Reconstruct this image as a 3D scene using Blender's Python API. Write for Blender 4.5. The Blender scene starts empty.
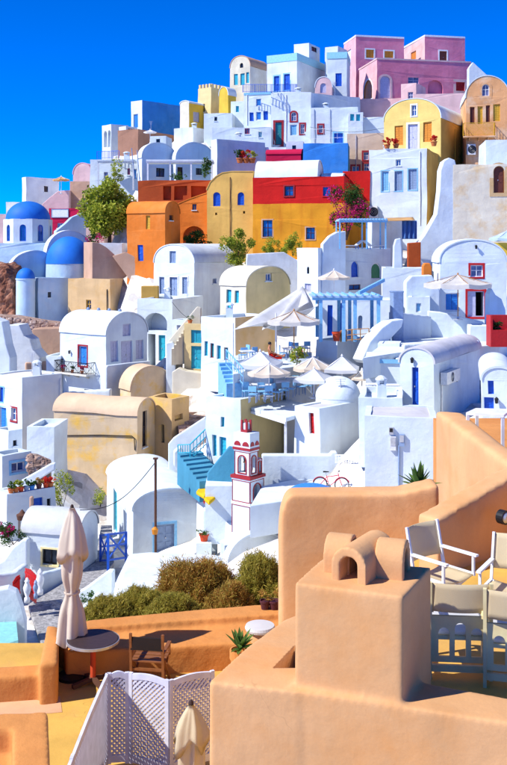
import bpy, bmesh, math, random
from mathutils import Vector, Matrix, noise
from mathutils.geometry import tessellate_polygon

random.seed(7)
S = bpy.context.scene
COL = S.collection
R = math.radians

# ------------------------------------------------------------------ camera
F, CX, HY = 977.0, 253.5, 250.0          # focal length and principal point in photo pixels (507 x 765)
cam = bpy.data.cameras.new('camera')
camo = bpy.data.objects.new('camera', cam); COL.objects.link(camo)
camo.location = (0, 0, 0); camo.rotation_euler = (R(90), 0, 0)
cam.sensor_fit = 'VERTICAL'; cam.sensor_height = 36.0; cam.sensor_width = 24.0
cam.lens = F / 765 * 36.0
cam.shift_y = (HY - 382.5) / 765.0
cam.clip_start = 0.1; cam.clip_end = 60000
S.camera = camo

# ------------------------------------------------------------------ sky and sun
SUN_EL, SUN_AZ = 45.0, (-0.93, -0.33)     # direction to the sun on the ground plane
w = bpy.data.worlds.new('World'); S.world = w; w.use_nodes = True
nt = w.node_tree; nt.nodes.clear()
sky = nt.nodes.new('ShaderNodeTexSky'); sky.sky_type = 'NISHITA'; sky.sun_disc = False
sky.sun_elevation = R(SUN_EL); sky.sun_rotation = math.atan2(SUN_AZ[0], SUN_AZ[1])
sky.altitude = 9000; sky.air_density = 1.0; sky.dust_density = 0.0; sky.ozone_density = 6.0
hs = nt.nodes.new('ShaderNodeHueSaturation'); hs.inputs['Saturation'].default_value = 1.45
hs.inputs['Value'].default_value = 1.0; hs.inputs['Hue'].default_value = 0.5
bg = nt.nodes.new('ShaderNodeBackground'); bg.inputs['Strength'].default_value = 0.145
wo = nt.nodes.new('ShaderNodeOutputWorld')
gr = nt.nodes.new('ShaderNodeMix'); gr.data_type = 'RGBA'; gr.blend_type = 'MULTIPLY'; gr.inputs['Factor'].default_value = 1.0; gr.inputs[7].default_value = (1.0, 1.13, 1.6, 1)
nt.links.new(sky.outputs[0], hs.inputs['Color']); nt.links.new(hs.outputs[0], gr.inputs[6]); nt.links.new(gr.outputs[2], bg.inputs['Color'])
nt.links.new(bg.outputs[0], wo.inputs['Surface'])
sl = bpy.data.lights.new('sun', 'SUN'); sl.energy = 4.2; sl.angle = R(0.53); sl.color = (1.0, 0.975, 0.92)
so = bpy.data.objects.new('sun', sl); COL.objects.link(so)
ce = math.cos(R(SUN_EL)); nrm = math.hypot(*SUN_AZ)
sd = Vector((SUN_AZ[0] / nrm * ce, SUN_AZ[1] / nrm * ce, math.sin(R(SUN_EL))))
so.rotation_euler = sd.to_track_quat('Z', 'Y').to_euler()

S.render.engine = 'CYCLES'
S.render.resolution_x, S.render.resolution_y = 679, 1024
S.view_settings.view_transform = 'Standard'; S.view_settings.look = 'None'
S.view_settings.gamma = 1.0; S.view_settings.exposure = 0.56
S.cycles.max_bounces = 6; S.cycles.diffuse_bounces = 2

# ------------------------------------------------------------------ materials
def lin(c):
    return tuple(((v / 255) / 12.92 if v / 255 <= 0.04045 else ((v / 255 + 0.055) / 1.055) ** 2.4) for v in c)

MATS = {}
def nodes_of(name):
    m = bpy.data.materials.new(name); m.use_nodes = True
    n = m.node_tree.nodes; b = n['Principled BSDF']
    return m, n, m.node_tree.links, b

def rgba(c): return (c[0], c[1], c[2], 1)

def plaster(name, col, stain=None, amt=0.0, rough=0.9, bump=0.3, scale=1.0, split=None, lower=None, crack=0.0, vary=0.10):
    """hand-laid lime plaster: uneven tone, rain streaks, worn patches, trowel relief"""
    m, n, L, b = nodes_of(name)
    geo = n.new('ShaderNodeNewGeometry')
    big = n.new('ShaderNodeTexNoise'); big.inputs['Scale'].default_value = 0.55 * scale; big.inputs['Detail'].default_value = 6
    L.new(geo.outputs['Position'], big.inputs['Vector'])
    mp = n.new('ShaderNodeMapping'); mp.inputs['Scale'].default_value = (1.6 * scale, 1.6 * scale, 0.18 * scale)
    L.new(geo.outputs['Position'], mp.inputs['Vector'])
    st = n.new('ShaderNodeTexNoise'); st.inputs['Scale'].default_value = 1.0; st.inputs['Detail'].default_value = 5
    L.new(mp.outputs[0], st.inputs['Vector'])
    cr = n.new('ShaderNodeValToRGB'); cr.color_ramp.elements[0].position = 0.3; cr.color_ramp.elements[1].position = 0.7
    cr.color_ramp.elements[0].color = rgba([v * 0.82 for v in col]); cr.color_ramp.elements[1].color = rgba([min(0.88, v * 1.06) for v in col])
    L.new(big.outputs['Fac'], cr.inputs['Fac'])
    out = cr.outputs['Color']
    if split is not None:
        sp = n.new('ShaderNodeSeparateXYZ'); L.new(geo.outputs['Position'], sp.inputs[0])
        wob = n.new('ShaderNodeMath'); wob.operation = 'MULTIPLY_ADD'; L.new(big.outputs['Fac'], wob.inputs[0]); wob.inputs[1].default_value = 0.16; wob.inputs[2].default_value = split - 0.08
        gt = n.new('ShaderNodeMath'); gt.operation = 'LESS_THAN'; L.new(sp.outputs['Z'], gt.inputs[0]); L.new(wob.outputs[0], gt.inputs[1])
        mx = n.new('ShaderNodeMix'); mx.data_type = 'RGBA'
        cr2 = n.new('ShaderNodeValToRGB'); cr2.color_ramp.elements[0].position = 0.3; cr2.color_ramp.elements[1].position = 0.7
        cr2.color_ramp.elements[0].color = rgba([v * 0.8 for v in lower]); cr2.color_ramp.elements[1].color = rgba([min(0.86, v * 1.08) for v in lower])
        L.new(big.outputs['Fac'], cr2.inputs['Fac'])
        L.new(gt.outputs[0], mx.inputs['Factor']); L.new(out, mx.inputs[6]); L.new(cr2.outputs['Color'], mx.inputs[7])
        out = mx.outputs[2]
    # streaks
    sr = n.new('ShaderNodeValToRGB'); sr.color_ramp.elements[0].position = 0.52; sr.color_ramp.elements[1].position = 0.78
    sr.color_ramp.elements[0].color = (0, 0, 0, 1); sr.color_ramp.elements[1].color = (1, 1, 1, 1)
    L.new(st.outputs['Fac'], sr.inputs['Fac'])
    k = n.new('ShaderNodeMath'); k.operation = 'MULTIPLY'; L.new(sr.outputs['Color'], k.inputs[0]); k.inputs[1].default_value = 0.34
    m1 = n.new('ShaderNodeMix'); m1.data_type = 'RGBA'; L.new(k.outputs[0], m1.inputs['Factor']); L.new(out, m1.inputs[6])
    m1.inputs[7].default_value = rgba([v * 0.62 for v in col]); out = m1.outputs[2]
    # every wall was last painted in a different year
    oi = n.new('ShaderNodeObjectInfo'); vr = n.new('ShaderNodeMapRange'); vr.inputs[3].default_value = 1.0 - vary; vr.inputs[4].default_value = 1.0 + vary * .4
    L.new(oi.outputs['Random'], vr.inputs[0]); hv = n.new('ShaderNodeHueSaturation'); L.new(vr.outputs[0], hv.inputs['Value']); L.new(out, hv.inputs['Color']); out = hv.outputs[0]
    if crack:
        cm = n.new('ShaderNodeTexNoise'); cm.inputs['Scale'].default_value = 2.5; L.new(geo.outputs['Position'], cm.inputs['Vector'])
        ca = n.new('ShaderNodeVectorMath'); ca.operation = 'MULTIPLY_ADD'; L.new(cm.outputs['Color'], ca.inputs[0]); ca.inputs[1].default_value = (.5, .5, .5); L.new(geo.outputs['Position'], ca.inputs[2])
        vo = n.new('ShaderNodeTexVoronoi'); vo.feature = 'DISTANCE_TO_EDGE'; vo.inputs['Scale'].default_value = 0.9; L.new(ca.outputs[0], vo.inputs['Vector'])
        vc = n.new('ShaderNodeValToRGB'); vc.color_ramp.elements[0].position = 0.0; vc.color_ramp.elements[0].color = (1, 1, 1, 1); vc.color_ramp.elements[1].position = 0.004; vc.color_ramp.elements[1].color = (0, 0, 0, 1); L.new(vo.outputs['Distance'], vc.inputs['Fac'])
        cg = n.new('ShaderNodeMath'); cg.operation = 'MULTIPLY'; L.new(vc.outputs['Color'], cg.inputs[0]); gate = n.new('ShaderNodeValToRGB'); gate.color_ramp.elements[0].position = .5; gate.color_ramp.elements[1].position = .6; L.new(big.outputs['Fac'], gate.inputs['Fac']); L.new(gate.outputs['Color'], cg.inputs[1])
        ck = n.new('ShaderNodeMath'); ck.operation = 'MULTIPLY'; L.new(cg.outputs[0], ck.inputs[0]); ck.inputs[1].default_value = crack
        mc = n.new('ShaderNodeMix'); mc.data_type = 'RGBA'; L.new(ck.outputs[0], mc.inputs['Factor']); L.new(out, mc.inputs[6]); mc.inputs[7].default_value = rgba([v * .35 for v in col]); out = mc.outputs[2]
        sp_ = n.new('ShaderNodeTexNoise'); sp_.inputs['Scale'].default_value = 38; sp_.inputs['Detail'].default_value = 4; L.new(geo.outputs['Position'], sp_.inputs['Vector'])
        sr_ = n.new('ShaderNodeMapRange'); sr_.inputs[1].default_value = .3; sr_.inputs[2].default_value = .7; sr_.inputs[3].default_value = .97; sr_.inputs[4].default_value = 1.02; L.new(sp_.outputs['Fac'], sr_.inputs[0])
        h2 = n.new('ShaderNodeHueSaturation'); L.new(sr_.outputs[0], h2.inputs['Value']); L.new(out, h2.inputs['Color']); out = h2.outputs[0]
    if stain is not None:
        pn = n.new('ShaderNodeTexNoise'); pn.inputs['Scale'].default_value = 0.42 * scale; pn.inputs['Detail'].default_value = 8; pn.inputs['Roughness'].default_value = 0.65
        off = n.new('ShaderNodeVectorMath'); off.operation = 'ADD'; off.inputs[1].default_value = (31.3, 7.1, 3.7)
        L.new(geo.outputs['Position'], off.inputs[0]); L.new(off.outputs[0], pn.inputs['Vector'])
        pr = n.new('ShaderNodeValToRGB'); pr.color_ramp.elements[0].position = 0.5; pr.color_ramp.elements[1].position = 0.66
        L.new(pn.outputs['Fac'], pr.inputs['Fac'])
        k2 = n.new('ShaderNodeMath'); k2.operation = 'MULTIPLY'; L.new(pr.outputs['Color'], k2.inputs[0]); k2.inputs[1].default_value = amt
        m2 = n.new('ShaderNodeMix'); m2.data_type = 'RGBA'; L.new(k2.outputs[0], m2.inputs['Factor']); L.new(out, m2.inputs[6])
        m2.inputs[7].default_value = rgba(stain); out = m2.outputs[2]
    L.new(out, b.inputs['Base Color'])
    b.inputs['Roughness'].default_value = rough
    b.inputs['Specular IOR Level'].default_value = 0.2
    fn = n.new('ShaderNodeTexNoise'); fn.inputs['Scale'].default_value = 2.2 * scale; fn.inputs['Detail'].default_value = 7; fn.inputs['Roughness'].default_value = 0.6
    L.new(geo.outputs['Position'], fn.inputs['Vector'])
    bp = n.new('ShaderNodeBump'); bp.inputs['Strength'].default_value = bump; bp.inputs['Distance'].default_value = 0.12 / scale
    L.new(fn.outputs['Fac'], bp.inputs['Height']); L.new(bp.outputs[0], b.inputs['Normal'])
    MATS[name] = m; return m

def paint(name, col, rough=0.5, var=0.12, spec=0.35, metal=0.0, nscale=6.0, bump=0.1):
    m, n, L, b = nodes_of(name)
    geo = n.new('ShaderNodeNewGeometry'); t = n.new('ShaderNodeTexNoise'); t.inputs['Scale'].default_value = nscale; t.inputs['Detail'].default_value = 5
    L.new(geo.outputs['Position'], t.inputs['Vector'])
    cr = n.new('ShaderNodeValToRGB'); cr.color_ramp.elements[0].position = 0.3; cr.color_ramp.elements[1].position = 0.7
    cr.color_ramp.elements[0].color = rgba([v * (1 - var) for v in col]); cr.color_ramp.elements[1].color = rgba([min(0.9, v * (1 + var)) for v in col])
    L.new(t.outputs['Fac'], cr.inputs['Fac']); L.new(cr.outputs['Color'], b.inputs['Base Color'])
    b.inputs['Roughness'].default_value = rough; b.inputs['Specular IOR Level'].default_value = spec; b.inputs['Metallic'].default_value = metal
    bp = n.new('ShaderNodeBump'); bp.inputs['Strength'].default_value = bump; bp.inputs['Distance'].default_value = 0.02
    L.new(t.outputs['Fac'], bp.inputs['Height']); L.new(bp.outputs[0], b.inputs['Normal'])
    MATS[name] = m; return m

def cloth(name, col, trans=0.25):
    m, n, L, b = nodes_of(name)
    geo = n.new('ShaderNodeNewGeometry'); wv = n.new('ShaderNodeTexNoise'); wv.inputs['Scale'].default_value = 60; wv.inputs['Detail'].default_value = 2
    L.new(geo.outputs['Position'], wv.inputs['Vector'])
    bg_ = n.new('ShaderNodeTexNoise'); bg_.inputs['Scale'].default_value = 1.5
    L.new(geo.outputs['Position'], bg_.inputs['Vector'])
    cr = n.new('ShaderNodeValToRGB'); cr.color_ramp.elements[0].position = 0.35; cr.color_ramp.elements[1].position = 0.65
    cr.color_ramp.elements[0].color = rgba([v * 0.88 for v in col]); cr.color_ramp.elements[1].color = rgba([min(.86, v * 1.05) for v in col])
    L.new(bg_.outputs['Fac'], cr.inputs['Fac']); L.new(cr.outputs['Color'], b.inputs['Base Color'])
    b.inputs['Roughness'].default_value = 0.85; b.inputs['Specular IOR Level'].default_value = 0.1
    bp = n.new('ShaderNodeBump'); bp.inputs['Strength'].default_value = 0.15; bp.inputs['Distance'].default_value = 0.01
    L.new(wv.outputs['Fac'], bp.inputs['Height']); L.new(bp.outputs[0], b.inputs['Normal'])
    tr = n.new('ShaderNodeBsdfTranslucent'); tr.inputs['Color'].default_value = rgba(col)
    ms = n.new('ShaderNodeMixShader'); ms.inputs[0].default_value = trans
    L.new(b.outputs[0], ms.inputs[1]); L.new(tr.outputs[0], ms.inputs[2]); L.new(ms.outputs[0], n['Material Output'].inputs['Surface'])
    MATS[name] = m; return m

def leaf(name, cols, rough=0.6):
    m, n, L, b = nodes_of(name)
    geo = n.new('ShaderNodeNewGeometry'); cr = n.new('ShaderNodeValToRGB')
    els = cr.color_ramp.elements
    while len(els) < len(cols): els.new(0.5)
    for i, c in enumerate(cols):
        els[i].position = i / max(1, len(cols) - 1); els[i].color = rgba(c)
    L.new(geo.outputs['Random Per Island'], cr.inputs['Fac']); L.new(cr.outputs['Color'], b.inputs['Base Color'])
    b.inputs['Roughness'].default_value = rough; b.inputs['Specular IOR Level'].default_value = 0.25
    tr = n.new('ShaderNodeBsdfTranslucent'); L.new(cr.outputs['Color'], tr.inputs['Color'])
    ms = n.new('ShaderNodeMixShader'); ms.inputs[0].default_value = 0.45
    L.new(b.outputs[0], ms.inputs[1]); L.new(tr.outputs[0], ms.inputs[2]); L.new(ms.outputs[0], n['Material Output'].inputs['Surface'])
    MATS[name] = m; return m

def rock(name, c1, c2, c3, scale=1.0, bump=0.8):
    m, n, L, b = nodes_of(name)
    geo = n.new('ShaderNodeNewGeometry')
    t = n.new('ShaderNodeTexNoise'); t.inputs['Scale'].default_value = 0.9 * scale; t.inputs['Detail'].default_value = 9; t.inputs['Roughness'].default_value = 0.7
    L.new(geo.outputs['Position'], t.inputs['Vector'])
    v = n.new('ShaderNodeTexVoronoi'); v.inputs['Scale'].default_value = 2.6 * scale; L.new(geo.outputs['Position'], v.inputs['Vector'])
    cr = n.new('ShaderNodeValToRGB'); e = cr.color_ramp.elements; e.new(0.5)
    for i, (p, c) in enumerate(((0.3, c1), (0.5, c2), (0.68, c3))): e[i].position = p; e[i].color = rgba(c)
    L.new(t.outputs['Fac'], cr.inputs['Fac'])
    mx = n.new('ShaderNodeMix'); mx.data_type = 'RGBA'; mx.blend_type = 'MULTIPLY'; mx.inputs['Factor'].default_value = 0.5
    L.new(cr.outputs['Color'], mx.inputs[6]); L.new(v.outputs['Color'], mx.inputs[7])
    hsv = n.new('ShaderNodeHueSaturation'); hsv.inputs['Saturation'].default_value = 0.0; hsv.inputs['Value'].default_value = 1.5
    L.new(v.outputs['Color'], hsv.inputs['Color']); L.new(hsv.outputs[0], mx.inputs[7])
    L.new(mx.outputs[2], b.inputs['Base Color']); b.inputs['Roughness'].default_value = 0.95; b.inputs['Specular IOR Level'].default_value = 0.1
    bp = n.new('ShaderNodeBump'); bp.inputs['Strength'].default_value = bump; bp.inputs['Distance'].default_value = 0.2 / scale
    L.new(t.outputs['Fac'], bp.inputs['Height']); L.new(bp.outputs[0], b.inputs['Normal'])
    MATS[name] = m; return m

def glass(name, col, rough=0.08):
    m, n, L, b = nodes_of(name)
    geo = n.new('ShaderNodeNewGeometry'); t = n.new('ShaderNodeTexNoise'); t.inputs['Scale'].default_value = 1.3
    L.new(geo.outputs['Position'], t.inputs['Vector'])
    cr = n.new('ShaderNodeValToRGB'); cr.color_ramp.elements[0].position = 0.35; cr.color_ramp.elements[1].position = 0.7
    cr.color_ramp.elements[0].color = rgba([v * 0.6 for v in col]); cr.color_ramp.elements[1].color = rgba([v * 1.5 for v in col])
    L.new(t.outputs['Fac'], cr.inputs['Fac']); L.new(cr.outputs['Color'], b.inputs['Base Color'])
    b.inputs['Roughness'].default_value = rough; b.inputs['Specular IOR Level'].default_value = 0.6
    MATS[name] = m; return m

WHITE = (0.73, 0.81, 0.87)
plaster('white', WHITE, stain=(0.66, 0.66, 0.64), amt=0.35, vary=.06)
plaster('shade_tinted_white', (0.52, 0.70, 0.86), stain=(0.72, 0.74, 0.76), amt=0.4)  # copy of the white plaster with blue shade put into its colour
plaster('warm_white', (0.78, 0.75, 0.68), stain=(0.55, 0.46, 0.33), amt=0.3)
plaster('stained_white', (0.86, 0.76, 0.58), stain=(0.74, 0.48, 0.20), amt=0.75)
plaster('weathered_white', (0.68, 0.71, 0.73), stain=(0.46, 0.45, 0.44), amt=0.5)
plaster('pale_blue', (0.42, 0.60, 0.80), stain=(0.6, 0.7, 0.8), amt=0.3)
plaster('cream', (0.82, 0.64, 0.30), stain=(0.62, 0.48, 0.25), amt=0.3)
plaster('light_cream', (0.79, 0.73, 0.56), stain=(0.7, 0.58, 0.38), amt=0.3)
plaster('yellow', (0.85, 0.57, 0.07), stain=(0.7, 0.42, 0.07), amt=0.3)
plaster('soft_yellow', (0.87, 0.63, 0.19), stain=(0.76, 0.5, 0.14), amt=0.3)
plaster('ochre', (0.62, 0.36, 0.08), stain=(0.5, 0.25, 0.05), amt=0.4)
plaster('golden', (0.82, 0.49, 0.12), stain=(0.72, 0.40, 0.10), amt=0.5)
plaster('tan', (0.74, 0.50, 0.25), stain=(0.62, 0.34, 0.07), amt=0.55)
plaster('tan_roof', (0.74, 0.53, 0.34), stain=(0.66, 0.46, 0.28), amt=0.4)
plaster('tan_ruin', (0.72, 0.48, 0.22), stain=(0.82, 0.52, 0.05), amt=0.85, scale=1.2)
plaster('pale_tan', (0.76, 0.58, 0.37), stain=(0.76, 0.46, 0.08), amt=0.9, scale=1.3)
plaster('pinkish_tan', (0.60, 0.38, 0.26), stain=(0.45, 0.25, 0.16), amt=0.4)
plaster('brown_pink', (0.42, 0.22, 0.14), stain=(0.3, 0.15, 0.10), amt=0.3)
plaster('orange', (0.84, 0.225, 0.03), stain=(0.74, 0.27, 0.07), amt=0.5)
plaster('dark_orange', (0.46, 0.085, 0.02), stain=(0.4, 0.07, 0.02), amt=0.5)
plaster('red', (0.66, 0.015, 0.012), stain=(0.5, 0.03, 0.02), amt=0.45)
plaster('crimson', (0.60, 0.012, 0.07), stain=(0.45, 0.01, 0.05), amt=0.3)
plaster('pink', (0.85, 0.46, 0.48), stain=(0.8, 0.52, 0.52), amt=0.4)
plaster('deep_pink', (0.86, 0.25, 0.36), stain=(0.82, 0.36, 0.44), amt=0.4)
plaster('pale_pink', (0.78, 0.52, 0.50), stain=(0.7, 0.42, 0.40), amt=0.3)
plaster('peach', (0.84, 0.42, 0.18), stain=(0.84, 0.64, 0.44), amt=0.7)
plaster('beige', (0.70, 0.54, 0.40), stain=(0.6, 0.44, 0.32), amt=0.3)
plaster('blue_wall', (0.04, 0.26, 0.74), stain=(0.10, 0.32, 0.70), amt=0.4)
plaster('turq_wall', (0.07, 0.29, 0.42), stain=(0.1, 0.35, 0.5), amt=0.2)
plaster('roof_grey', (0.62, 0.60, 0.62), stain=(0.5, 0.46, 0.45), amt=0.4)
plaster('dome_blue', (0.02, 0.19, 0.70), stain=(0.03, 0.23, 0.75), amt=0.3, bump=0.12, rough=0.6)
plaster('terracotta', (0.73, 0.395, 0.175), stain=(0.66, 0.29, 0.09), amt=0.7, scale=1.3, bump=0.17, crack=.3, vary=.02)
plaster('terracotta_deep', (0.70, 0.29, 0.08), stain=(0.62, 0.22, 0.05), amt=0.55, scale=1.8, bump=0.35, crack=.28, vary=.02)
plaster('terracotta_pale', (0.75, 0.41, 0.185), stain=(0.66, 0.30, 0.10), amt=0.65, scale=1.3, bump=0.17, crack=.28, vary=.02)
plaster('floor_yellow', (0.74, 0.43, 0.09), stain=(0.64, 0.34, 0.11), amt=0.75, scale=2.4, bump=0.2, rough=0.7, crack=.6, vary=.02)
plaster('floor_band', (0.70, 0.40, 0.22), stain=(0.6, 0.3, 0.14), amt=0.4, scale=2.0, bump=0.12)
paint('blue', (0.012, 0.10, 0.55)); paint('mid_blue', (0.03, 0.22, 0.62)); paint('turquoise', (0.03, 0.42, 0.55)); paint('light_blue', (0.22, 0.50, 0.75))
paint('pale_turq', (0.30, 0.62, 0.68)); paint('grey_blue', (0.25, 0.34, 0.50)); paint('lilac', (0.50, 0.50, 0.66))
paint('red_paint', (0.50, 0.012, 0.012)); paint('dark_red', (0.34, 0.02, 0.025)); paint('orange_paint', (0.70, 0.25, 0.02)); paint('ochre_paint', (0.66, 0.38, 0.03))
paint('white_paint', (0.80, 0.80, 0.80)); paint('cream_paint', (0.88, 0.70, 0.36)); paint('lattice_paint', (0.70, 0.69, 0.76))
paint('iron', (0.02, 0.02, 0.022), rough=0.45, metal=0.3); paint('rust', (0.11, 0.045, 0.025), rough=0.8); paint('steel', (0.55, 0.56, 0.58), rough=0.35, metal=0.6)
paint('wood', (0.24, 0.085, 0.025), rough=0.6, nscale=14, bump=0.3); paint('light_wood', (0.45, 0.22, 0.07), rough=0.6, nscale=14, bump=0.3)
paint('dark_wood', (0.045, 0.022, 0.014), rough=0.6, nscale=14, bump=0.3); paint('brown_door', (0.14, 0.035, 0.02), rough=0.6)
paint('teal_door', (0.02, 0.22, 0.25)); paint('green_paint', (0.03, 0.22, 0.10)); paint('plastic_white', (0.74, 0.74, 0.72), rough=0.4)
paint('clay', (0.55, 0.16, 0.045), rough=0.85); paint('red_clay', (0.60, 0.07, 0.02), rough=0.8); paint('purple_pot', (0.09, 0.025, 0.03), rough=0.5); paint('dark', (0.012, 0.010, 0.010), rough=0.9)
paint('tabletop', (0.05, 0.03, 0.03), rough=0.55, nscale=20); paint('rubber', (0.02, 0.02, 0.02), rough=0.8); paint('soil', (0.06, 0.035, 0.02), rough=0.95)
paint('skin', (0.55, 0.22, 0.10), rough=0.55); paint('hair', (0.012, 0.008, 0.006), rough=0.5); paint('bike_red', (0.60, 0.01, 0.06), rough=0.3); paint('pool', (0.25, 0.62, 0.60), rough=0.15)
cloth('beige_cloth', (0.78, 0.66, 0.52)); cloth('white_cloth', (0.86, 0.86, 0.86), .35); cloth('grey_cloth', (0.70, 0.66, 0.60)); cloth('blue_cloth', (0.55, 0.70, 0.80)); cloth('canvas', (0.86, 0.70, 0.44), 0.35)
cloth('tan_cloth', (0.70, 0.42, 0.18)); cloth('yellow_cloth', (0.80, 0.50, 0.02), 0.1); cloth('red_cloth', (0.62, 0.02, 0.01), 0.1); cloth('dark_canvas', (0.03, 0.022, 0.02), 0.05); cloth('blue_curtain', (0.10, 0.22, 0.50), 0.2)
leaf('leaf_tree', [(0.12, 0.18, 0.02), (0.28, 0.36, 0.03), (0.50, 0.54, 0.05), (0.66, 0.64, 0.10)])
leaf('leaf_green', [(0.02, 0.07, 0.015), (0.05, 0.13, 0.02), (0.11, 0.19, 0.03)])
leaf('leaf_dry', [(0.34, 0.15, 0.03), (0.52, 0.26, 0.05), (0.42, 0.36, 0.06), (0.62, 0.38, 0.09)])
leaf('leaf_broom', [(0.22, 0.20, 0.03), (0.40, 0.35, 0.05), (0.58, 0.44, 0.08), (0.36, 0.34, 0.05)])
leaf('leaf_agave', [(0.06, 0.16, 0.04), (0.12, 0.24, 0.05), (0.20, 0.32, 0.08)])
leaf('flower_pink', [(0.55, 0.01, 0.16), (0.72, 0.03, 0.25), (0.62, 0.01, 0.10)]); leaf('flower_red', [(0.6, 0.01, 0.01), (0.7, 0.06, 0.02), (0.5, 0.01, 0.04)])
rock('rock', (0.10, 0.035, 0.02), (0.24, 0.10, 0.06), (0.36, 0.20, 0.13)); rock('hill_soil', (0.46, 0.36, 0.27), (0.70, 0.67, 0.62), (0.80, 0.79, 0.77), 0.5, 0.4)
rock('rubble', (0.20, 0.10, 0.07), (0.36, 0.24, 0.18), (0.55, 0.46, 0.40), 2.0); rock('gravel', (0.20, 0.19, 0.19), (0.30, 0.29, 0.29), (0.46, 0.44, 0.43), 5.0, 0.5)
glass('pane_dark', (0.02, 0.03, 0.05)); glass('pane_blue', (0.02, 0.10, 0.34)); glass('pane_lilac', (0.14, 0.15, 0.26)); glass('pane_turq', (0.03, 0.26, 0.34))
def sea_mat():
    m, n, L, b = nodes_of('sea_water'); b.inputs['Base Color'].default_value = (0.01, 0.05, 0.14, 1); b.inputs['Roughness'].default_value = 0.12
    t = n.new('ShaderNodeTexNoise'); t.inputs['Scale'].default_value = 0.15; geo = n.new('ShaderNodeNewGeometry'); L.new(geo.outputs['Position'], t.inputs['Vector'])
    bp = n.new('ShaderNodeBump'); bp.inputs['Strength'].default_value = 0.4; L.new(t.outputs['Fac'], bp.inputs['Height']); L.new(bp.outputs[0], b.inputs['Normal'])
    MATS['sea_water'] = m
sea_mat()

# ------------------------------------------------------------------ mesh helpers
def P(px, py, Y): return Vector(((px - CX) / F * Y, Y, (HY - py) / F * Y))
def PZ(px, py, Z):
    Y = Z * F / (HY - py); return Vector(((px - CX) / F * Y, Y, Z))

ORI = {}
class MB:
    def __init__(s): s.v = []; s.f = []
    def add(s, vs, fs):
        o = len(s.v); s.v += [Vector(v) for v in vs]; s.f += [tuple(i + o for i in f) for f in fs]; return s
    def box(s, a, b):
        x0, y0, z0 = a; x1, y1, z1 = b
        return s.add([(x0, y0, z0), (x1, y0, z0), (x1, y1, z0), (x0, y1, z0), (x0, y0, z1), (x1, y0, z1), (x1, y1, z1), (x0, y1, z1)],
                     [(0, 3, 2, 1), (4, 5, 6, 7), (0, 1, 5, 4), (1, 2, 6, 5), (2, 3, 7, 6), (3, 0, 4, 7)])
    def hexa(s, c):   # c: 8 corners, bottom 4 then top 4
        return s.add(c, [(0, 3, 2, 1), (4, 5, 6, 7), (0, 1, 5, 4), (1, 2, 6, 5), (2, 3, 7, 6), (3, 0, 4, 7)])
    def bar(s, a, b, w, h=None, up=(0, 0, 1)):
        a = Vector(a); b = Vector(b); h = h or w; d = (b - a).normalized(); u = Vector(up)
        x = d.cross(u)
        if x.length < 1e-4: x = d.cross(Vector((0, 1, 0)))
        x.normalize(); y = x.cross(d).normalized(); x *= w / 2; y *= h / 2
        return s.hexa([a - x - y, a + x - y, b + x - y, b - x - y, a - x + y, a + x + y, b + x + y, b - x + y])
    def tube(s, pts, r, n=8, cap=True):
        pts = [Vector(p) for p in pts]; rs = r if isinstance(r, (list, tuple)) else [r] * len(pts)
        rings = []; px_ = None
        for i, p in enumerate(pts):
            d = ((pts[min(i + 1, len(pts) - 1)] - pts[max(i - 1, 0)])).normalized()
            if px_ is None:
                x = d.cross(Vector((0, 0, 1)))
                if x.length < 1e-3: x = d.cross(Vector((0, 1, 0)))
            else:
                x = px_ - d * px_.dot(d)
            x.normalize(); px_ = x; y = d.cross(x)
            rings.append([p + (x * math.cos(2 * math.pi * k / n) + y * math.sin(2 * math.pi * k / n)) * rs[i] for k in range(n)])
        vs = [v for rg in rings for v in rg]; fs = []
        for i in range(len(pts) - 1):
            for k in range(n): fs.append((i * n + k, i * n + (k + 1) % n, (i + 1) * n + (k + 1) % n, (i + 1) * n + k))
        if cap: fs.append(tuple(range(n - 1, -1, -1))); fs.append(tuple((len(pts) - 1) * n + k for k in range(n)))
        return s.add(vs, fs)
    def lathe(s, prof, n=20, o=(0, 0, 0), sweep=2 * math.pi, a0=0.0):
        o = Vector(o); full = abs(sweep - 2 * math.pi) < 1e-6; m = n if full else n + 1
        vs = []; fs = []
        for (r, z) in prof:
            for k in range(m):
                a = a0 + sweep * k / n; vs.append(o + Vector((r * math.cos(a), r * math.sin(a), z)))
        for i in range(len(prof) - 1):
            for k in range(n):
                k2 = (k + 1) % m; fs.append((i * m + k, i * m + k2, (i + 1) * m + k2, (i + 1) * m + k))
        return s.add(vs, fs)
    def poly(s, loops, fn):      # 2-D loops (outline + holes) -> triangles through fn(u, z)
        tris = tessellate_polygon([[Vector((a, b, 0)) for a, b in l] for l in loops])
        flat = [p for l in loops for p in l]
        return s.add([fn(a, b) for a, b in flat], [tuple(t) for t in tris])
    def prism(s, top, zlow):     # top: list of 3-D points (same order), straight down to zlow
        n = len(top); lo = [Vector((p.x, p.y, zlow)) for p in top]
        s.add(list(top) + lo, [tuple(range(n)), tuple(range(2 * n - 1, n - 1, -1))] + [(i, (i + 1) % n, n + (i + 1) % n, n + i) for i in range(n)]); return s
    def wobble(s, amp, sc=0.5):
        for v in s.v:
            v += noise.noise_vector(v * sc) * amp
        return s
    def build(s, name, mat, parent=None, origin=None, smooth=False):
        o = origin if origin is not None else (ORI.get(parent.name, Vector((0, 0, 0))) if parent else Vector((0, 0, 0)))
        me = bpy.data.meshes.new(name); me.from_pydata([tuple(v - o) for v in s.v], [], s.f); me.validate()
        me.materials.append(MATS[mat] if isinstance(mat, str) else mat)
        if smooth:
            for p in me.polygons: p.use_smooth = True
        ob = bpy.data.objects.new(name, me); COL.objects.link(ob)
        if parent: ob.parent = parent
        else: ob.location = o
        ORI[ob.name] = Vector(o); return ob

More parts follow.
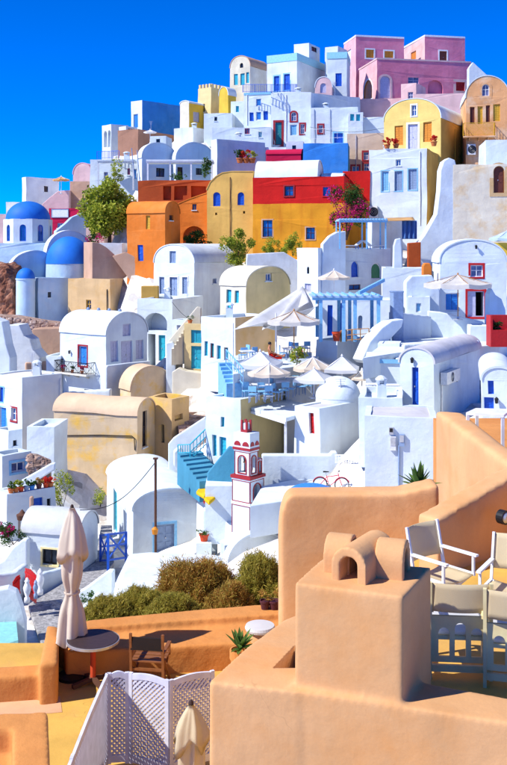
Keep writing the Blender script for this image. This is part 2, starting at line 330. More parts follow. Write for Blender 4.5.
def tag(o, label=None, cat=None, group=None, kind=None):
    if label: o['label'] = label
    if cat: o['category'] = cat
    if group: o['group'] = group
    if kind: o['kind'] = kind
    return o
def empty(name, loc, label=None, cat=None, group=None):
    o = bpy.data.objects.new(name, None); COL.objects.link(o); o.location = loc; o.empty_display_size = 0.3
    ORI[o.name] = Vector(loc); return tag(o, label, cat, group)
def fixnormals(o):
    bm = bmesh.new(); bm.from_mesh(o.data); bmesh.ops.remove_doubles(bm, verts=bm.verts, dist=1e-4)
    bmesh.ops.recalc_face_normals(bm, faces=bm.faces); bm.to_mesh(o.data); bm.free(); return o
def copy_tree(o, parent=None):
    c = o.copy(); COL.objects.link(c); c.parent = parent
    for ch in list(o.children): copy_tree(ch, c)
    return c
def place(proto, loc, rz=0, sc=1.0, label=None, used=set(), group=None):
    if proto.name not in used: used.add(proto.name); o = proto
    else: o = copy_tree(proto)
    o.location = loc; o.rotation_euler = (0, 0, rz); o.scale = (sc, sc, sc) if not isinstance(sc, tuple) else sc
    if label: o['label'] = label
    if group: o['group'] = group
    return o

# ------------------------------------------------------------------ house builder
class Face:
    """one vertical wall plane: u runs along the wall, z is world height, d is outward"""
    def __init__(s, O, U, N, ln): s.O, s.U, s.N, s.ln = O, U, N, ln
    def u(s, px):
        k = (px - CX) / F; return (k * s.O.y - s.O.x) / (s.U.x - k * s.U.y)
    def uz(s, px, py):
        u = s.u(px); return u, (HY - py) / F * (s.O.y + u * s.U.y)
    def pt(s, u, z, d=0.0): return Vector((s.O.x + s.U.x * u + s.N.x * d, s.O.y + s.U.y * u + s.N.y * d, z))

def arch_loop(u0, u1, z0, z1, n=10):
    r = (u1 - u0) / 2; h = min(r, (z1 - z0) * 0.6); c = (u0 + u1) / 2
    return [(u0, z0), (u1, z0)] + [(c + r * math.cos(math.pi * k / n), z1 - h + h * math.sin(math.pi * k / n)) for k in range(n + 1)]
def rect_loop(u0, u1, z0, z1): return [(u0, z0), (u1, z0), (u1, z1), (u0, z1)]
def grow(loop, t):
    us = [p[0] for p in loop]; zs = [p[1] for p in loop]; cu = (min(us) + max(us)) / 2; cz = (min(zs) + max(zs)) / 2
    su = 1 + 2 * t / max(0.05, max(us) - min(us)); sz = 1 + 2 * t / max(0.05, max(zs) - min(zs))
    return [(cu + (a - cu) * su, cz + (b - cz) * sz) for a, b in loop]
def ring(mb, fc, A, B, d0, d1):
    n = len(A); vs = [fc.pt(*p, d1) for p in A] + [fc.pt(*p, d1) for p in B] + [fc.pt(*p, d0) for p in A] + [fc.pt(*p, d0) for p in B]
    fs = []
    for i in range(n):
        j = (i + 1) % n; fs += [(i, j, n + j, n + i), (i, j, 2 * n + j, 2 * n + i), (n + i, n + j, 3 * n + j, 3 * n + i)]
    mb.add(vs, fs)
def fbox(mb, fc, u0, u1, z0, z1, d0, d1):
    mb.hexa([fc.pt(u0, z0, d0), fc.pt(u1, z0, d0), fc.pt(u1, z0, d1), fc.pt(u0, z0, d1), fc.pt(u0, z1, d0), fc.pt(u1, z1, d0), fc.pt(u1, z1, d1), fc.pt(u0, z1, d1)])

STY = {  # frame, leaf / pane
    'blue': ('blue', 'blue', 'pane_blue'), 'mid': ('white_paint', 'mid_blue', 'pane_blue'), 'turq': ('turquoise', 'turquoise', 'pane_turq'), 'light': ('white_paint', 'light_blue', 'pane_blue'),
    'white': ('white_paint', 'white_paint', 'pane_lilac'), 'lilac': ('lilac', 'lilac', 'pane_lilac'), 'dark': ('iron', 'dark_wood', 'pane_dark'), 'brown': ('wood', 'brown_door', 'pane_dark'),
    'red': ('red_paint', 'red_paint', 'pane_lilac'), 'orange': ('orange_paint', 'orange_paint', 'pane_dark'), 'teal': ('dark_red', 'teal_door', 'pane_turq'), 'green': ('white_paint', 'green_paint', 'pane_turq'),
    'ochre': ('ochre_paint', 'ochre_paint', 'pane_dark'), 'grey': ('grey_blue', 'grey_blue', 'pane_lilac'), 'purple': ('purple_pot', 'purple_pot', 'pane_blue'), 'hole': ('dark_wood', 'dark', 'pane_dark')}

def op_loop(fc, op):
    f, kind, sty, x0, y0, x1, y1 = op[:7]; o = op[7] if len(op) > 7 else {}
    xm = (x0 + x1) / 2
    ua, ub = sorted((fc.u(x0), fc.u(x1))); Yd = fc.O.y + fc.u(xm) * fc.U.y
    z1, z0 = (HY - y0) / F * Yd, (HY - y1) / F * Yd
    return (arch_loop if o.get('arch') else rect_loop)(ua, ub, z0, z1), (ua, ub, z0, z1), o

def build_op(root, fc, op, rev):
    kind, sty = op[1], op[2]
    loop, (ua, ub, z0, z1), o = op_loop(fc, op)
    fm, lm, pm = STY[sty]; w = ub - ua; h = z1 - z0
    t = min(0.08, w * 0.13)
    inner = grow(loop, -t); outer = grow(loop, 0.05)
    mb = MB(); ring(mb, fc, outer, inner, -rev, -rev + 0.07)
    if kind == 'win':
        um = (ua + ub) / 2; zm = z0 + h * 0.55; g = min(0.03, t * 0.5)
        fbox(mb, fc, um - g, um + g, z0, z1 - (0.12 * h if o.get('arch') else 0.02), -rev + 0.015, -rev + 0.06)
        if h > 0.9: fbox(mb, fc, ua, ub, zm - g, zm + g, -rev + 0.012, -rev + 0.05)
        wd = mb.build('window', fm, root)
        p = MB(); p.poly([grow(inner, 0.02)], lambda a, b: fc.pt(a, b, -rev + 0.01)); p.build('pane', pm, wd)
    elif kind == 'shut':
        wd = mb.build('window', fm, root)
        if o.get('arch') or w < 0.55:
            p = MB(); p.poly([grow(inner, 0.01)], lambda a, b: fc.pt(a, b, -rev + 0.03))
            for k in range(4): fbox(p, fc, ua + t * 1.6, ub - t * 1.6, z0 + h * (.12 + .2 * k), z0 + h * (.2 + .2 * k), -rev + 0.03, -rev + 0.045)
            p.build('shutter', lm, wd)
        else:
            um = (ua + ub) / 2
            for a, b in ((ua + t * .8, um - 0.012), (um + 0.012, ub - t * .8)):
                p = MB(); fbox(p, fc, a, b, z0 + t * .6, z1 - t * .6, -rev + 0.005, -rev + 0.04)
                for k in range(7): fbox(p, fc, a + .05, b - .05, z0 + h * (.1 + .12 * k), z0 + h * (.16 + .12 * k), -rev + 0.03, -rev + 0.058)
                p.build('shutter', lm, wd)
    elif kind == 'door':
        wd = MB(); wd.poly([grow(inner, 0.02)], lambda a, b: fc.pt(a, b, -rev + 0.02))
        um = (ua + ub) / 2; nl = 2 if w > 0.75 else 1
        for q in range(nl):
            a = ua + t + (w - 2 * t) * q / nl; b = ua + t + (w - 2 * t) * (q + 1) / nl; m_ = (b - a) * .16
            for za, zb in ((.08, .34), (.40, .62), (.68, .9)):
                fbox(wd, fc, a + m_, b - m_, z0 + h * za, z0 + h * (zb if not o.get('arch') else min(zb, .8)), -rev + 0.015, -rev + 0.04)
        wd = wd.build('door', lm, root)
        mb.build('door_frame', fm, wd)
        hb = MB(); fbox(hb, fc, um + .04, um + .1, z0 + h * .46, z0 + h * .5, -rev + 0.02, -rev + 0.09); hb.build('handle', 'steel', wd)
    elif kind == 'half':      # door with one leaf open on a dark room
        um = (ua + ub) / 2
        wd = MB(); fbox(wd, fc, um, ub - t, z0, z1 - t, -rev + .0, -rev + .05); wd = wd.build('door', lm, root); mb.build('door_frame', fm, wd)
        p = MB(); p.poly([outer], lambda a, b: fc.pt(a, b, -1.6)); p.build('room_back', 'dark', root)
    else:
        wd = None
    if o.get('trim'):
        tb = MB(); ring(tb, fc, grow(loop, o.get('tw', 0.16)), grow(loop, -0.01), -0.06, 0.03); tb.build('surround', o['trim'], wd or root)
    if kind == 'win' and not o.get('arch'):
        sb = MB(); fbox(sb, fc, ua - .08, ub + .08, z0 - .09, z0, -rev, 0.07); sb.build('sill', o.get('trim') or 'white', wd)
    return wd

def subdiv(pts, step=0.9):
    out = []
    for i in range(len(pts)):
        a, b = pts[i], pts[(i + 1) % len(pts)]; n = max(1, int(math.hypot(b[0] - a[0], b[1] - a[1]) / step))
        out += [(a[0] + (b[0] - a[0]) * k / n, a[1] + (b[1] - a[1]) * k / n) for k in range(n)]
    return out

HS = []; CTRL = []
def H(label, l, c, r, top, bot, Y, yaw, mat='white', matR=None, roof='flat', peak=None, w=None, d=None, ops=(), roofmat=None, name='house', cat='house', cornice=None, prof=None, par=0.3, rev=0.2, group=None, wob=0.075, ctrl=True):
    t = R(yaw); X0 = (c - CX) / F * Y; C = Vector((X0, Y, 0))
    dL = Vector((-math.cos(t), math.sin(t), 0)); dR = Vector((math.sin(t), math.cos(t), 0))
    fL = Face(C, dL, -dR, 0); fR = Face(C, dR, -dL, 0)
    fL.ln = w if w else fL.u(l); fR.ln = d if d else fR.u(r)
    h = dict(locals()); h['Zt'] = (HY - top) / F * Y; h['Zb'] = (HY - bot) / F * Y
    HS.append(h)
    if fL.ln > 40 or fR.ln > 40 or fL.ln <= 0 or fR.ln <= 0: print('CHECK SIZE', label, round(fL.ln, 1), round(fR.ln, 1))
    if ctrl:
        for a, b in ((0, 0), (1, 0), (0, 1), (1, 1), (.5, .5)):
            p = C + dL * fL.ln * a + dR * fR.ln * b; CTRL.append((p.x, p.y, h['Zb'] - 0.35))
    return h

def build_house(h):
    fL, fR, C, dL, dR = h['fL'], h['fR'], h['C'], h['dL'], h['dR']; W, D = fL.ln, fR.ln; Zt = h['Zt']
    cs = [C, C + dL * W, C + dR * D, C + dL * W + dR * D]
    zb = min([ground(p.x, p.y) for p in cs] + [h['Zb']]) - 0.5
    root = empty(h['name'], Vector((C.x, C.y, zb)), h['label'], h['cat'], h['group']); h['root'] = root
    bL = Face(C + dR * D, dL, dR, W); bR = Face(C + dL * W, dR, dL, D)
    roof, mat, rm = h['roof'], h['mat'], h['roofmat'] or 'white'
    def arch(fc, n=18):
        um = fc.ln / 2; zp = (HY - h['peak']) / F * (fc.O.y + um * fc.U.y)
        return [(um + um * math.cos(math.pi * k / n), Zt + (zp - Zt) * math.sin(math.pi * k / n) ** 0.9) for k in range(n + 1)], zp
    prof = None
    if roof == 'vL': prof, zp = arch(fL)
    if roof == 'vR': prof, zp = arch(fR)
    if h['prof']:
        roof = 'vL'; prof = [fL.uz(*p) for p in h['prof']]; prof.sort(key=lambda q: -q[0]); prof[0] = (W, prof[0][1]); prof[-1] = (0, prof[-1][1])
    def outline(ln, pr):
        if pr: return [(0, zb), (ln, zb)] + pr
        return [(0, zb), (ln, zb), (ln, Zt), (0, Zt)]
    oL = outline(W, prof if roof == 'vL' else None); oR = outline(D, prof if roof == 'vR' else None)
    if h['prof']: oR = [(0, zb), (D, zb), (D, prof[-1][1]), (0, prof[-1][1])]
    mats = {}
    def M(key): return mats.setdefault(key, MB())
    for tagf, fc, ol in (('L', fL, oL), ('R', fR, oR)):
        ops = [o for o in h['ops'] if o[0] == tagf]
        mb = M(mat if tagf == 'L' or not h['matR'] else h['matR'])
        loops = [op_loop(fc, o)[0] for o in ops]
        mb.poly([subdiv(ol)] + loops, lambda a, b: fc.pt(a, b))
        for o, lp in zip(ops, loops):
            rv = 0.5 if o[1] == 'open' else h['rev'] + 0.02
            if o[1] == 'half': rv = 1.6
            if len(o) > 7 and 'rev' in o[7]: rv = o[7]['rev']
            n = len(lp); mb.add([fc.pt(*p) for p in lp] + [fc.pt(*p, -rv) for p in lp], [(i, (i + 1) % n, n + (i + 1) % n, n + i) for i in range(n)])
            if o[1] == 'open':
                mb.poly([lp], lambda a, b: fc.pt(a, b, -rv))
    mb = M(mat)
    mb.poly([subdiv(outline(W, prof if roof == 'vL' else None))], lambda a, b: bL.pt(a, b))
    oRb = oR if not h['prof'] else [(0, zb), (D, zb), (D, prof[0][1]), (0, prof[0][1])]
    M(h['matR'] or mat).poly([subdiv(oRb)], lambda a, b: bR.pt(a, b))
    if roof == 'flat':
        th = min(0.28, W * .2, D * .2); zi = Zt - h['par']
        def rp(a, b, z): p = C + dL * a + dR * b; return Vector((p.x, p.y, z))
        o4 = subdiv([(0, 0), (W, 0), (W, D), (0, D)]); n = len(o4)
        i4 = [(min(max(a, th), W - th), min(max(b, th), D - th)) for a, b in o4]
        mb.add([rp(*p, Zt) for p in o4] + [rp(*p, Zt) for p in i4] + [rp(*p, zi) for p in i4],
               [(i, (i + 1) % n, n + (i + 1) % n, n + i) for i in range(n)] + [(n + i, n + (i + 1) % n, 2 * n + (i + 1) % n, 2 * n + i) for i in range(n)])
        rf = MB().add([rp(*p, zi) for p in i4], [tuple(range(n))]).wobble(h['wob']); rf.build('roof', rm, root)
    else:
        base = fL if roof == 'vL' else fR; sweep = (dR if roof == 'vL' else dL); LN = D if roof == 'vL' else W
        th = 0.1; oh = 0.05
        zc = sum(p[1] for p in prof) / len(prof) - 1.0; uc = base.ln / 2
        op_ = []
        for i, (a, b) in enumerate(prof):
            a0, b0 = prof[max(0, i - 1)]; a1, b1 = prof[min(len(prof) - 1, i + 1)]
            nx, nz = (b1 - b0), -(a1 - a0); L_ = math.hypot(nx, nz) or 1; op_.append((a + nx / L_ * th, b + nz / L_ * th))
        n = len(prof); m = max(2, int(LN / 1.5)); vs = []; fs = []
        for j in range(m + 1):
            dd = -oh + (LN + 2 * oh) * j / m
            vs += [base.pt(a, b) + sweep * dd for a, b in op_]
        for j in range(m):
            for i in range(n - 1): fs.append((j * n + i, j * n + i + 1, (j + 1) * n + i + 1, (j + 1) * n + i))
        for dd in (-oh, LN + oh):
            k = len(vs); vs += [base.pt(a, b) + sweep * dd for a, b in op_] + [base.pt(a, b) + sweep * dd for a, b in prof]
            fs += [(k + i, k + i + 1, k + n + i + 1, k + n + i) for i in range(n - 1)]
        for i in (0, n - 1):
            k = len(vs); vs += [base.pt(*op_[i]) - sweep * oh, base.pt(*op_[i]) + sweep * (LN + oh), base.pt(*prof[i]) + sweep * (LN + oh), base.pt(*prof[i]) - sweep * oh]; fs.append((k, k + 1, k + 2, k + 3))
        MB().add(vs, fs).wobble(h['wob']).build('roof', rm, root, smooth=False)
        for p_ in root.children[-1].data.polygons: p_.use_smooth = len(p_.vertices) == 4 and p_.index < m * (n - 1)
    if h['cornice']:
        cm, ch = h['cornice']; cb = MB()
        for fc in (fL, fR): fbox(cb, fc, -0.03, fc.ln + .02, Zt - ch, Zt + .03, -.02, .06)
        cb.build('cornice', cm, root)
    for k, mbx in mats.items(): mbx.wobble(h['wob']).build('wall', k, root)
    for o in h['ops']:
        build_op(root, fL if o[0] == 'L' else fR, o, 0.5 if o[1] == 'open' else h['rev'])
    return root

# ------------------------------------------------------------------ terrain sampling
def ground(x, y):
    k = (round(x, 2), round(y, 2))
    if k in GC: return GC[k]
    s = t = 0.0
    for cx, cy, cz in CTRL:
        d2 = (x - cx) ** 2 + (y - cy) ** 2 + 0.3; wgt = 1.0 / (d2 * d2); s += wgt; t += wgt * cz
    GC[k] = t / s; return GC[k]
GC = {}

def slab(name, label, cat, pix, Z, mat, low=None, thick=None, group=None, kind=None, wob=0.03, parent=None, bev=0.05):
    """a solid whose flat top is drawn on the level Z and whose sides drop to 'low'"""
    top = [PZ(px, py, Z) for px, py in pix]
    lo = Z - thick if thick else (low if low is not None else min(ground(p.x, p.y) for p in top) - 0.5)
    mb = MB().prism(top, lo); o = (sum(top, Vector()) / len(top)); o.z = lo
    ob = mb.build(name, mat, parent, None if parent else o); fixnormals(ob)
    if bev:
        b = ob.modifiers.new('b', 'BEVEL'); b.width = bev; b.segments = 2; b.limit_method = 'ANGLE'
    return tag(ob, label, cat, group, kind) if not parent else ob

def profile(name, label, cat, pix, Y, ang, thick, mat, group=None, wob=0.04, parent=None, low=None, bev=0.07, down=True):
    """a wall drawn by its outline on a vertical plane, with real thickness behind it"""
    a = R(ang); ref = sum(p[0] for p in pix) / len(pix); O = P(ref, HY, Y); U = Vector((math.cos(a), math.sin(a), 0)); N = Vector((math.sin(a), -math.cos(a), 0))
    fc = Face(O, U, N, 1); pts = [fc.uz(*p) for p in pix]
    if down:
        zmin = min(p[1] for p in pts); g = min(min(ground(*fc.pt(u, z).xy) for u, z in pts), zmin) - 0.5
        pts = [(u, g if z < zmin + 0.25 else z) for u, z in pts]
    n = len(pts); mb = MB(); mb.poly([pts], lambda u, z: fc.pt(u, z)); mb.poly([pts], lambda u, z: fc.pt(u, z, -thick))
    mb.add([fc.pt(u, z) for u, z in pts] + [fc.pt(u, z, -thick) for u, z in pts], [(i, (i + 1) % n, n + (i + 1) % n, n + i) for i in range(n)])
    o = fc.pt(sum(p[0] for p in pts) / n, min(p[1] for p in pts), -thick / 2)
    ob = mb.build(name, mat, parent, None if parent else o); fixnormals(ob)
    bm = bmesh.new(); bm.from_mesh(ob.data); bmesh.ops.dissolve_limit(bm, angle_limit=0.01, verts=bm.verts, edges=bm.edges); bm.to_mesh(ob.data); bm.free()
    if bev:
        b = ob.modifiers.new('b', 'BEVEL'); b.width = bev; b.segments = 2; b.limit_method = 'ANGLE'; b.angle_limit = R(40)
    return tag(ob, label, cat, group) if not parent else ob

# ------------------------------------------------------------------ the village: every house drawn from its three visible upright edges
A = {'arch': 1}
def T(c, tw=0.16, **k): return dict(trim=c, tw=tw, **k)
# --- skyline, from the left
H('white far house with two tan arched openings on the skyline', 102, 111, 128, 124, 160, 150, 50, ops=[('L', 'open', 'dark', 103.6, 131, 106.6, 147, A), ('L', 'open', 'dark', 107.6, 130, 110.4, 147, A)])
H('white skyline house with a tall bright blue painted side wall', 131, 142, 181, 100, 138, 152, 42, matR='blue_wall', ops=[('L', 'shut', 'mid', 133.4, 114, 138, 128)])
H('low pinkish brown house below the blue painted side wall', 118, 138, 182, 129, 152, 142, 30, 'brown_pink')
H('white stepped annex beside the brown parapet house', 119, 126, 137, 126, 150, 147, 40, ops=[('R', 'win', 'mid', 128, 128, 134, 136)])
H('small yellow ochre house with one lilac shuttered window', 180, 189, 205, 103, 135, 148, 35, 'light_cream', 'yellow', roof='vL', peak=101, ops=[('R', 'shut', 'lilac', 193, 112, 199.5, 122)])
H('low white house under the small yellow house', 174, 193, 214, 127, 150, 143, 30)
H('tall cream house with battlement top', 198, 211, 225, 87, 135, 150, 38, 'cream', ops=[('R', 'win', 'dark', 215, 115, 219, 121), ('L', 'win', 'dark', 202, 104, 205, 112)])
H('cream house with curved gable and three turquoise windows', 230, 250, 268, 66, 112, 150, 32, 'light_cream', 'warm_white', roof='vL', peak=56, roofmat='pinkish_tan', ops=[('L', 'shut', 'turq', 234, 74, 238, 85), ('L', 'shut', 'turq', 240.4, 73.5, 244.6, 85), ('L', 'win', 'dark', 240, 63, 243.4, 68, A), ('L', 'shut', 'turq', 246, 72.5, 249, 83)])
H('yellow rounded annex beside the cream curved gable house', 219, 228, 236, 95, 125, 147, 35, 'yellow', roof='vL', peak=87)
H('white house with turquoise cornice and two blue balcony doors', 267, 297, 328, 53, 104, 146, 28, cornice=('pale_turq', 1.1), ops=[('L', 'door', 'blue', 274, 76, 279.4, 91, T('light_blue')), ('L', 'door', 'blue', 284, 74, 290, 90, T('light_blue'))])
H('white rooftop box with a dark hatch above the turquoise cornice', 294, 309, 320, 43, 60, 151, 28, ops=[('R', 'win', 'dark', 311.5, 47, 317, 52)], ctrl=False)
H('smaller white rooftop box beside the pink house', 325, 338, 347, 46, 60, 151, 28, ctrl=False)
H('narrow white house with turquoise cornice and one blue window', 327, 347, None, 52, 100, 143, 10, d=6, cornice=('pale_turq', 0.9), ops=[('L', 'shut', 'blue', 335.5, 73, 342, 86.5)])
H('white tier house with four blue windows below the blue railing', 244, 271, None, 92, 135, 136, 14, d=6, cornice=('light_blue', .3), ops=[('L', 'shut', 'blue', 249.5, 112.5, 253.7, 121), ('L', 'shut', 'mid', 256, 111.5, 261.2, 120), ('L', 'shut', 'blue', 263.4, 111, 268, 120), ('L', 'shut', 'mid', 256, 98.5, 261.2, 106)])
H('broad white house with a tall red framed teal door', 271, 311, None, 92, 152, 134, 10, d=7, ops=[('L', 'door', 'teal', 275, 122, 282, 145, T('dark_red', .25)), ('L', 'win', 'white', 291, 112, 296.5, 121, T('dark_red', .2, arch=1)), ('L', 'shut', 'light', 290, 124.5, 297, 135.5), ('L', 'win', 'white', 300.4, 124, 304.6, 134, T('dark_red', .2))])
H('small white vaulted house with arched niche beside the lilac parapet', 315, 332, None, 87, 108, 140, 8, d=5, mat='pale_pink', roof='vL', peak=77, ops=[('L', 'shut', 'lilac', 320, 83, 326, 93, A)])
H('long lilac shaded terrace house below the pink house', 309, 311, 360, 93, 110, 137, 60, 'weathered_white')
H('plain white house with one small red framed window', 311, 358, None, 107, 148, 132, 6, d=7, ops=[('L', 'win', 'white', 318.6, 125, 323, 133, T('dark_red', .2)), ('L', 'door', 'blue', 334, 133, 343, 143, T('light_blue', .2))])
H('white rooftop hut with turquoise windows', 348, 363, None, 112, 124, 129.5, 6, d=3, ops=[('L', 'shut', 'turq', 350, 114, 354, 121), ('L', 'shut', 'turq', 356, 114, 360, 121)], ctrl=False)
H('white terraced house in front of the pink terrace wall', 344, 388, None, 117, 145, 130.5, 6, d=6)
H('white sloping terrace house with a small red window', 212, 271, None, 127, 155, 132, 6, d=5, ops=[('L', 'win', 'red', 244.6, 128, 249.8, 134), ('L', 'win', 'green', 258.5, 131.5, 262, 137.5)])
H('white house with its blue shaded wall above the tan house', 211, 217, 265, 139, 180, 122, 55, ops=[('R', 'win', 'dark', 239, 151, 244, 158)], matR='shade_tinted_white')
H('small crimson vaulted house above the white vault', 266, 301, 305, 154, 178, 120, 12, 'crimson', roof='vR', peak=150, roofmat='crimson')
H('bright blue painted cube house behind the white vault', 303, 348, None, 143, 180, 119, 8, d=5, mat='blue_wall')
H('beige house with red framed windows behind the white cube', 347, 385, None, 133, 180, 124, 8, d=7, mat='beige', ops=[('L', 'win', 'white', 363.4, 152, 368.6, 160, T('dark_red', .2)), ('L', 'win', 'white', 363.8, 163.5, 369, 171, T('dark_red', .2)), ('L', 'win', 'white', 352, 166, 359, 172, T('dark_red', .2))])
# --- pink house
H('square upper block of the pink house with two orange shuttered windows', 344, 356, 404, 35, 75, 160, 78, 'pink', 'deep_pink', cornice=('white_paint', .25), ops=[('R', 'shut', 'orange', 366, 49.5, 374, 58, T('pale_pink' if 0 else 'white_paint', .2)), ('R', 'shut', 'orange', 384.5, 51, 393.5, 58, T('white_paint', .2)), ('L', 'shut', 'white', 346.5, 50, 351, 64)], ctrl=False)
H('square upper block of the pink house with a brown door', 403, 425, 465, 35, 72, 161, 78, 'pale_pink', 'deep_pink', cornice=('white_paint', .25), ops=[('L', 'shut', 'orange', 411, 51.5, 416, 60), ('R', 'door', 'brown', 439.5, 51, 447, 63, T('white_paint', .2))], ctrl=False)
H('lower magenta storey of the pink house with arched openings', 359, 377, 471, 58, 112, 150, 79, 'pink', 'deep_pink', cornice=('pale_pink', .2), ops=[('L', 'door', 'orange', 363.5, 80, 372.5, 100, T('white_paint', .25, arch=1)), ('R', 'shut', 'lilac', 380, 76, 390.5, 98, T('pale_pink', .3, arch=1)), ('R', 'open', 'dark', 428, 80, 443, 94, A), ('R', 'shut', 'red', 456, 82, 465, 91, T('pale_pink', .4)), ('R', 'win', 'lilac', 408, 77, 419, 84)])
H('pale pink front parapet block below the magenta storey', 357, 402, None, 98, 122, 145, 10, d=5, mat='pale_pink')
H('little pink cube with a square window before the pink house', 401, 416, 426, 83, 112, 142, 28, 'pale_pink', 'pink', ops=[('L', 'win', 'lilac', 408, 92, 413, 99)])
H('pale pink terrace block behind the yellow gable', 414, 467, None, 93, 120, 140, 8, d=5, mat='pale_pink')
# --- yellow, white and peach on the right
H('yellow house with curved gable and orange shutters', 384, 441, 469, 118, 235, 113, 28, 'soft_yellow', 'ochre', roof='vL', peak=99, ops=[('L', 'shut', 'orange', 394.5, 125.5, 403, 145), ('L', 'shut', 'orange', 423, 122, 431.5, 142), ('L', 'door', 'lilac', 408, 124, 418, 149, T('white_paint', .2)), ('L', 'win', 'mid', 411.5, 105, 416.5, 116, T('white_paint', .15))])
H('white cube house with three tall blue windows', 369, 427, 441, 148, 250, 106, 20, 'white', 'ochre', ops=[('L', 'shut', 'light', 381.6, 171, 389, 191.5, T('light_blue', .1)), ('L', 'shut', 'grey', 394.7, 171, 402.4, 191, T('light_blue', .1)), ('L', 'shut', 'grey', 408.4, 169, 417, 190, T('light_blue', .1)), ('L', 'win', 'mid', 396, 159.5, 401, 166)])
H('peach gabled house with a yellow balcony', 466, 509, None, 97, 180, 114, 8, d=9, mat='peach', roof='vL', peak=76, ops=[('L', 'win', 'white', 482, 84, 489.5, 96, T('peach', .3, arch=1)), ('L', 'shut', 'brown', 470, 107, 475, 124), ('L', 'shut', 'ochre', 478, 106, 483, 124), ('L', 'shut', 'brown', 486, 105, 490, 122), ('L', 'shut', 'ochre', 493, 104, 500, 121), ('L', 'win', 'brown', 483, 141, 489, 152)])
H('white shoulder block below the peach gabled house', 486, 518, None, 140, 175, 101, 6, d=6)
H('cream stained house with an arched brown door', 453, 520, None, 164, 262, 95, 4, d=7, mat='stained_white', ops=[('L', 'door', 'brown', 493.5, 162 + 4, 504.5, 193, T('tan', .35, arch=1))])
H('domed white cafe house with red framed door and window', 440, 507, None, 263, 322, 74, 5, d=6, roof='vL', peak=240, ops=[('L', 'win', 'white', 470.5, 265, 483, 277, T('red_paint', .15)), ('L', 'half', 'lilac', 467.5, 291, 484.5, 317, T('red_paint', .15)), ('L', 'shut', 'mid', 445, 293, 459, 311)])
H('ochre wall house behind the domed white cafe house', 486, 520, None, 243, 275, 84, 5, d=4, mat='yellow')
# --- red and yellow house and its neighbours
zs = (HY - 203) / F * 104
plaster('red_over_yellow', (0.66, 0.015, 0.012), split=zs, lower=(0.82, 0.33, 0.02)); plaster('red_slope', (0.62, 0.015, 0.012), split=(HY - 200) / F * 106, lower=(0.78, 0.33, 0.03))
H('two coloured house, red above and ochre yellow below', 253, 344, None, 176, 254, 104, 14, d=6, mat='red_over_yellow', par=.15, ops=[('L', 'win', 'purple', 262.5, 220, 272.5, 237, T('pinkish_tan', .12)), ('L', 'win', 'purple', 306, 227.5, 315, 239.5, T('pinkish_tan', .12)), ('L', 'win', 'purple', 284.5, 186, 293.5, 196, T('dark_red', .12)), ('L', 'win', 'blue', 323, 187, 330.5, 196, T('red_paint', .1))])
H('long white vault lying on the red and yellow house', 255, 317, 323, 177, 190, 106, 14, roof='vR', peak=161, ctrl=False)
H('short white vault at the end of the red wall', 321, 342, 347, 184, 195, 106.5, 14, roof='vR', peak=174, ctrl=False)
H('red wall house beside the bougainvillea', 343, 370, None, 171, 240, 108, 10, d=5, mat='red_slope')
H('tan house with two arched blue windows', 207, 253, None, 173, 256, 108, 10, d=6, mat='golden', prof=[(253, 172), (232, 172), (222, 173.5), (216, 177), (211, 182), (207, 190)], roofmat='golden', ops=[('L', 'shut', 'blue', 213, 192, 220, 206, A), ('L', 'shut', 'blue', 237.5, 192, 244, 205, A), ('L', 'open', 'dark', 215, 212.5, 217, 215), ('L', 'open', 'dark', 243, 211, 245, 213.5)])
H('orange wing with a broad low arch beside the tan house', 178, 208, None, 200, 252, 110, 8, d=5, mat='orange', prof=[(208, 193), (190, 199), (178, 204)], roofmat='orange', ops=[('L', 'win', 'brown', 192, 204, 196.5, 210), ('L', 'open', 'dark', 183, 226, 205, 246, A)])
H('orange barrel house with a narrow blue door', 127, 165, 180, 213, 268, 104, 24, 'orange', roof='vR', peak=202, roofmat='orange', ops=[('L', 'door', 'blue', 137.5, 245, 143, 261), ('L', 'shut', 'ochre', 146, 215.5, 150, 229), ('R', 'win', 'brown', 169, 214.7, 173, 220.5)])
H('deep orange terrace house below the white porch', 138, 215, None, 180, 215, 114, 5, d=5, mat='dark_orange', ops=[('L', 'open', 'dark', 163, 186, 171, 200), ('L', 'open', 'dark', 174, 186, 187, 200), ('L', 'open', 'dark', 191, 186, 206, 198)])
# --- left skyline
H('white house beside the tree with a low red window', 90, 138, None, 159, 225, 127, 8, d=9, ops=[('L', 'win', 'red', 127, 168.5, 129.8, 175), ('L', 'door', 'mid', 132.4, 169, 136.4, 179), ('L', 'win', 'lilac', 104, 172, 108, 179)])
H('white blue-shaded vault with a dark window on the porch', 138, 142, 176, 158, 188, 122, 58, roof='vR', peak=143, ops=[('R', 'win', 'dark', 156, 168, 164.5, 177)], matR='shade_tinted_white')
H('white vault with a dark door behind the porch', 173, 176, 214, 160, 188, 123, 58, roof='vR', peak=143, ops=[('R', 'door', 'dark', 177.6, 167, 183, 179), ('R', 'win', 'dark', 196, 168, 202, 175)], matR='shade_tinted_white')
H('plain white box house on the ridge behind the blue domed church', 22, 26, 59, 177, 212, 150, 52, ops=[('R', 'win', 'dark', 44, 186, 48, 192)])
H('grey white cube beside the plain white box house behind the church', 6, 21, None, 202, 225, 146, 10, d=5, mat='weathered_white')
H('pale house at the foot of the blue domed church', -14, 6, None, 214, 250, 128, 10, d=5, mat='pale_pink')
H('tan house with a pink vault behind it', 70, 91, None, 181, 222, 139, 8, d=5, mat='pinkish_tan', ops=[('L', 'win', 'dark', 82, 198, 87, 203)])
H('pink vaulted house behind the tan house', 73, 91, None, 174, 205, 144, 12, d=5, mat='pale_pink', roof='vL', peak=163, roofmat='pink')
H('crimson house with a white board behind the church', 49, 87, None, 208, 240, 130, 8, d=5, mat='crimson', ops=[('L', 'win', 'lilac', 57, 223, 63, 228)])
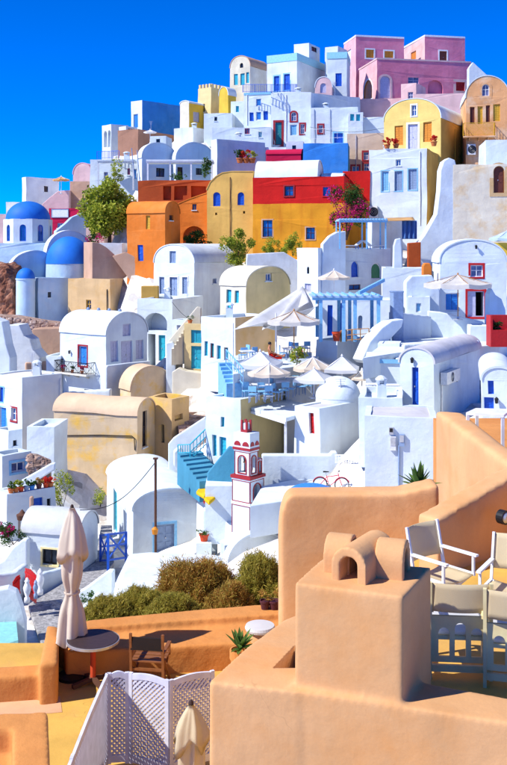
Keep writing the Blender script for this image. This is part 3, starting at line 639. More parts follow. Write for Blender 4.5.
# --- church group
H('broad white church base under the blue dome', -16, 58, None, 243, 290, 115, 4, d=9, par=.05, mat='shade_tinted_white')
H('white shaded vault of the church with a blue half dome before it', 7, 10, 58, 275, 325, 109, 58, roof='vR', peak=251, mat='shade_tinted_white')
H('white shaded church wall with one small window', 32, 38, 68, 278, 327, 105.5, 55, ops=[('R', 'win', 'dark', 47.6, 292, 51, 297.5)], mat='shade_tinted_white')
H('white arched wall behind the second blue dome', 43, 46, 93, 258, 290, 113.5, 55, roof='vR', peak=231, mat='shade_tinted_white')
H('tan church annex with two walls and small windows', 68, 110, 137, 279, 330, 104, 24, 'tan', ops=[('L', 'win', 'ochre', 86, 300, 91, 309.5), ('R', 'win', 'lilac', 125.7, 303, 130, 313)])
# --- middle left
H('white vaulted house with an iron flower balcony', 60, 106, 147, 336, 402, 81, 38, roof='vR', peak=313, ops=[('R', 'shut', 'lilac', 122.5, 324, 130.5, 336), ('R', 'shut', 'lilac', 110.5, 341.5, 118, 362), ('R', 'shut', 'lilac', 136, 340, 143.5, 359), ('R', 'door', 'lilac', 121, 341, 132.5, 368), ('L', 'door', 'mid', 78.5, 346, 87, 366, T('dark_red', .12)), ('L', 'win', 'mid', 84, 389, 89, 397)])
H('white flat roofed house with blue windows at the lane corner', -8, 22, 62, 378, 478, 73, 42, 'white', roofmat='warm_white', par=.1, ops=[('L', 'shut', 'blue', -1, 387, 3.4, 402, T('light_blue', .08)), ('L', 'shut', 'mid', -1, 407, 6.6, 429, T('light_blue', .08)), ('L', 'win', 'mid', 11, 408, 16.6, 421, T('dark_red', .12))])
H('tan hut with a square hole under the rubble wall', 26, 61, None, 334, 372, 90, 6, d=4, mat='pinkish_tan', ops=[('L', 'win', 'hole', 43, 345, 48.6, 351)])
H('long tan vaulted house with a cable across its stained wall', 54, 137, 155, 416, 512, 69, 20, 'pale_tan', roof='vR', peak=399, roofmat='tan_roof', ops=[('R', 'win', 'hole', 142.5, 411, 147, 447)])
H('small tan vault with yellow lichen behind the ruin', 120, 131, 171, 391, 415, 77, 55, 'pale_tan', roof='vR', peak=367, roofmat='tan_roof', ops=[('L', 'win', 'brown', 122.6, 389, 125.4, 398)])
H('ochre ruined hut open at the top', 148, 172, 189, 399, 450, 71, 32, 'tan_ruin', 'tan_ruin', par=1.6, roofmat='ochre', ops=[('L', 'open', 'dark', 161, 424, 164.5, 443), ('R', 'open', 'dark', 175, 414, 183, 420)])
H('white gateway house with a wide arch over the lane', 137, 172, 203, 299, 375, 92, 22, 'white', ops=[('L', 'open', 'dark', 144, 313, 167, 331, dict(arch=1, rev=1.5)), ('L', 'door', 'turq', 158.5, 335, 165.5, 361, T('white_paint', .1)), ('L', 'open', 'dark', 148, 334, 155.5, 366, dict(rev=1.5))])
H('white vaulted house with lilac shutters on its gable', 154, 194, 236, 263, 316, 99, 34, roof='vL', peak=244.5, ops=[('L', 'shut', 'grey', 169.6, 251, 175.8, 263), ('L', 'shut', 'grey', 159.3, 277, 164.8, 294, T('white_paint', .1)), ('L', 'door', 'grey', 169.6, 277, 177.6, 299, T('white_paint', .1)), ('L', 'shut', 'grey', 182, 277, 187.6, 294, T('white_paint', .1)), ('R', 'win', 'grey', 213, 278.5, 217, 283.5)])
H('cream vaulted house with a turquoise door', 220, 246, 290, 286, 328, 86, 44, 'light_cream', 'cream', roof='vR', peak=267, roofmat='light_cream', ops=[('L', 'door', 'turq', 226.4, 289, 231.4, 313), ('L', 'shut', 'turq', 234.8, 290, 239, 303), ('R', 'win', 'mid', 265.5, 273.5, 271.5, 281)])
H('cream block with tall turquoise double door', 184, 203, None, 324, 374, 78, 10, d=3, mat='cream', ops=[('L', 'shut', 'turq', 190.8, 330, 202, 343), ('L', 'door', 'turq', 190.8, 346, 202, 369)])
H('white restaurant wing with a row of narrow teal windows', 201, 235, 277, 318, 382, 74, 38, 'white', 'tan', ops=[('L', 'shut', 'turq', 204, 341, 207.5, 356), ('L', 'shut', 'teal', 210, 343, 214, 358), ('L', 'shut', 'turq', 217, 345, 221, 359), ('L', 'shut', 'teal', 224, 347, 228, 360)])
H('plain white block below the terracotta niche and the orange chimney', 383, 431, None, 268, 322, 79, 6, d=5)
H('shaded white house with arched blue window under the lounge terrace', 297, 318, 391, 248, 335, 85, 48, ops=[('R', 'shut', 'blue', 351, 262, 358.5, 277, A), ('R', 'shut', 'green', 371.5, 263, 381.5, 279, A), ('R', 'win', 'purple', 349, 284.5, 361, 290), ('L', 'win', 'dark', 306.5, 267, 309, 274, A), ('L', 'shut', 'lilac', 304.5, 284, 311, 296)], par=.1)
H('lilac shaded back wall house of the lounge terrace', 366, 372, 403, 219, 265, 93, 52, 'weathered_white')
H('white house behind the blue pergola with blue shutters', 322, 398, None, 300, 350, 73, 6, d=4, ops=[('L', 'shut', 'blue', 327.5, 305, 332.6, 336), ('L', 'shut', 'blue', 339, 303, 343, 336), ('L', 'shut', 'grey', 358, 316, 362.4, 330, A)])
H('white base block carrying the blue pergola', 316, 337, 378, 341, 376, 64.5, 42, par=.06)
# --- restaurant and foreground white houses
H('white terrace house with turquoise windows beside the blue stair', 206, 241, 330, 400, 478, 55, 34, 'white', 'cream', par=.12, ops=[('L', 'shut', 'turq', 212.4, 435, 216.6, 456), ('L', 'shut', 'turq', 219.5, 437, 226.5, 456), ('L', 'shut', 'turq', 220.6, 417, 224.4, 427)])
H('white house with a narrow red window beside the canopy', 294, 320, 360, 409, 465, 52, 42, ops=[('L', 'shut', 'red', 309, 413, 314.2, 434)], par=.06, roofmat='roof_grey')
H('white upper parapet block behind the meter wall', 359, 403, None, 398, 440, 47.5, 8, d=4)
H('broad white house wall with meter boxes and a conduit', 365, 436, None, 418, 500, 44, 8, d=3.6, par=.06, roofmat='roof_grey')
H('white low gabled house with a tall blue door', 400, 434, 480, 364, 420, 52, 28, roof='vL', peak=349, roofmat='roof_grey', ops=[('L', 'door', 'blue', 412, 367, 418.6, 405)])
H('white vaulted house with blue window behind the big terracotta wall', 483, 515, None, 381, 425, 47, 12, d=6, roof='vL', peak=368, ops=[('L', 'shut', 'blue', 488.5, 380.5, 494.4, 394), ('L', 'shut', 'blue', 484, 397, 494, 412)])
H('white box house below the broad white slope', 365, 401, None, 360, 405, 55.5, 8, d=4, cornice=('light_blue', .2))
# --- lower left
H('white chapel with a long vault and a lilac door', 107, 133, 205, 511, 558, 55, 73, roof='vR', peak=490, ops=[('L', 'shut', 'turq', 113.4, 490, 117, 533), ('L', 'shut', 'grey', 123.4, 511, 126.4, 541), ('R', 'door', 'grey', 155, 524, 174.5, 552, T('light_blue', .14))])
H('small white shed with a weathered vault and a barred window', 22, 80, 98, 536, 574, 50, 14, roof='vR', peak=512, roofmat='weathered_white', ops=[('L', 'win', 'dark', 42, 549, 57.5, 565, T('cream_paint', .08))])
H('white house with potted plants along its roof ledge', -4, 7, 55, 494, 535, 53.5, 54, par=.04, roofmat='warm_white', ops=[('R', 'door', 'blue', 33, 498, 43, 514), ('R', 'win', 'dark', 46.6, 499, 50.4, 511)])
H('plain white block above the potted ledge', 27, 54, None, 427, 475, 64.5, 6, d=3)
H('white shaded annex with a light blue framed window', -9, 2, 31, 456, 498, 57.5, 50, ops=[('R', 'win', 'light', 11, 462, 25, 472, T('light_blue', .14))])
H('low white block with a blue arch top behind the big terracotta wall', 287, 337, None, 517, 530, 41, 4, d=3.5, roof='vL', peak=505, roofmat='mid_blue')
H('white shaded vault below the bell tower', 224, 228, 284, 566, 590, 45, 56, roof='vR', peak=534, wob=.03)

# --- small stepped blocks, annexes and terrace boxes between the houses
H('white block beside the iron flower balcony', 46, 60, None, 356, 388, 84, 8, d=3)
H('low white block under the lane corner windows', -6, 8, 22, 431, 475, 66, 42, ops=[('R', 'win', 'dark', 13, 440, 17, 446)])
H('white step block under the green terrace bush', 288, 316, None, 359, 384, 62, 8, d=2, par=.05)
H('small white box below the cafe parasol terrace', 408, 430, None, 297, 328, 70.5, 10, d=3, ops=[('L', 'shut', 'light', 416, 303, 421, 312)])
H('white box below the yellow rounded annex', 204, 232, None, 113, 140, 138, 8, d=4, ops=[('L', 'win', 'dark', 214, 117, 217, 121)])
H('narrow white box below the cream curved gable house', 231, 247, None, 101, 130, 140.5, 10, d=3, ops=[('L', 'shut', 'turq', 236, 106, 239, 112)])
H('low white box between the crimson vault and the teal door', 262, 286, None, 147, 168, 126, 8, d=4)
H('little white annex beside the bright blue cube', 286, 303, None, 141, 165, 125, 8, d=3, ops=[('L', 'win', 'dark', 292, 145, 296, 150)])
H('white terrace box under the yellow green tree', 92, 122, None, 243, 270, 112, 8, d=3, par=.1)
H('small white cube on the slope of the gateway house', 172, 186, 196, 320, 345, 84, 30, ops=[('L', 'win', 'mid', 177, 325, 181, 332)])
H('white cube behind the slatted lounge pergola', 386, 398, None, 226, 262, 96, 8, d=3)
H('white plinth block beside the red planter', 470, 488, None, 326, 350, 64, 8, d=2, par=.05)
H('white step block at the foot of the pergola ramp', 378, 400, None, 344, 366, 60.5, 10, d=2, par=.05)
H('pale low hut above the second blue dome', 86, 104, None, 226, 250, 122, 10, d=4, mat='pale_pink', ops=[('L', 'win', 'dark', 94, 230, 97, 235)])
H('white roof box above the two vault porch', 150, 166, None, 136, 150, 128, 10, d=3, ops=[('L', 'win', 'dark', 156, 139, 160, 144)])

# manual ground levels: foreground slope, lanes, hill behind the skyline, the fall to the sea
for p in ((-6, 19.5, -8.2), (-3, 19.5, -8.1), (0, 19.5, -8.0), (2, 20, -8.0), (-3, 23, -9.6), (0, 23, -9.4), (-3, 28, -13.0), (1, 28, -12.5), (5, 24, -9.0), (-9, 24, -11), (-8, 30, -14.5), (-12, 36, -17), (-2, 34, -15.2), (3, 34, -14.5),
          (-9.5, 40, -16.9), (-8.6, 44, -16.8), (-7.5, 48, -16.7), (-11, 44, -16.9), (6, 38, -13.5), (10, 38, -12.8), (-4.5, 54, -17.3), (-3.6, 54.5, -17.2), (-2.9, 56, -17.0), (-3.4, 57.5, -17.2), (-4.2, 59, -17.3), (-3.2, 52.5, -17.0), (-3.5, 52, -16.8), (-2, 50, -15.6), (-2.2, 57, -15.5), (-4.3, 71, -13.4), (-5.0, 75, -12.5), (-5.9, 79, -11.5), (-6.8, 84, -10.7), (-9.8, 57, -18.0), (-10.2, 61, -18.3), (-10.4, 65, -18.2), (-5, 53, -17), (-2.6, 51, -16.4), (-11, 58, -18), (-8.5, 53, -17.6), (-6, 52, -17.4), (2, 47, -12.8), (4, 46.5, -11.9), (1, 44, -13.4), (9, 50, -11.9),
          (-8, 8, -7.5), (8, 8, -7.5), (0, 4, -7.5), (-8, 15, -7.6), (8, 16, -6.5), (14, 20, -6.5), (-14, 14, -9), (0, 12, -7.5), (-3, 15, -7.5), (3, 12, -5.5), (16, 30, -8), (20, 44, -9)):
    CTRL.append(p)
for x in range(-110, 151, 20):
    CTRL += [(x, 172, 14 - (-x - 15) * .5 if x < -15 else 14 - x * .06), (x, 190, (6 - (-x - 15) * .4) if x < -15 else 6 - x * .1), (x, 215, -12), (x, 250, -50), (x, 280, -94)]
for y in range(-20, 281, 20):
    CTRL += [(-90, y, -70), (-130, y, -94), (-60, y, -24 if y < 100 else -12), (100, y, 6 if y > 60 else -4), (150, y, -10), (190, y, -94)]
for x in range(-110, 171, 20):
    CTRL += [(x, -10, -14), (x, -30, -40), (x, -60, -94)]

def smooth_grid(x0, x1, y0, y1, st):
    nx = int((x1 - x0) / st) + 1; ny = int((y1 - y0) / st) + 1
    mb = MB(); mb.v = []
    for j in range(ny):
        for i in range(nx):
            x, y = x0 + i * st, y0 + j * st
            mb.v.append(Vector((x, y, ground(x, y) + noise.noise(Vector((x, y, 0)) * .35) * .25)))
    mb.f = [(j * nx + i, j * nx + i + 1, (j + 1) * nx + i + 1, (j + 1) * nx + i) for j in range(ny - 1) for i in range(nx - 1)]
    return mb
import numpy as np
def grid_np(x0, x1, y0, y1, st):
    C_ = np.array(CTRL); xs = np.arange(x0, x1 + .01, st); ys = np.arange(y0, y1 + .01, st)
    Z = np.zeros((len(ys), len(xs)))
    for j, y in enumerate(ys):
        d2 = (xs[:, None] - C_[None, :, 0]) ** 2 + (y - C_[None, :, 1]) ** 2 + .3; w_ = 1 / (d2 * d2)
        Z[j] = (w_ * C_[None, :, 2]).sum(1) / w_.sum(1)
    mb = MB(); nx = len(xs); ny = len(ys)
    mb.v = [Vector((float(xs[i]), float(ys[j]), float(Z[j, i]) + noise.noise(Vector((float(xs[i]), float(ys[j]), 0)) * .5) * .2)) for j in range(ny) for i in range(nx)]
    mb.f = [(j * nx + i, j * nx + i + 1, (j + 1) * nx + i + 1, (j + 1) * nx + i) for j in range(ny - 1) for i in range(nx - 1)]
    return mb
tag(grid_np(-130, 190, -60, 280, 1.6).build('hillside', 'hill_soil', smooth=True), kind='structure')
tag(MB().add([(-30000, -30000, -92), (30000, -30000, -92), (30000, 30000, -92), (-30000, 30000, -92)], [(0, 1, 2, 3)]).build('sea', 'sea_water'), kind='structure')
for h_ in HS: build_house(h_)

HB = {h['label']: h for h in HS}
def hfind(s):
    for k, v in HB.items():
        if s in k: return v
    raise KeyError(s)
def gz(px, Y): p = P(px, HY, Y); return ground(p.x, p.y)

# ------------------------------------------------------------------ lanes and terraces (setting)
def level(name, pix, Z, mat, thick=.25):
    o = slab(name, None, None, pix, Z, mat, thick=thick, kind='structure', bev=.04); return o
level('path', [(44, 652), (28, 604), (58, 586), (95, 562), (101, 525), (112, 525), (114, 562), (94, 592), (80, 618), (78, 652)], -16.5, 'gravel')
level('terrace', [(363, 358), (402, 352), (440, 348), (500, 345), (520, 330), (482, 326), (440, 322), (405, 326), (385, 342)], -6.0, 'white', 1.2)
level('terrace', [(250, 506), (290, 500), (362, 497), (362, 480), (300, 478), (262, 486)], -11.75, 'white', 1.5)
level('terrace', [(233, 374), (300, 366), (312, 352), (255, 352), (232, 356)], -7.15, 'white', 1.4)
level('terrace', [(224, 545), (266, 541), (264, 518), (226, 520)], -14.05, 'white', 1.6)
slab('low_wall', 'white flat wall carrying the yellow cushions', 'wall', [(190, 487), (200, 481), (222, 499), (208, 506)], -14.0, 'white')

# ------------------------------------------------------------------ domes and apses
def dome(label, px, Y, rpx, py_rim, py_top, py_base, mat, drum='white', octagon=False, name='church_dome', wins=(), over=1.0, lip=True):
    r = rpx / F * Y; zr = (HY - py_rim) / F * Y; zt = (HY - py_top) / F * Y; zb = (HY - py_base) / F * Y - .6
    c = P(px, HY, Y); c.y += r; c.x = (px - CX) / F * c.y; c.z = zb
    root = empty(name, c, label, 'dome')
    n = 8 if octagon else 28
    if octagon:
        a0 = R(22.5); R_ = r / math.cos(R(22.5)); mb = MB()
        pts = [Vector((c.x + R_ * math.cos(a0 + k * math.pi / 4), c.y + R_ * math.sin(a0 + k * math.pi / 4), 0)) for k in range(8)]
        ops = []
        for k in range(8):
            a, b = pts[k], pts[(k + 1) % 8]; U = (b - a).normalized(); N = Vector((U.y, -U.x, 0)); fc = Face(a, U, N, (b - a).length)
            loops = [[(0, zb), (fc.ln, zb), (fc.ln, zr), (0, zr)]]
            if N.y < 0.1:
                m = fc.ln / 2; lp = arch_loop(m - fc.ln * .17, m + fc.ln * .17, zr - (zr - zb - .6) * .82, zr - (zr - zb - .6) * .2); loops.append(lp); ops.append((fc, lp))
                q = len(lp); mb.add([fc.pt(*p) for p in lp] + [fc.pt(*p, -.2) for p in lp], [(i, (i + 1) % q, q + (i + 1) % q, q + i) for i in range(q)])
            mb.poly(loops, lambda u, z: fc.pt(u, z))
        mb.build('drum', drum, root)
        for fc, lp in ops:
            wb = MB(); ring(wb, fc, grow(lp, .03), grow(lp, -.08), -.18, -.1); us = [p[0] for p in lp]; zs_ = [p[1] for p in lp]; um = (min(us) + max(us)) / 2
            fbox(wb, fc, um - .03, um + .03, min(zs_), max(zs_) - .1, -.17, -.11); wo_ = wb.build('window', 'blue', root)
            pb = MB(); pb.poly([lp], lambda u, z: fc.pt(u, z, -.16)); pb.build('pane', 'pane_blue', wo_)
    else:
        MB().lathe([(r * .995, zb), (r, (zb + zr) / 2), (r * .985, zr)], 32, (c.x, c.y, 0)).build('drum', drum, root, smooth=True)
    if lip:
        MB().lathe([(r * .98, zr - .12), (r * 1.05, zr - .1), (r * 1.05, zr + .04), (r * .9, zr + .06)], 8 if octagon else 32, (c.x, c.y, 0), a0=R(22.5)).build('cornice', drum, root)
    rd = r * over; hgt = zt - zr
    MB().lathe([(rd * math.cos(math.pi / 2 * k / 12), zr + hgt * math.sin(math.pi / 2 * k / 12)) for k in range(13)], 40, (c.x, c.y, 0)).build('dome', mat, root, smooth=True)
    return root
dome('big bright blue church dome on a white octagonal drum with arched windows', 28, 116, 23, 219, 200, 246, 'dome_blue', octagon=True, over=.98)
dome('second blue church dome set before a white arched wall', 69, 108.5, 23.5, 264, 236, 282, 'dome_blue', drum='shade_tinted_white', over=1.0, lip=False)
dome('small blue half dome on a round white apse', 25.5, 104, 9.5, 279, 268, 322, 'dome_blue', drum='shade_tinted_white', name='church_apse')
dome('low white dome beside the restaurant canopy', 338, 54.0, 23, 400, 379, 401, 'white', name='white_dome', lip=False)

# ------------------------------------------------------------------ free-standing walls, buttresses, stairs and ruins
profile('buttress', 'tall white flared buttress of the cream stained house', 'buttress', [(441, 170), (444, 161), (449, 157.5), (455, 160), (457, 168), (457, 265), (405, 265), (412, 252), (425, 235), (437, 214), (440, 190)], 95.4, 3, 1.6, 'white')
profile('stair_wall', 'white sloping stair wall between the pink house and the peach gable', 'wall', [(469, 68), (473, 62), (497, 84), (497, 98), (469, 98)], 149, 0, 1.5, 'white')
profile('stair_wall', 'pale pink stepped wall behind the crimson house', 'wall', [(38, 212), (42, 204), (50, 197), (58, 191), (69, 190), (69, 212)], 138, 0, 2, 'pale_pink')
profile('curved_wall', 'light blue curved wall under the tree', 'wall', [(55, 245), (56, 231), (66, 223), (72, 217), (84, 212), (92, 217), (92, 245)], 126, 20, 2, 'pale_blue')
profile('buttress', 'rounded brown buttress beside the second blue dome', 'buttress', [(92, 283), (92, 242), (98, 242.5), (106, 247), (114, 254), (122, 264), (128, 274), (131, 283)], 106.5, 25, 3.5, 'pinkish_tan')
profile('retaining_wall', 'pinkish tan wall below the orange barrel house', 'wall', [(112, 256), (125, 252), (146, 262), (155, 270), (157, 300), (136, 300), (131, 282)], 105.5, -5, 1.0, 'pinkish_tan')
profile('retaining_wall', 'ochre block beside the white vaulted house', 'wall', [(141, 286), (158, 286), (158, 302), (141, 302)], 96, 0, 1.2, 'ochre')
profile('white_ruin', 'white broken wall with a small green window', 'ruin', [(2, 380), (3, 328), (8, 325), (19, 325), (24, 336), (30, 340), (33, 350), (40, 358), (42, 380)], 85, -8, 2.2, 'weathered_white')
profile('white_ruin', 'white leaning wall beside the broken wall with the green window', 'ruin', [(-8, 385), (-8, 318), (2, 322), (6, 345), (10, 358), (10, 385)], 82, -8, 1.6, 'white')
RK = profile('rock_face', 'red brown volcanic rock beside the church', 'rock', [(-14, 325), (-14, 264), (-2, 265), (8, 270), (12, 284), (14, 300), (15, 325)], 106, -15, 4, 'rock', bev=0)
_r = RK.modifiers.new('r', 'REMESH'); _r.mode = 'VOXEL'; _r.voxel_size = .22
for _s, _a in ((1.6, 1.3), (.5, .5)):
    _t = bpy.data.textures.new('crag', 'CLOUDS'); _t.noise_scale = _s; _t.noise_depth = 3; _d = RK.modifiers.new('d', 'DISPLACE'); _d.texture = _t; _d.strength = _a; _d.texture_coords = 'GLOBAL'
RW = profile('rubble_wall', 'brown rubble wall under the white church', 'wall', [(-10, 332), (-10, 316), (10, 317), (38, 322), (64, 325), (66, 336), (40, 337)], 92, -4, 3.0, 'rubble')
profile('low_wall', 'flat tan slab wall over the tan hut', 'wall', [(30, 338), (32, 329), (60, 328), (63, 337)], 89.5, -4, 2.5, 'pinkish_tan')
profile('stair_wall', 'cream stair parapet climbing to the restaurant', 'wall', [(166, 350), (168, 341), (197, 306.5), (201, 308), (201, 336), (184, 340), (178, 350)], 79, -4, .5, 'light_cream')
profile('lane_wall', 'cream curved wall below the turquoise double door', 'wall', [(172, 400), (172, 372), (178, 368), (186, 371), (203, 373), (206, 400)], 77, -6, 1.0, 'light_cream')
profile('arch_post', 'white flared post at the foot of the cream stair', 'post', [(166, 392), (166, 343), (172, 342), (178, 348), (176, 362), (175, 392)], 78.4, 0, .9, 'white')
profile('lane_wall', 'white sloping wall alongside the turquoise stair', 'wall', [(168, 490), (168, 444), (173, 438), (205, 417), (207, 421), (207, 436), (190, 458), (190, 490)], 61, -6, .4, 'white')
profile('sloped_parapet', 'white sloping parapet descending beside the chapel', 'wall', [(174, 452), (180, 447), (217, 500), (229, 530), (232, 548), (210, 548), (204, 516), (190, 490), (174, 466)], 60, 8, .6, 'white')
profile('awning_ramp', 'blue shaded sloping ramp beside the blue pergola', 'ramp', [(362, 360), (370, 342), (382, 328), (392, 321), (404, 319), (402, 327), (388, 342), (374, 355), (366, 364)], 62.5, 32, 1.0, 'white', down=False)
profile('low_wall', 'white parapet before the domed cafe house', 'wall', [(428, 336), (428, 311), (440, 312), (484, 322), (484, 342)], 67, -6, .5, 'white')
profile('shaped_wall', 'shade-tinted white stepped wall beside the red planter', 'wall', [(488, 330), (489, 294), (492, 288), (496, 295), (502, 299), (506, 310), (507, 330)], 67, 15, .6, 'pale_blue')  # white wall, the blue of its shade is put into the colour
profile('low_wall', 'white terrace wall behind the red bicycle', 'wall', [(262, 492), (262, 455), (330, 455), (332, 452), (337, 452), (338, 457), (360, 458), (360, 492)], 50, 2, .5, 'white')
profile('curved_parapet', 'rounded white parapet on the lounge terrace', 'wall', [(320, 256), (323, 244), (330, 236), (337, 232), (346, 231), (346, 256)], 85.5, 18, .6, 'white')
profile('spire_post', 'white pointed post beside the lounge terrace', 'post', [(392, 275), (394, 246), (396, 239), (401, 238), (402, 250), (405, 275)], 80, 0, .7, 'white')
profile('pillar', 'grey blue pillar with a dark ball beside the pergola', 'pillar', [(393, 322), (393, 293), (392, 291), (405, 291), (404, 293), (404, 322)], 64, 10, .7, 'grey_blue')
profile('garden_wall', 'white curved garden wall beside the pink flowers', 'wall', [(-6, 585), (-6, 566), (4, 560), (12, 548), (22, 540), (27, 540), (27, 585)], 49, -5, .5, 'white')
profile('pool_wall', 'white curved wall round the small turquoise pool', 'wall', [(-12, 680), (-12, 592), (8, 588), (17, 592), (22, 606), (26, 622), (26, 680)], 41, 8, .5, 'white')
profile('garden_wall', 'low white trough wall beside the dry shrubs', 'wall', [(78, 612), (78, 592), (84, 589), (108, 571), (113, 571), (113, 612)], 46, -8, .4, 'white')
profile('stair_wall', 'white diagonal handrail wall above the potted ledge', 'wall', [(14, 493), (15, 484), (50, 464), (55, 463), (55, 470), (30, 485), (24, 493)], 56, 0, .35, 'white')
RP = profile('rubble_wall', 'rubble panel in the white wall above the pots', 'wall', [(28, 472), (28, 454), (36, 455), (50, 461), (51, 472)], 57.6, 0, .4, 'rubble')

profile('garden_post', 'beige slab post beside the dark blue door', 'post', [(28, 528), (29, 497), (32.5, 497), (33, 528)], 52, 0, .3, 'pinkish_tan')
profile('planter_wall', 'bluish white planter below the red and yellow house', 'planter', [(246, 272), (247, 254), (284, 252), (300, 262), (300, 280), (250, 280)], 97, 4, 1.2, 'weathered_white')
profile('low_wall', 'white wall block under the restaurant parasols', 'wall', [(246, 392), (246, 366), (268, 365), (269, 392)], 57.5, 0, 1.6, 'white')
profile('low_wall', 'cream wall behind the restaurant chairs', 'wall', [(286, 392), (286, 378), (318, 376), (318, 392)], 58.5, 5, .5, 'warm_white')
profile('low_wall', 'white parapet with rounded end between the pergola and the cafe', 'wall', [(405, 330), (406, 282), (412, 276), (432, 275), (440, 290), (440, 330)], 73, 0, 1.2, 'white')
slab('white_roof', 'broad white rounded roof behind the dry shrubs', 'roof', [(127, 552), (150, 550), (222, 553), (230, 568), (240, 596), (109, 604), (116, 574)], -14.3, 'white', bev=.35)
slab('white_roof', 'white flat roof strip over the box house', 'roof', [(366, 358), (402, 354), (404, 348), (384, 344)], -6.3, 'white', thick=.5)

def stones(ob, pix, Y, ang, n, seed, r0, r1, mat='rubble'):
    rnd = random.Random(seed); mb = MB(); a = R(ang); ref = sum(p[0] for p in pix) / len(pix); xs = [p[0] for p in pix]
    fc = Face(P(ref, HY, Y), Vector((math.cos(a), math.sin(a), 0)), Vector((math.sin(a), -math.cos(a), 0)), 1)
    x0, x1, y0, y1 = pix
    for _ in range(n):
        u, z = fc.uz(rnd.uniform(x0[0], x1[0]), 0); t = rnd.random(); px = rnd.uniform(x0[0], x1[0]); f = (px - x0[0]) / (x1[0] - x0[0]); ya = x0[1] + (x1[1] - x0[1]) * f; yb = y0[1] + (y1[1] - y0[1]) * f
        u, z = fc.uz(px, ya + (yb - ya) * t); c = fc.pt(u, z, rnd.uniform(-.05, .05)); r = rnd.uniform(r0, r1); k = len(mb.v)
        sx, sy, sz = r * rnd.uniform(.8, 1.5), r * .6, r * rnd.uniform(.6, 1)
        for i in range(3):
            for j in range(6):
                al = (i - 1) * .8; b = j * math.pi / 3; mb.v.append(c + Vector((sx * math.cos(al) * math.cos(b), sy * math.cos(al) * math.sin(b), sz * math.sin(al))) + Vector((rnd.gauss(0, .1), rnd.gauss(0, .1), rnd.gauss(0, .1))) * r)
        for i in range(2):
            for j in range(6): mb.f.append((k + i * 6 + j, k + i * 6 + (j + 1) % 6, k + i * 6 + 6 + (j + 1) % 6, k + i * 6 + 6 + j))
        mb.f.append(tuple(k + 12 + j for j in range(6)))
    o = mb.build('stones', mat, ob); o['kind'] = 'stuff'
stones(RP, [(28.5, 455), (50, 462), (28.5, 471), (50, 471)], 57.5, 0, 90, 5, .1, .24)
stones(RW, [(-8, 317), (64, 326), (-8, 331), (64, 336)], 91.8, -4, 420, 3, .18, .42)
# stairs: each step its own part
def stair(label, p0, p1, width, n, mat, ang=0, name='stair'):
    a, b = P(*p0), P(*p1); root = empty(name, a, label, 'stair'); d = b - a
    side = Vector((math.cos(R(ang)), math.sin(R(ang)), 0)) * width / 2; run = Vector((d.x, d.y, 0)) / n; low = min(a.z, b.z) - 1.0
    for k in range(n):
        q = a + Vector((d.x, d.y, 0)) * (k / n); z = a.z + d.z * (k + 1) / n
        base = [q - side, q + side, q + side + run * 1.02, q - side + run * 1.02]
        MB().hexa([Vector((v.x, v.y, low)) for v in base] + [Vector((v.x, v.y, z)) for v in base]).build('step', mat, root)
    return root
stair('turquoise painted stair beside the white terrace house', (212, 482, 52.5), (189, 452, 56.5), 1.5, 7, 'turq_wall', 30)
stair('cream steps climbing to the restaurant wing', (172, 352, 78), (193, 318, 79.6), 1.0, 9, 'light_cream', 90)
stair('blue steps up to the upper restaurant terrace', (238, 386, 56.5), (229, 362, 60), 1.4, 6, 'light_blue', 20)
stair('worn lane steps rising to the white gateway', (199, 438, 69.5), (166, 366, 87), 2.4, 18, 'rubble', 10)
profile('stair_parapet', 'turquoise parapet panel of the painted stair', 'parapet', [(206, 490), (207, 473), (229, 446), (236, 448), (237, 496), (220, 496)], 51.5, -10, .15, 'turq_wall', down=False)

# ------------------------------------------------------------------ rails
def railing(label, pts, hgt, mat, sp=.14, name='railing', parent=None, mid=False, r=.02):
    q = [P(*p) for p in pts]; root = parent or empty(name, q[0], label, 'railing')
    up = Vector((0, 0, hgt)); tr = MB(); bl = MB()
    for a, b in zip(q, q[1:]):
        tr.bar(a + up, b + up, .06, .05); tr.bar(a + up * .12, b + up * .12, .04, .04)
        if mid: tr.bar(a + up * .55, b + up * .55, .04, .04)
        n = max(2, int((b - a).length / sp))
        for k in range(n + 1):
            p = a.lerp(b, k / n); bl.bar(p, p + up, r * 2 if k % 6 else r * 3.4)
    t = tr.build('rail', mat, root); b_ = bl.build('balusters', mat, t if parent else root); b_['kind'] = 'stuff'
    return root
railing('blue balcony railing before the turquoise cornice house', [(243, 92.4, 135.6), (271, 92.4, 133.6), (297, 92, 140)], 1.1, 'blue', .3, r=.03)
railing('blue roof railing on the white house beside the tree', [(97, 159, 128), (119, 158.5, 126.5)], 1.0, 'blue', .3, r=.03)
railing('white thin roof rail above the beige house', [(310, 140, 129), (358, 138, 128)], 1.4, 'white_paint', .9, r=.015)
railing('turquoise stair landing rail beside the white wall', [(178, 462, 57), (190, 462, 55.6), (207, 445, 56.5)], 1.0, 'turquoise', .3, mid=True)
railing('blue rail on the restaurant steps', [(226, 366, 59), (243, 386, 56)], 1.0, 'light_blue', .4, mid=True)
railing('wooden rail beside the blue pergola', [(341, 342, 64), (352, 341, 63.4), (369, 340, 63)], .75, 'light_wood', .5, mid=True, r=.03)
railing('white picket fence above the red bicycle', [(336, 463, 49), (359, 463, 48.6)], .4, 'white_paint', .12, r=.025)

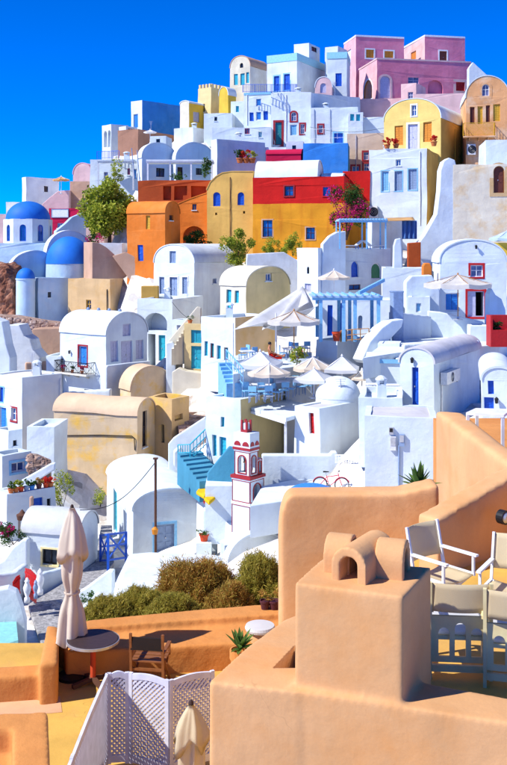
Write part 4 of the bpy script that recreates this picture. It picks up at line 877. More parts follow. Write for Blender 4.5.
# balconies
def balcony(h, fcn, x0, x1, y_floor, depth, hgt, mat, slabmat):
    fc = h['fL'] if fcn == 'L' else h['fR']; ua, ub = sorted((fc.u(x0), fc.u(x1))); Yd = fc.O.y + fc.U.y * (ua + ub) / 2; z = (HY - y_floor) / F * Yd
    root = h['root']; s = MB(); fbox(s, fc, ua, ub, z - .14, z, -.05, depth); s = s.build('balcony', slabmat, root)
    r = MB(); bl = MB()
    c = [fc.pt(ua, z, 0), fc.pt(ua, z, depth - .05), fc.pt(ub, z, depth - .05), fc.pt(ub, z, 0)]; up = Vector((0, 0, hgt))
    for a, b in zip(c, c[1:]):
        r.bar(a + up, b + up, .06, .05); r.bar(a + up * .1, b + up * .1, .04)
        n = max(3, int((b - a).length / .16))
        for k in range(n + 1): p = a.lerp(b, k / n); bl.bar(p, p + up, .03)
    for a, b in zip(c, c[1:]):
        m = max(1, int((b - a).length / .9))
        for k in range(m): p, q = a.lerp(b, k / m), a.lerp(b, (k + 1) / m); bl.bar(p + up * .1, q + up, .025); bl.bar(p + up, q + up * .1, .025)
    r.build('railing', mat, s); bb = bl.build('balusters', mat, s); bb['kind'] = 'stuff'
    for k in range(3):
        u = ua + (ub - ua) * (.2 + .3 * k); b = MB(); b.hexa([fc.pt(u - .05, z - .14, 0), fc.pt(u + .05, z - .14, 0), fc.pt(u + .05, z - .2, depth * .7), fc.pt(u - .05, z - .2, depth * .7), fc.pt(u - .05, z - .5, 0), fc.pt(u + .05, z - .5, 0), fc.pt(u + .05, z - .14, depth * .7), fc.pt(u - .05, z - .14, depth * .7)]); b.build('bracket', slabmat, s)
    return fc, ua, ub, z
BAL = balcony(hfind('iron flower balcony'), 'L', 63, 95, 372, 1.0, .95, 'iron', 'warm_white')
balcony(hfind('peach gabled'), 'L', 463, 494, 137, 1.3, 1.5, 'ochre_paint', 'peach')
def merlons(h, n):
    fL, fR = h['fL'], h['fR']
    for fc in (fL, fR):
        for k in range(n):
            u = fc.ln * (k + .25) / n; m = MB(); fbox(m, fc, u, u + fc.ln / n * .5, h['Zt'] - .02, h['Zt'] + .55, -.3, -.01); m.build('merlon', 'cream', h['root'])
merlons(hfind('battlement'), 4)
# roof knobs of the balcony house
hb = hfind('iron flower balcony'); fR = hb['fR']; zp = (HY - 313) / F * (fR.O.y + fR.U.y * fR.ln / 2)
for k in range(4):
    p = fR.pt(fR.ln * .5, zp + .08) + hb['dL'] * (hb['fL'].ln * (.15 + .23 * k)); MB().lathe([(.16, -.1), (.15, .12), (.1, .22), (0, .25)], 10, p).build('roof_knob', 'grey_blue', hb['root'])
# cable on the tan vaulted house
ht = hfind('cable across'); fc = ht['fL']
MB().tube([fc.pt(*fc.uz(x, y), .04) for x, y in ((61, 500), (61, 470), (61.5, 438), (64, 435.5), (100, 435), (132, 436), (134.5, 438), (135, 450))], .035, 6).build('cable', 'iron', ht['root'])

# ------------------------------------------------------------------ porch, pergolas and canopies
def canopy(label, pix, Z, mat, posts, postmat, zlow, thick=.16, name='canopy', cat='canopy', pr=.07, slats=0):
    top = [PZ(*p, Z) for p in pix]; c = sum(top, Vector()) / len(top); c.z = zlow
    root = empty(name, c, label, cat)
    o = MB().prism(top, Z - thick).build('roof', mat, root); fixnormals(o)
    for px, py in posts:
        p = PZ(px, py, Z); MB().box((p.x - pr, p.y - pr, zlow), (p.x + pr, p.y + pr, Z - thick)).build('post', postmat, root)
    a, b = top[0], top[1]
    m = MB(); m.bar(a + Vector((0, .03, -thick - .06)), b + Vector((0, .03, -thick - .06)), .1, .14); m.build('beam', postmat, root)
    for k in range(slats):
        q = a.lerp(b, (k + .5) / slats); e = top[3].lerp(top[2], (k + .5) / slats); m = MB(); m.bar(q + Vector((0, -.15, .06)), e + Vector((0, 0, .06)), .09, .1); m.build('slat', mat, root)
    return root
def zat(py, Y): return (HY - py) / F * Y
def porch(label, x0, x1, Yf, Yb, py, zlow_py, posts, mat, pm, name='porch', cat='porch', thick=.22, pr=.09, slats=0):
    Z = zat(py, Yf); a, b = P(x0, py, Yf), P(x1, py, Yf); kx = (Yb - Yf)
    c = (a + b) / 2; c.z = zat(zlow_py, Yf); root = empty(name, c, label, cat)
    MB().box((a.x, Yf, Z - thick), (b.x, Yb, Z)).build('roof', mat, root)
    for px in posts:
        p = P(px, py, Yf); MB().box((p.x - pr, Yf + .12, c.z), (p.x + pr, Yf + .12 + 2 * pr, Z - thick)).build('post', pm, root)
        if slats: MB().box((p.x - pr, Yb - .3, c.z), (p.x + pr, Yb - .3 + 2 * pr, Z - thick)).build('post', pm, root)
    MB().box((a.x + .02, Yf + .1, Z - thick - .16), (b.x - .02, Yf + .22, Z - thick - .002)).build('beam', pm, root)
    for k in range(slats):
        x = a.x + (b.x - a.x) * (k + .5) / slats; MB().box((x - .05, Yf - .15, Z + .003), (x + .05, Yb, Z + .1)).build('slat', pm, root)
    return root
porch('white porch slab on posts before the two white vaults', 146, 213, 117, 121, 159.5, 182, (147.5, 170, 191, 212), 'white', 'white_paint')
porch('white porch slab of the house beside the tree', 97, 134, 123.5, 126.5, 159.5, 190, (98, 115, 133), 'white', 'white_paint')
porch('blue pergola over the bar terrace', 312, 383, 63.5, 67.5, 296, 342, (321, 344, 355.5, 379), 'pale_blue', 'light_blue', 'pergola', 'pergola', .12, .11, slats=9)
porch('slatted white pergola over the lounge terrace', 339, 388, 84.5, 88.5, 219.5, 249, (340, 367, 386), 'pale_blue', 'light_blue', 'pergola', 'pergola', .08, .06, slats=16)
canopy('flat white canopy on thin posts over the sofa terrace', [(243, 405), (286, 418), (324, 407), (284, 399)], -9.0, 'white', [(246, 405.6), (285.5, 416.6), (320, 407)], 'white_paint', -12.2, .2)
pA = P(359, 293, 63.5); pB = P(384, 280, 66)
tag(MB().bar(pA, pB, .16, .22).build('handrail', 'light_blue', origin=(pA + pB) / 2), 'light blue diagonal handrail above the pergola', 'handrail')
# orange awning and blue curtain
def sheet(name, label, cat, q, mat, sag=.3, n=10, group=None, th=.02, wave=0.0):
    """cloth between four corners, sagging in the middle"""
    vs = []; 
    for j in range(n + 1):
        for i in range(n + 1):
            u, v = i / n, j / n; p = q[0].lerp(q[1], u).lerp(q[3].lerp(q[2], u), v)
            p = p + Vector((0, 0, -sag * math.sin(math.pi * u) * math.sin(math.pi * v))) + Vector((0, wave * math.sin(u * 22), 0)); vs.append(p)
    fs = [(j * (n + 1) + i, j * (n + 1) + i + 1, (j + 1) * (n + 1) + i + 1, (j + 1) * (n + 1) + i) for j in range(n) for i in range(n)]
    c = sum(q, Vector()) / 4; o = MB().add(vs, fs).build(name, mat, None, c, smooth=True)
    m = o.modifiers.new('s', 'SOLIDIFY'); m.thickness = th
    return tag(o, label, cat, group)
sheet('awning', 'orange tan awning on the white cube house', 'awning', [P(382, 221, 90.5), P(415, 220, 90.5), P(413, 217, 94), P(384, 218, 94)], 'tan_cloth', .15)
sheet('curtain', 'blue hanging curtain under the orange awning', 'curtain', [P(402, 220.5, 91), P(417, 220.5, 91), P(417, 239, 91), P(402, 239, 91)], 'blue_curtain', 0, 24, wave=.12)
# shade sails
for i, (lab, q) in enumerate((('large white shade sail slung below the cream vaulted house', [P(233, 330, 64), P(276, 319, 63), P(309, 302, 68), P(303, 286, 74)]),
                              ('second white shade sail beside the blue pergola', [P(276, 319, 63.5), P(318, 306, 64), P(320, 295, 70), P(304, 288, 73.5)]),
                              ('pale shade sail corner over the upper terrace', [P(262, 330, 62), P(292, 312, 66), P(300, 306, 70), P(266, 316, 70)]))):
    sheet('shade_sail', lab, 'sail', q, 'white_cloth', .9, 12)
    for k in (0, 1): 
        pass
for lab, px, py, Y in (('thin white mast at the low end of the large shade sail', 233, 326, 64.3), ('thin white mast between the shade sails', 276, 316, 63.4)):
    p = P(px, py, Y); tag(MB().tube([(p.x, p.y, zat(372, Y)), (p.x, p.y, p.z + .2)], .05, 8).build('mast', 'white_paint', origin=Vector((p.x, p.y, zat(372, Y)))), lab, 'mast')

# ------------------------------------------------------------------ parasols
def parasol(label, px, wpx, py_top, py_rim, Y, py_base, mat, polemat='white_paint', n=8, name='parasol', rot=0.0, droop=.14, tilt=0):
    r = wpx / 2 / F * Y; zt, zr = zat(py_top, Y), zat(py_rim, Y); p = P(px, py_base, Y); zb = p.z; p = Vector((p.x, Y, zb))
    root = empty(name, p, label, 'parasol')
    hgt = max((zt - zr) * .8, .2 * r); vs = []; fs = []; m = 6; K = n * 4
    for j in range(m + 1):
        t = j / m
        for k in range(K):
            a = 2 * math.pi * k / K + rot; seg = (k % 4) / 4; cut = math.cos(math.pi / n) / math.cos((seg - .5) * 2 * math.pi / n); cut = min(1, cut / math.cos(0) if seg else 1)
            rr = r * t * (cut if seg else 1.0); z = zr + hgt * (1 - t) - .05 * r * math.sin(math.pi * t) - (.04 * r * math.sin(math.pi * seg) * t)
            vs.append(Vector((p.x + rr * math.cos(a), p.y + rr * math.sin(a), z)))
    for k in range(K):
        q = vs[m * K + k]; vs.append(q + Vector((0, 0, -droop * r)))
    for j in range(m + 1):
        for k in range(K): fs.append((j * K + k, j * K + (k + 1) % K, (j + 1) * K + (k + 1) % K, (j + 1) * K + k))
    MB().add(vs, fs).build('canopy', mat, root)
    MB().tube([(p.x, p.y, zb), (p.x, p.y, zr + hgt)], .035, 8).build('pole', polemat, root)
    MB().lathe([(.06, 0), (.07, .04), (.03, .12), (0, .16)], 8, (p.x, p.y, zr + hgt - .02)).build('finial', polemat, root)
    for k in range(n):
        a = 2 * math.pi * k / n + rot; e = Vector((math.cos(a), math.sin(a), 0)); m_ = MB(); m_.bar(p * 1 + Vector((0, 0, zr + hgt * .96 - zb)), Vector((p.x, p.y, zr - .02)) + e * r * .97, .03); m_.bar(Vector((p.x, p.y, zr + hgt * .1 - .25)), Vector((p.x, p.y, zr + hgt * .45 - .05)) + e * r * .5, .025)
        m_.build('rib', polemat, root)
    MB().lathe([(0, 0), (.32, 0), (.32, .06), (.1, .1), (.05, .25)], 14, (p.x, p.y, zb)).build('base', 'steel', root)
    return root
parasol('large beige grey parasol on a wooden pole under the shade sails', 294, 54, 308, 320, 63, 350, 'grey_cloth', 'light_wood', 8, rot=.2)
parasol('wide white parasol over the upper restaurant tables', 260, 53, 348, 363, 57.5, 390, 'white_cloth', n=4, rot=.5)
parasol('beige parasol over the blue chairs', 269, 43, 361, 372, 55, 396, 'beige_cloth', n=8)
parasol('beige parasol beside the green pergola plant', 313, 42, 354, 367, 59, 392, 'beige_cloth', n=8, rot=.3)
parasol('white square parasol behind the low white dome', 342, 45, 353, 368, 58.5, 394, 'white_cloth', n=4, rot=.6)
parasol('low white parasol close beside the low white dome', 314, 46, 366, 378, 56, 398, 'white_cloth', n=4, rot=.4)
parasol('half hidden beige parasol behind the white box house', 362, 28, 368, 377, 58, 398, 'beige_cloth', n=8)
parasol('lone beige parasol before the shaded arched window', 334, 33, 268, 277, 76, 297, 'beige_cloth', n=8, rot=.2)
parasol('big beige grey parasol before the domed cafe', 458, 70, 272, 283, 66.5, 320, 'grey_cloth', 'light_wood', 8, rot=.1, droop=.12)
parasol('pale blue parasol above the domed cafe', 508, 38, 228, 238, 85, 258, 'blue_cloth', n=8)
parasol('tiny tan parasol behind the crimson house', 61, 17, 175.5, 179.5, 137, 194, 'tan_cloth', n=8)
parasol('small white parasol on the brown parapet terrace', 150, 13, 129, 132, 139, 144, 'white_cloth', n=6)

# ------------------------------------------------------------------ foreground: hand-plastered terracotta terraces
from mathutils import noise as _n
def organic(name, mb, mat, label=None, cat=None, parent=None, vox=.035, it=9, amp=.010, origin=None, kind=None):
    """closed shapes fused and softened like hand-laid plaster"""
    o = mb.build(name, mat, parent, origin, smooth=True); fixnormals(o)
    for p in o.data.polygons: p.use_smooth = True
    r = o.modifiers.new('r', 'REMESH'); r.mode = 'VOXEL'; r.voxel_size = vox; r.use_smooth_shade = True
    s = o.modifiers.new('s', 'SMOOTH'); s.iterations = it; s.factor = .5
    if amp:
        t = bpy.data.textures.get('lumps') or bpy.data.textures.new('lumps', 'CLOUDS'); t.noise_scale = .55; t.noise_depth = 2
        d = o.modifiers.new('d', 'DISPLACE'); d.texture = t; d.strength = amp; d.texture_coords = 'GLOBAL'; d.mid_level = .5
    return tag(o, label, cat, None, kind)
def pzs(pix, Z): return [PZ(x, y, Z) for x, y in pix]
ZF, ZP, ZB = -7.0, -4.07, -3.13     # terrace floor, parapet top, chimney block top

# terrace floors (setting)
fl = MB().prism([Vector((-9, 8.6, ZF)), Vector((.6, 8.6, ZF)), Vector((.6, 17.4, ZF)), Vector((-9, 17.4, ZF))], ZF - 1.2)
tag(fl.build('terrace_floor', 'floor_yellow'), kind='structure')
fl2 = MB().prism([Vector((1.2, 9.3, -4.45)), Vector((9, 9.0, -4.45)), Vector((9, 15.4, -4.45)), Vector((1.2, 15.4, -4.45))], -7.6)
tag(fl2.build('upper_terrace_floor', 'floor_yellow'), kind='structure')
tag(MB().prism(pzs([(-30, 704), (60, 696), (62, 712), (-30, 720)], ZF + .006), ZF - .05).build('floor_band', 'floor_band'), kind='structure')

# chimney parapet
pm = MB()
pm.prism(pzs([(210, 683), (297, 683), (295, 616), (284, 619)], ZP)[:0] + [PZ(208, 682, ZP), PZ(300, 692, ZP), PZ(303, 612, ZP), PZ(284, 619, ZP), PZ(246, 647, ZP)], -7.3)
pm.prism([PZ(290, 690, ZP), PZ(404, 707, ZP), PZ(540, 728, ZP), PZ(540, 704, ZP), PZ(436, 684, ZP), PZ(300, 655, ZP)], -7.3)
ch = empty('chimney', Vector((.9, 9.4, -7.3)), 'terracotta chimney block with crossed vaulted vents on a thick parapet', 'chimney')
pm.add(pzs([(294, 583), (403, 597), (431, 567), (322, 558)], ZB + .02) + [Vector((v.x, v.y, -7.3)) for v in (PZ(291.5, 586, ZB), PZ(403, 601, ZB), PZ(435, 568, ZB), PZ(320, 558, ZB))],
       [(0, 1, 2, 3), (7, 6, 5, 4), (0, 4, 5, 1), (1, 5, 6, 2), (2, 6, 7, 3), (3, 7, 4, 0)])
par = organic('chimney_block', pm, 'terracotta', parent=ch, vox=.026, it=6)
up_ = Vector((0, 0, .3)); cut = MB().prism([PZ(273, 668, ZP) + up_, PZ(296, 668, ZP) + up_, PZ(296, 645, ZP) + up_, PZ(293, 647, ZP) + up_], ZP - .6)
cutter = cut.build('pit_shape', 'terracotta'); fixnormals(cutter)
bo = par.modifiers.new('pit', 'BOOLEAN'); bo.object = cutter; bo.operation = 'DIFFERENCE'; bo.solver = 'EXACT'
dg = bpy.context.evaluated_depsgraph_get(); me = bpy.data.meshes.new_from_object(par.evaluated_get(dg))
old = par.data; par.modifiers.clear(); par.data = me; bpy.data.meshes.remove(old); bpy.data.objects.remove(cutter)
for p in par.data.polygons: p.use_smooth = True
def vault_arm(mb, c, d, ln, w, h, th, z, t0=0):
    """hollow barrel arm from the centre outwards"""
    d = Vector((d[0], d[1], 0)).normalized(); s = Vector((-d.y, d.x, 0)); n = 14
    def prof(wi, hi): return [(-wi / 2, 0)] + [(-wi / 2 * math.cos(math.pi * k / n), hi - wi / 2 + wi / 2 * math.sin(math.pi * k / n)) for k in range(n + 1)] + [(wi / 2, 0)]
    o, i = prof(w, h), prof(w - 2 * th, h - th); N = len(o)
    vs = []
    for t in (t0, ln):
        for pr in (o, i):
            vs += [c + d * t + s * a + Vector((0, 0, z + b)) for a, b in pr]
    fs = []
    for k in range(N - 1):
        fs += [(k, k + 1, 2 * N + k + 1, 2 * N + k), (N + k, N + k + 1, 3 * N + k + 1, 3 * N + k), (k, k + 1, N + k + 1, N + k), (2 * N + k, 2 * N + k + 1, 3 * N + k + 1, 3 * N + k)]
    for k in (0, N - 1): fs.append((k, N + k, 3 * N + k, 2 * N + k))
    mb.add(vs, fs)
def arm_cap(c, d, ln, w, h, th, z, nm='vent_vault', t0=0):
    m = MB(); vault_arm(m, c, d, ln, w, h, th, z - .02, t0); o = organic(nm, m, 'terracotta', parent=ch, vox=.014, it=3, amp=0); return o
cc = PZ(366, 572, ZB); cc.z = 0
fd = PZ(349, 581, ZB) - PZ(371, 566, ZB); rd = PZ(405, 577, ZB) - PZ(332, 569, ZB)
arm_cap(cc, (fd.x, fd.y), .40, .36, .36, .088, ZB, t0=-.30)
fl_ = MB(); _d = Vector((fd.x, fd.y, 0)).normalized(); _c = cc - _d * .12; fl_.box((_c.x - .075, _c.y - .075, ZB - .02), (_c.x + .075, _c.y + .075, ZB + .2)); fl_.build('flue', 'dark', ch)
arm_cap(cc, (rd.x, rd.y), .40, .39, .37, .08, ZB, t0=.12); arm_cap(cc, (-rd.x, -rd.y), .38, .39, .37, .08, ZB, t0=.12)

# big rounded wall behind the chimney and the sloping walls on the right
wm = MB(); Zw = -3.62
def rprism(prof, Y0, Y1, skew=0.0):   # outline in x,z swept from Y0 to Y1
    n = len(prof); vs = [Vector((x, Y0 + x * skew, z)) for x, z in prof] + [Vector((x, Y1 + x * skew, z)) for x, z in prof]
    return vs, [tuple(range(n)), tuple(range(2 * n - 1, n - 1, -1))] + [(i, (i + 1) % n, n + (i + 1) % n, n + i) for i in range(n)]
Yw = 14.4; xl = (279 - CX) / F * Yw
arc = [(xl, -7.4), (xl, -4.15)] + [(xl + .2 - .2 * math.cos(a), -4.15 + .55 * math.sin(a)) for a in (R(25), R(50), R(75), R(90))]
wm.add(*rprism(arc + [(2.2, -3.58), (2.75, -3.45), (2.75, -7.4)], Yw, Yw + .5))
organic('rounded_wall', wm, 'terracotta_pale', 'rounded terracotta wall behind the chimney', 'wall', origin=Vector((1.5, Yw, -7.4)), vox=.045)
w1 = MB(); Z1 = -3.4
w1.prism([PZ(435, 410, Z1), PZ(507, 463, Z1), PZ(560, 506, Z1), PZ(580, 490, Z1), PZ(507, 445, Z1), PZ(464, 412, Z1)], -8)
organic('tall_wall', w1, 'terracotta_pale', 'tall terracotta terrace wall with a broad flat top', 'wall', origin=Vector((4, 18, -8)), vox=.06)
s2 = MB(); a0 = P(438, 520, 13.3); a1 = P(512, 477, 14.5); a2 = P(600, 437, 15.6); wd = Vector((-.38, .5, 0)) * .62
for a, b in ((a0, a1), (a1, a2)):
    s2.hexa([Vector((a.x, a.y, -7.4)), Vector((b.x, b.y, -7.4)), Vector((b.x, b.y, -7.4)) + wd, Vector((a.x, a.y, -7.4)) + wd, a, b, b + wd, a + wd])
organic('stair_parapet', s2, 'terracotta_pale', 'rising terracotta stair parapet behind the canvas chair', 'parapet', origin=Vector((3, 13.6, -7.4)), vox=.04)

# built-in bench and low walls of the left terrace
b1 = MB()
b1.prism(pzs([(66, 652), (120, 649), (180, 646), (240, 643), (300, 640), (300, 614), (205, 618), (150, 622), (60, 632)], -6.55), -7.4)
b1.prism(pzs([(60, 634), (90, 628), (150, 623), (205, 619), (300, 613), (300, 601), (205, 608.5), (150, 613.5), (90, 619.5), (56, 627)], -6.42), -7.6)
organic('built_bench', b1, 'terracotta_deep', 'long built-in terracotta bench along the terrace edge', 'bench', origin=Vector((-1.5, 16.6, -7.4)), vox=.035)
b2 = MB()
b2.prism(pzs([(-30, 679), (56, 673), (58, 662), (-30, 668)], -6.6), -7.4)
b2.prism(pzs([(39, 664), (58, 662), (59, 626), (47, 624)], -6.36), -7.6)
organic('corner_wall', b2, 'terracotta_deep', 'low terracotta corner wall beside the round table', 'wall', origin=Vector((-3.6, 15.6, -7.4)), vox=.035)
b3 = MB(); zn = -6.0
b3.prism(pzs([(-30, 714), (48, 711), (51, 790), (12, 790), (12, 728), (-30, 729)], zn), -7.4)
b3.prism(pzs([(-30, 727), (14, 726), (14, 792), (-30, 792)], zn - .35), -7.4)
organic('terrace_box', b3, 'terracotta_deep', 'square terracotta wall box with a sunken corner', 'wall', origin=Vector((-2.8, 12, -7.4)), vox=.035)

# round table with cross foot
tc = PZ(93, 639, -6.28); tz = ZF; t = empty('round_table', (tc.x, tc.y, ZF), 'round dark topped table with a red pedestal', 'table')
MB().lathe([(0, -6.32), (.39, -6.32), (.41, -6.3), (.41, -6.285), (.39, -6.275), (0, -6.275)], 40, (tc.x, tc.y, 0)).build('tabletop', 'tabletop', t)
MB().lathe([(.415, -6.325), (.425, -6.32), (.425, -6.28), (.415, -6.277)], 40, (tc.x, tc.y, 0)).build('rim', 'steel', t)
MB().tube([(tc.x, tc.y, ZF + .06), (tc.x, tc.y, -6.32)], .045, 12).build('pedestal', 'red_clay', t)
for k in range(4):
    a = R(35 + 90 * k); e = Vector((math.cos(a), math.sin(a), 0)); MB().bar(Vector((tc.x, tc.y, ZF + .09)), Vector((tc.x, tc.y, ZF + .035)) + e * .36, .07, .06).build('foot', 'rust', t)

# closed parasols
def closed_parasol(label, px, py_top, py_bot, wpx, Y, zb, mat, tie=.65, flare=1.0, seed=1):
    rnd = random.Random(seed); zt, zl = zat(py_top, Y), zat(py_bot, Y); p = P(px, HY, Y); rm = wpx / 2 / F * Y
    root = empty('closed_parasol', (p.x, p.y, zb), label, 'parasol')
    n = 64; m = 30; vs = []; ph = [rnd.random() * 6 for _ in range(8)]
    for j in range(m + 1):
        t = j / m
        if t < .3: r0 = rm * (.16 + .84 * (t / .3) ** .8)
        elif t < .34: r0 = rm * (1.0 - .3 * (t - .3) / .04)
        else: r0 = rm * (.70 - .28 * math.exp(-((t - tie) / .09) ** 2) + flare * .5 * max(0, t - tie - .05))
        for k in range(n):
            a = 2 * math.pi * k / n
            w5 = math.sin(5 * a + ph[0] + 1.2 * math.sin(2 * t + a)); f = 1 + (.16 * w5 + .10 * abs(math.sin(3.5 * a + ph[4])) + .10 * math.sin(2 * a + ph[1] + 3 * t) + .05 * math.sin(11 * a + ph[2] + 5 * t)) * (1 if t > .06 else .2)
            z = zt + (zl - zt) * t
            if .22 < t <= .3: z -= .10 * (1 + math.sin(4 * a + ph[3])) * (t - .22) / .08
            if j == m: z += .05 * math.sin(8 * a + ph[0])
            vs.append(Vector((p.x + r0 * f * math.cos(a), p.y + r0 * f * math.sin(a), z)))
    fs = [(j * n + k, j * n + (k + 1) % n, (j + 1) * n + (k + 1) % n, (j + 1) * n + k) for j in range(m) for k in range(n)]
    vs.append(Vector((p.x, p.y, zt + .02))); fs += [(k, (k + 1) % n, len(vs) - 1) for k in range(n)]
    MB().add(vs, fs).build('canopy', mat, root, smooth=True)
    zz = zt + (zl - zt) * tie; MB().lathe([(rm * .52, -.02), (rm * .55, 0), (rm * .52, .02)], 24, (p.x, p.y, zz)).build('tie_strap', mat, root)
    MB().tube([(p.x, p.y, zb), (p.x, p.y, zt)], .024, 10).build('pole', 'white_paint', root)
    MB().lathe([(.02, 0), (.032, .015), (.022, .05), (0, .065)], 10, (p.x, p.y, zt)).build('finial', 'dark_wood', root)
    MB().lathe([(0, 0), (.24, 0), (.24, .05), (.06, .09), (.04, .2), (0, .2)], 20, (p.x, p.y, zb)).build('base', 'iron', root)
    return root
closed_parasol('tall closed beige parasol beside the round table', 72, 508, 641, 30, 16.0, ZF, 'beige_cloth', .63, 1.5, 3)
closed_parasol('short closed cream parasol behind the lattice screen', 191, 705, 800, 32, 11.2, ZF, 'canvas', .8, .6, 8)

# wooden folding chair beside the bench
def folding_chair(loc, rz, label):
    c = empty('folding_chair', loc, label, 'chair'); c.rotation_euler = (0, 0, rz)
    def pt(nm, a, b, w, h, m): o = MB().bar(a, b, w, h).build(nm, m, None); o.parent = c; o.location = (0, 0, 0); ORI[o.name] = Vector((0, 0, 0)); return o
    for s in (-1, 1):
        x = .26 * s
        pt('leg', (x, .22, 0), (x, -.18, .46), .035, .045, 'wood'); pt('leg', (x * .9, -.22, 0), (x * .9, .2, .44), .035, .045, 'wood')
        pt('back_post', (x, -.24, .0), (x, -.3, .92), .04, .04, 'wood'); pt('armrest', (x, -.28, .62), (x, .2, .62), .06, .03, 'wood'); pt('arm_post', (x, .18, .42), (x, .18, .62), .035, .035, 'wood')
    for k in range(4): pt('slat', (-.27, -.2 + .13 * k, .46), (.27, -.2 + .13 * k, .46), .1, .02, 'wood')
    for z in (.2, .34): pt('stretcher', (-.26, -.25, z), (.26, -.25, z), .03, .04, 'wood')
    b = pt('backrest', (-.26, -.29, .76), (.26, -.29, .76), .03, .2, 'dark_canvas')
    return c
p = PZ(151, 684, ZF); folding_chair((p.x, p.y, ZF), R(-8), 'dark wooden folding chair with its back to the lattice screen')

# canvas director chair and the cream bench on the upper terrace
def framed_chair(loc, rz, label):
    c = empty('canvas_chair', loc, label, 'chair'); c.rotation_euler = (0, 0, rz)
    def put(o): o.parent = c; o.location = (0, 0, 0); return o
    def pt(nm, a, b, w, h, m): return put(MB().bar(a, b, w, h).build(nm, m))
    for s in (-1, 1):
        x = .29 * s
        pt('back_post', (x, .22, .40), (x, .34, .98), .03, .035, 'white_paint'); pt('armrest', (x, .27, .66), (x, -.3, .66), .055, .025, 'white_paint')
        pt('arm_post', (x, -.24, .40), (x, -.24, .65), .03, .03, 'white_paint'); pt('leg', (x, .24, 0), (x, -.22, .42), .03, .035, 'white_paint'); pt('leg', (x * .92, -.24, 0), (x * .92, .22, .42), .03, .035, 'white_paint')
        pt('side_rail', (x, .25, .42), (x, -.26, .42), .035, .035, 'white_paint')
    vs = []; n = 10
    for j in range(7):
        for i in range(n + 1):
            u = i / n; t_ = j / 6; vs.append(Vector((-.29 + .58 * u, .255 + .085 * t_ + .05 * math.sin(math.pi * u), .56 + .41 * t_)))
    o = put(MB().add(vs, [(j * (n + 1) + i, j * (n + 1) + i + 1, (j + 1) * (n + 1) + i + 1, (j + 1) * (n + 1) + i) for j in range(6) for i in range(n)]).build('backrest', 'canvas', smooth=True)); o.modifiers.new('s', 'SOLIDIFY').thickness = .012
    vs = [Vector((-.28 + .56 * i / 8, -.25 + .5 * j / 6, .425 - .035 * math.sin(math.pi * i / 8))) for j in range(7) for i in range(9)]
    o = put(MB().add(vs, [(j * 9 + i, j * 9 + i + 1, (j + 1) * 9 + i + 1, (j + 1) * 9 + i) for j in range(6) for i in range(8)]).build('seat', 'canvas', smooth=True)); o.modifiers.new('s', 'SOLIDIFY').thickness = .012
    return c
framed_chair((2.36, 12.15, -4.45), R(40), 'white framed canvas chair on the upper terrace')
def armchair(loc, rz, label, W=.62):
    c = empty('garden_armchair', loc, label, 'chair'); c.rotation_euler = (0, 0, rz)
    def put(o): o.parent = c; o.location = (0, 0, 0); return o
    for x in (0, W):
        put(MB().bar((x, 0, 0), (x, -.05, 1.02), .035, .045).build('back_post', 'cream_paint')); put(MB().bar((x, .56, 0), (x, .56, .66), .035, .04).build('leg', 'cream_paint'))
        m = MB(); pts = [(x, -.04, .72), (x, .2, .73), (x, .45, .72), (x, .6, .68), (x, .64, .62)]
        for a, b in zip(pts, pts[1:]): m.bar(a, b, .07, .035)
        put(m.build('armrest', 'cream_paint')); put(MB().bar((x, 0, .1), (x, .56, .1), .035, .04).build('stretcher', 'cream_paint'))
    vs = []; n = 10                                  # slung canvas back, slightly bellied
    for q in range(6):
        for i in range(n + 1): u = i / n; vs.append(Vector((W * u, -.045 - .05 * math.sin(math.pi * u), .72 + .29 * q / 5)))
    o = put(MB().add(vs, [(q * (n + 1) + i, q * (n + 1) + i + 1, (q + 1) * (n + 1) + i + 1, (q + 1) * (n + 1) + i) for q in range(5) for i in range(n)]).build('backrest', 'canvas', smooth=True)); o.modifiers.new('s', 'SOLIDIFY').thickness = .012
    fc = Face(Vector((0, 0, 0)), Vector((1, 0, 0)), Vector((0, -1, 0)), W); k = 3; holes = [arch_loop(.06 + (W - .12) * (i + .16) / k, .06 + (W - .12) * (i + .84) / k, .24, .54 + (.05 if i == 1 else 0)) for i in range(k)]
    m = MB(); ol = [(.02, .18), (W - .02, .18), (W - .02, .66), (.02, .66)]
    for d in (.014, -.014): m.poly([ol] + holes, lambda a, b: fc.pt(a, b, d))
    for lp in holes:
        q = len(lp); m.add([fc.pt(*p_, .014) for p_ in lp] + [fc.pt(*p_, -.014) for p_ in lp], [(i, (i + 1) % q, q + (i + 1) % q, q + i) for i in range(q)])
    put(m.build('fretted_panel', 'cream_paint'))
    put(MB().box((.01, .02, .40), (W - .01, .56, .44)).build('seat_frame', 'cream_paint')); o = put(MB().box((.03, .03, .442), (W - .03, .55, .52)).build('cushion', 'white_cloth')); o.modifiers.new('b', 'BEVEL').width = .03
    put(MB().box((.02, -.02, .08), (W - .02, .02, .15)).build('bottom_rail', 'cream_paint'))
    return c
bl = P(430, 570, 10.15); armchair((bl.x, bl.y, -4.45), R(-5), 'cream canvas backed armchair beside the chimney block'); bl = P(485, 570, 9.95); armchair((bl.x, bl.y, -4.45), R(-14), 'second cream canvas backed armchair, turned slightly aside')
bl = P(489, 600, 11.6); framed_chair((bl.x + .25, bl.y, -4.45), R(-30), 'white framed canvas chair behind the cream armchairs')

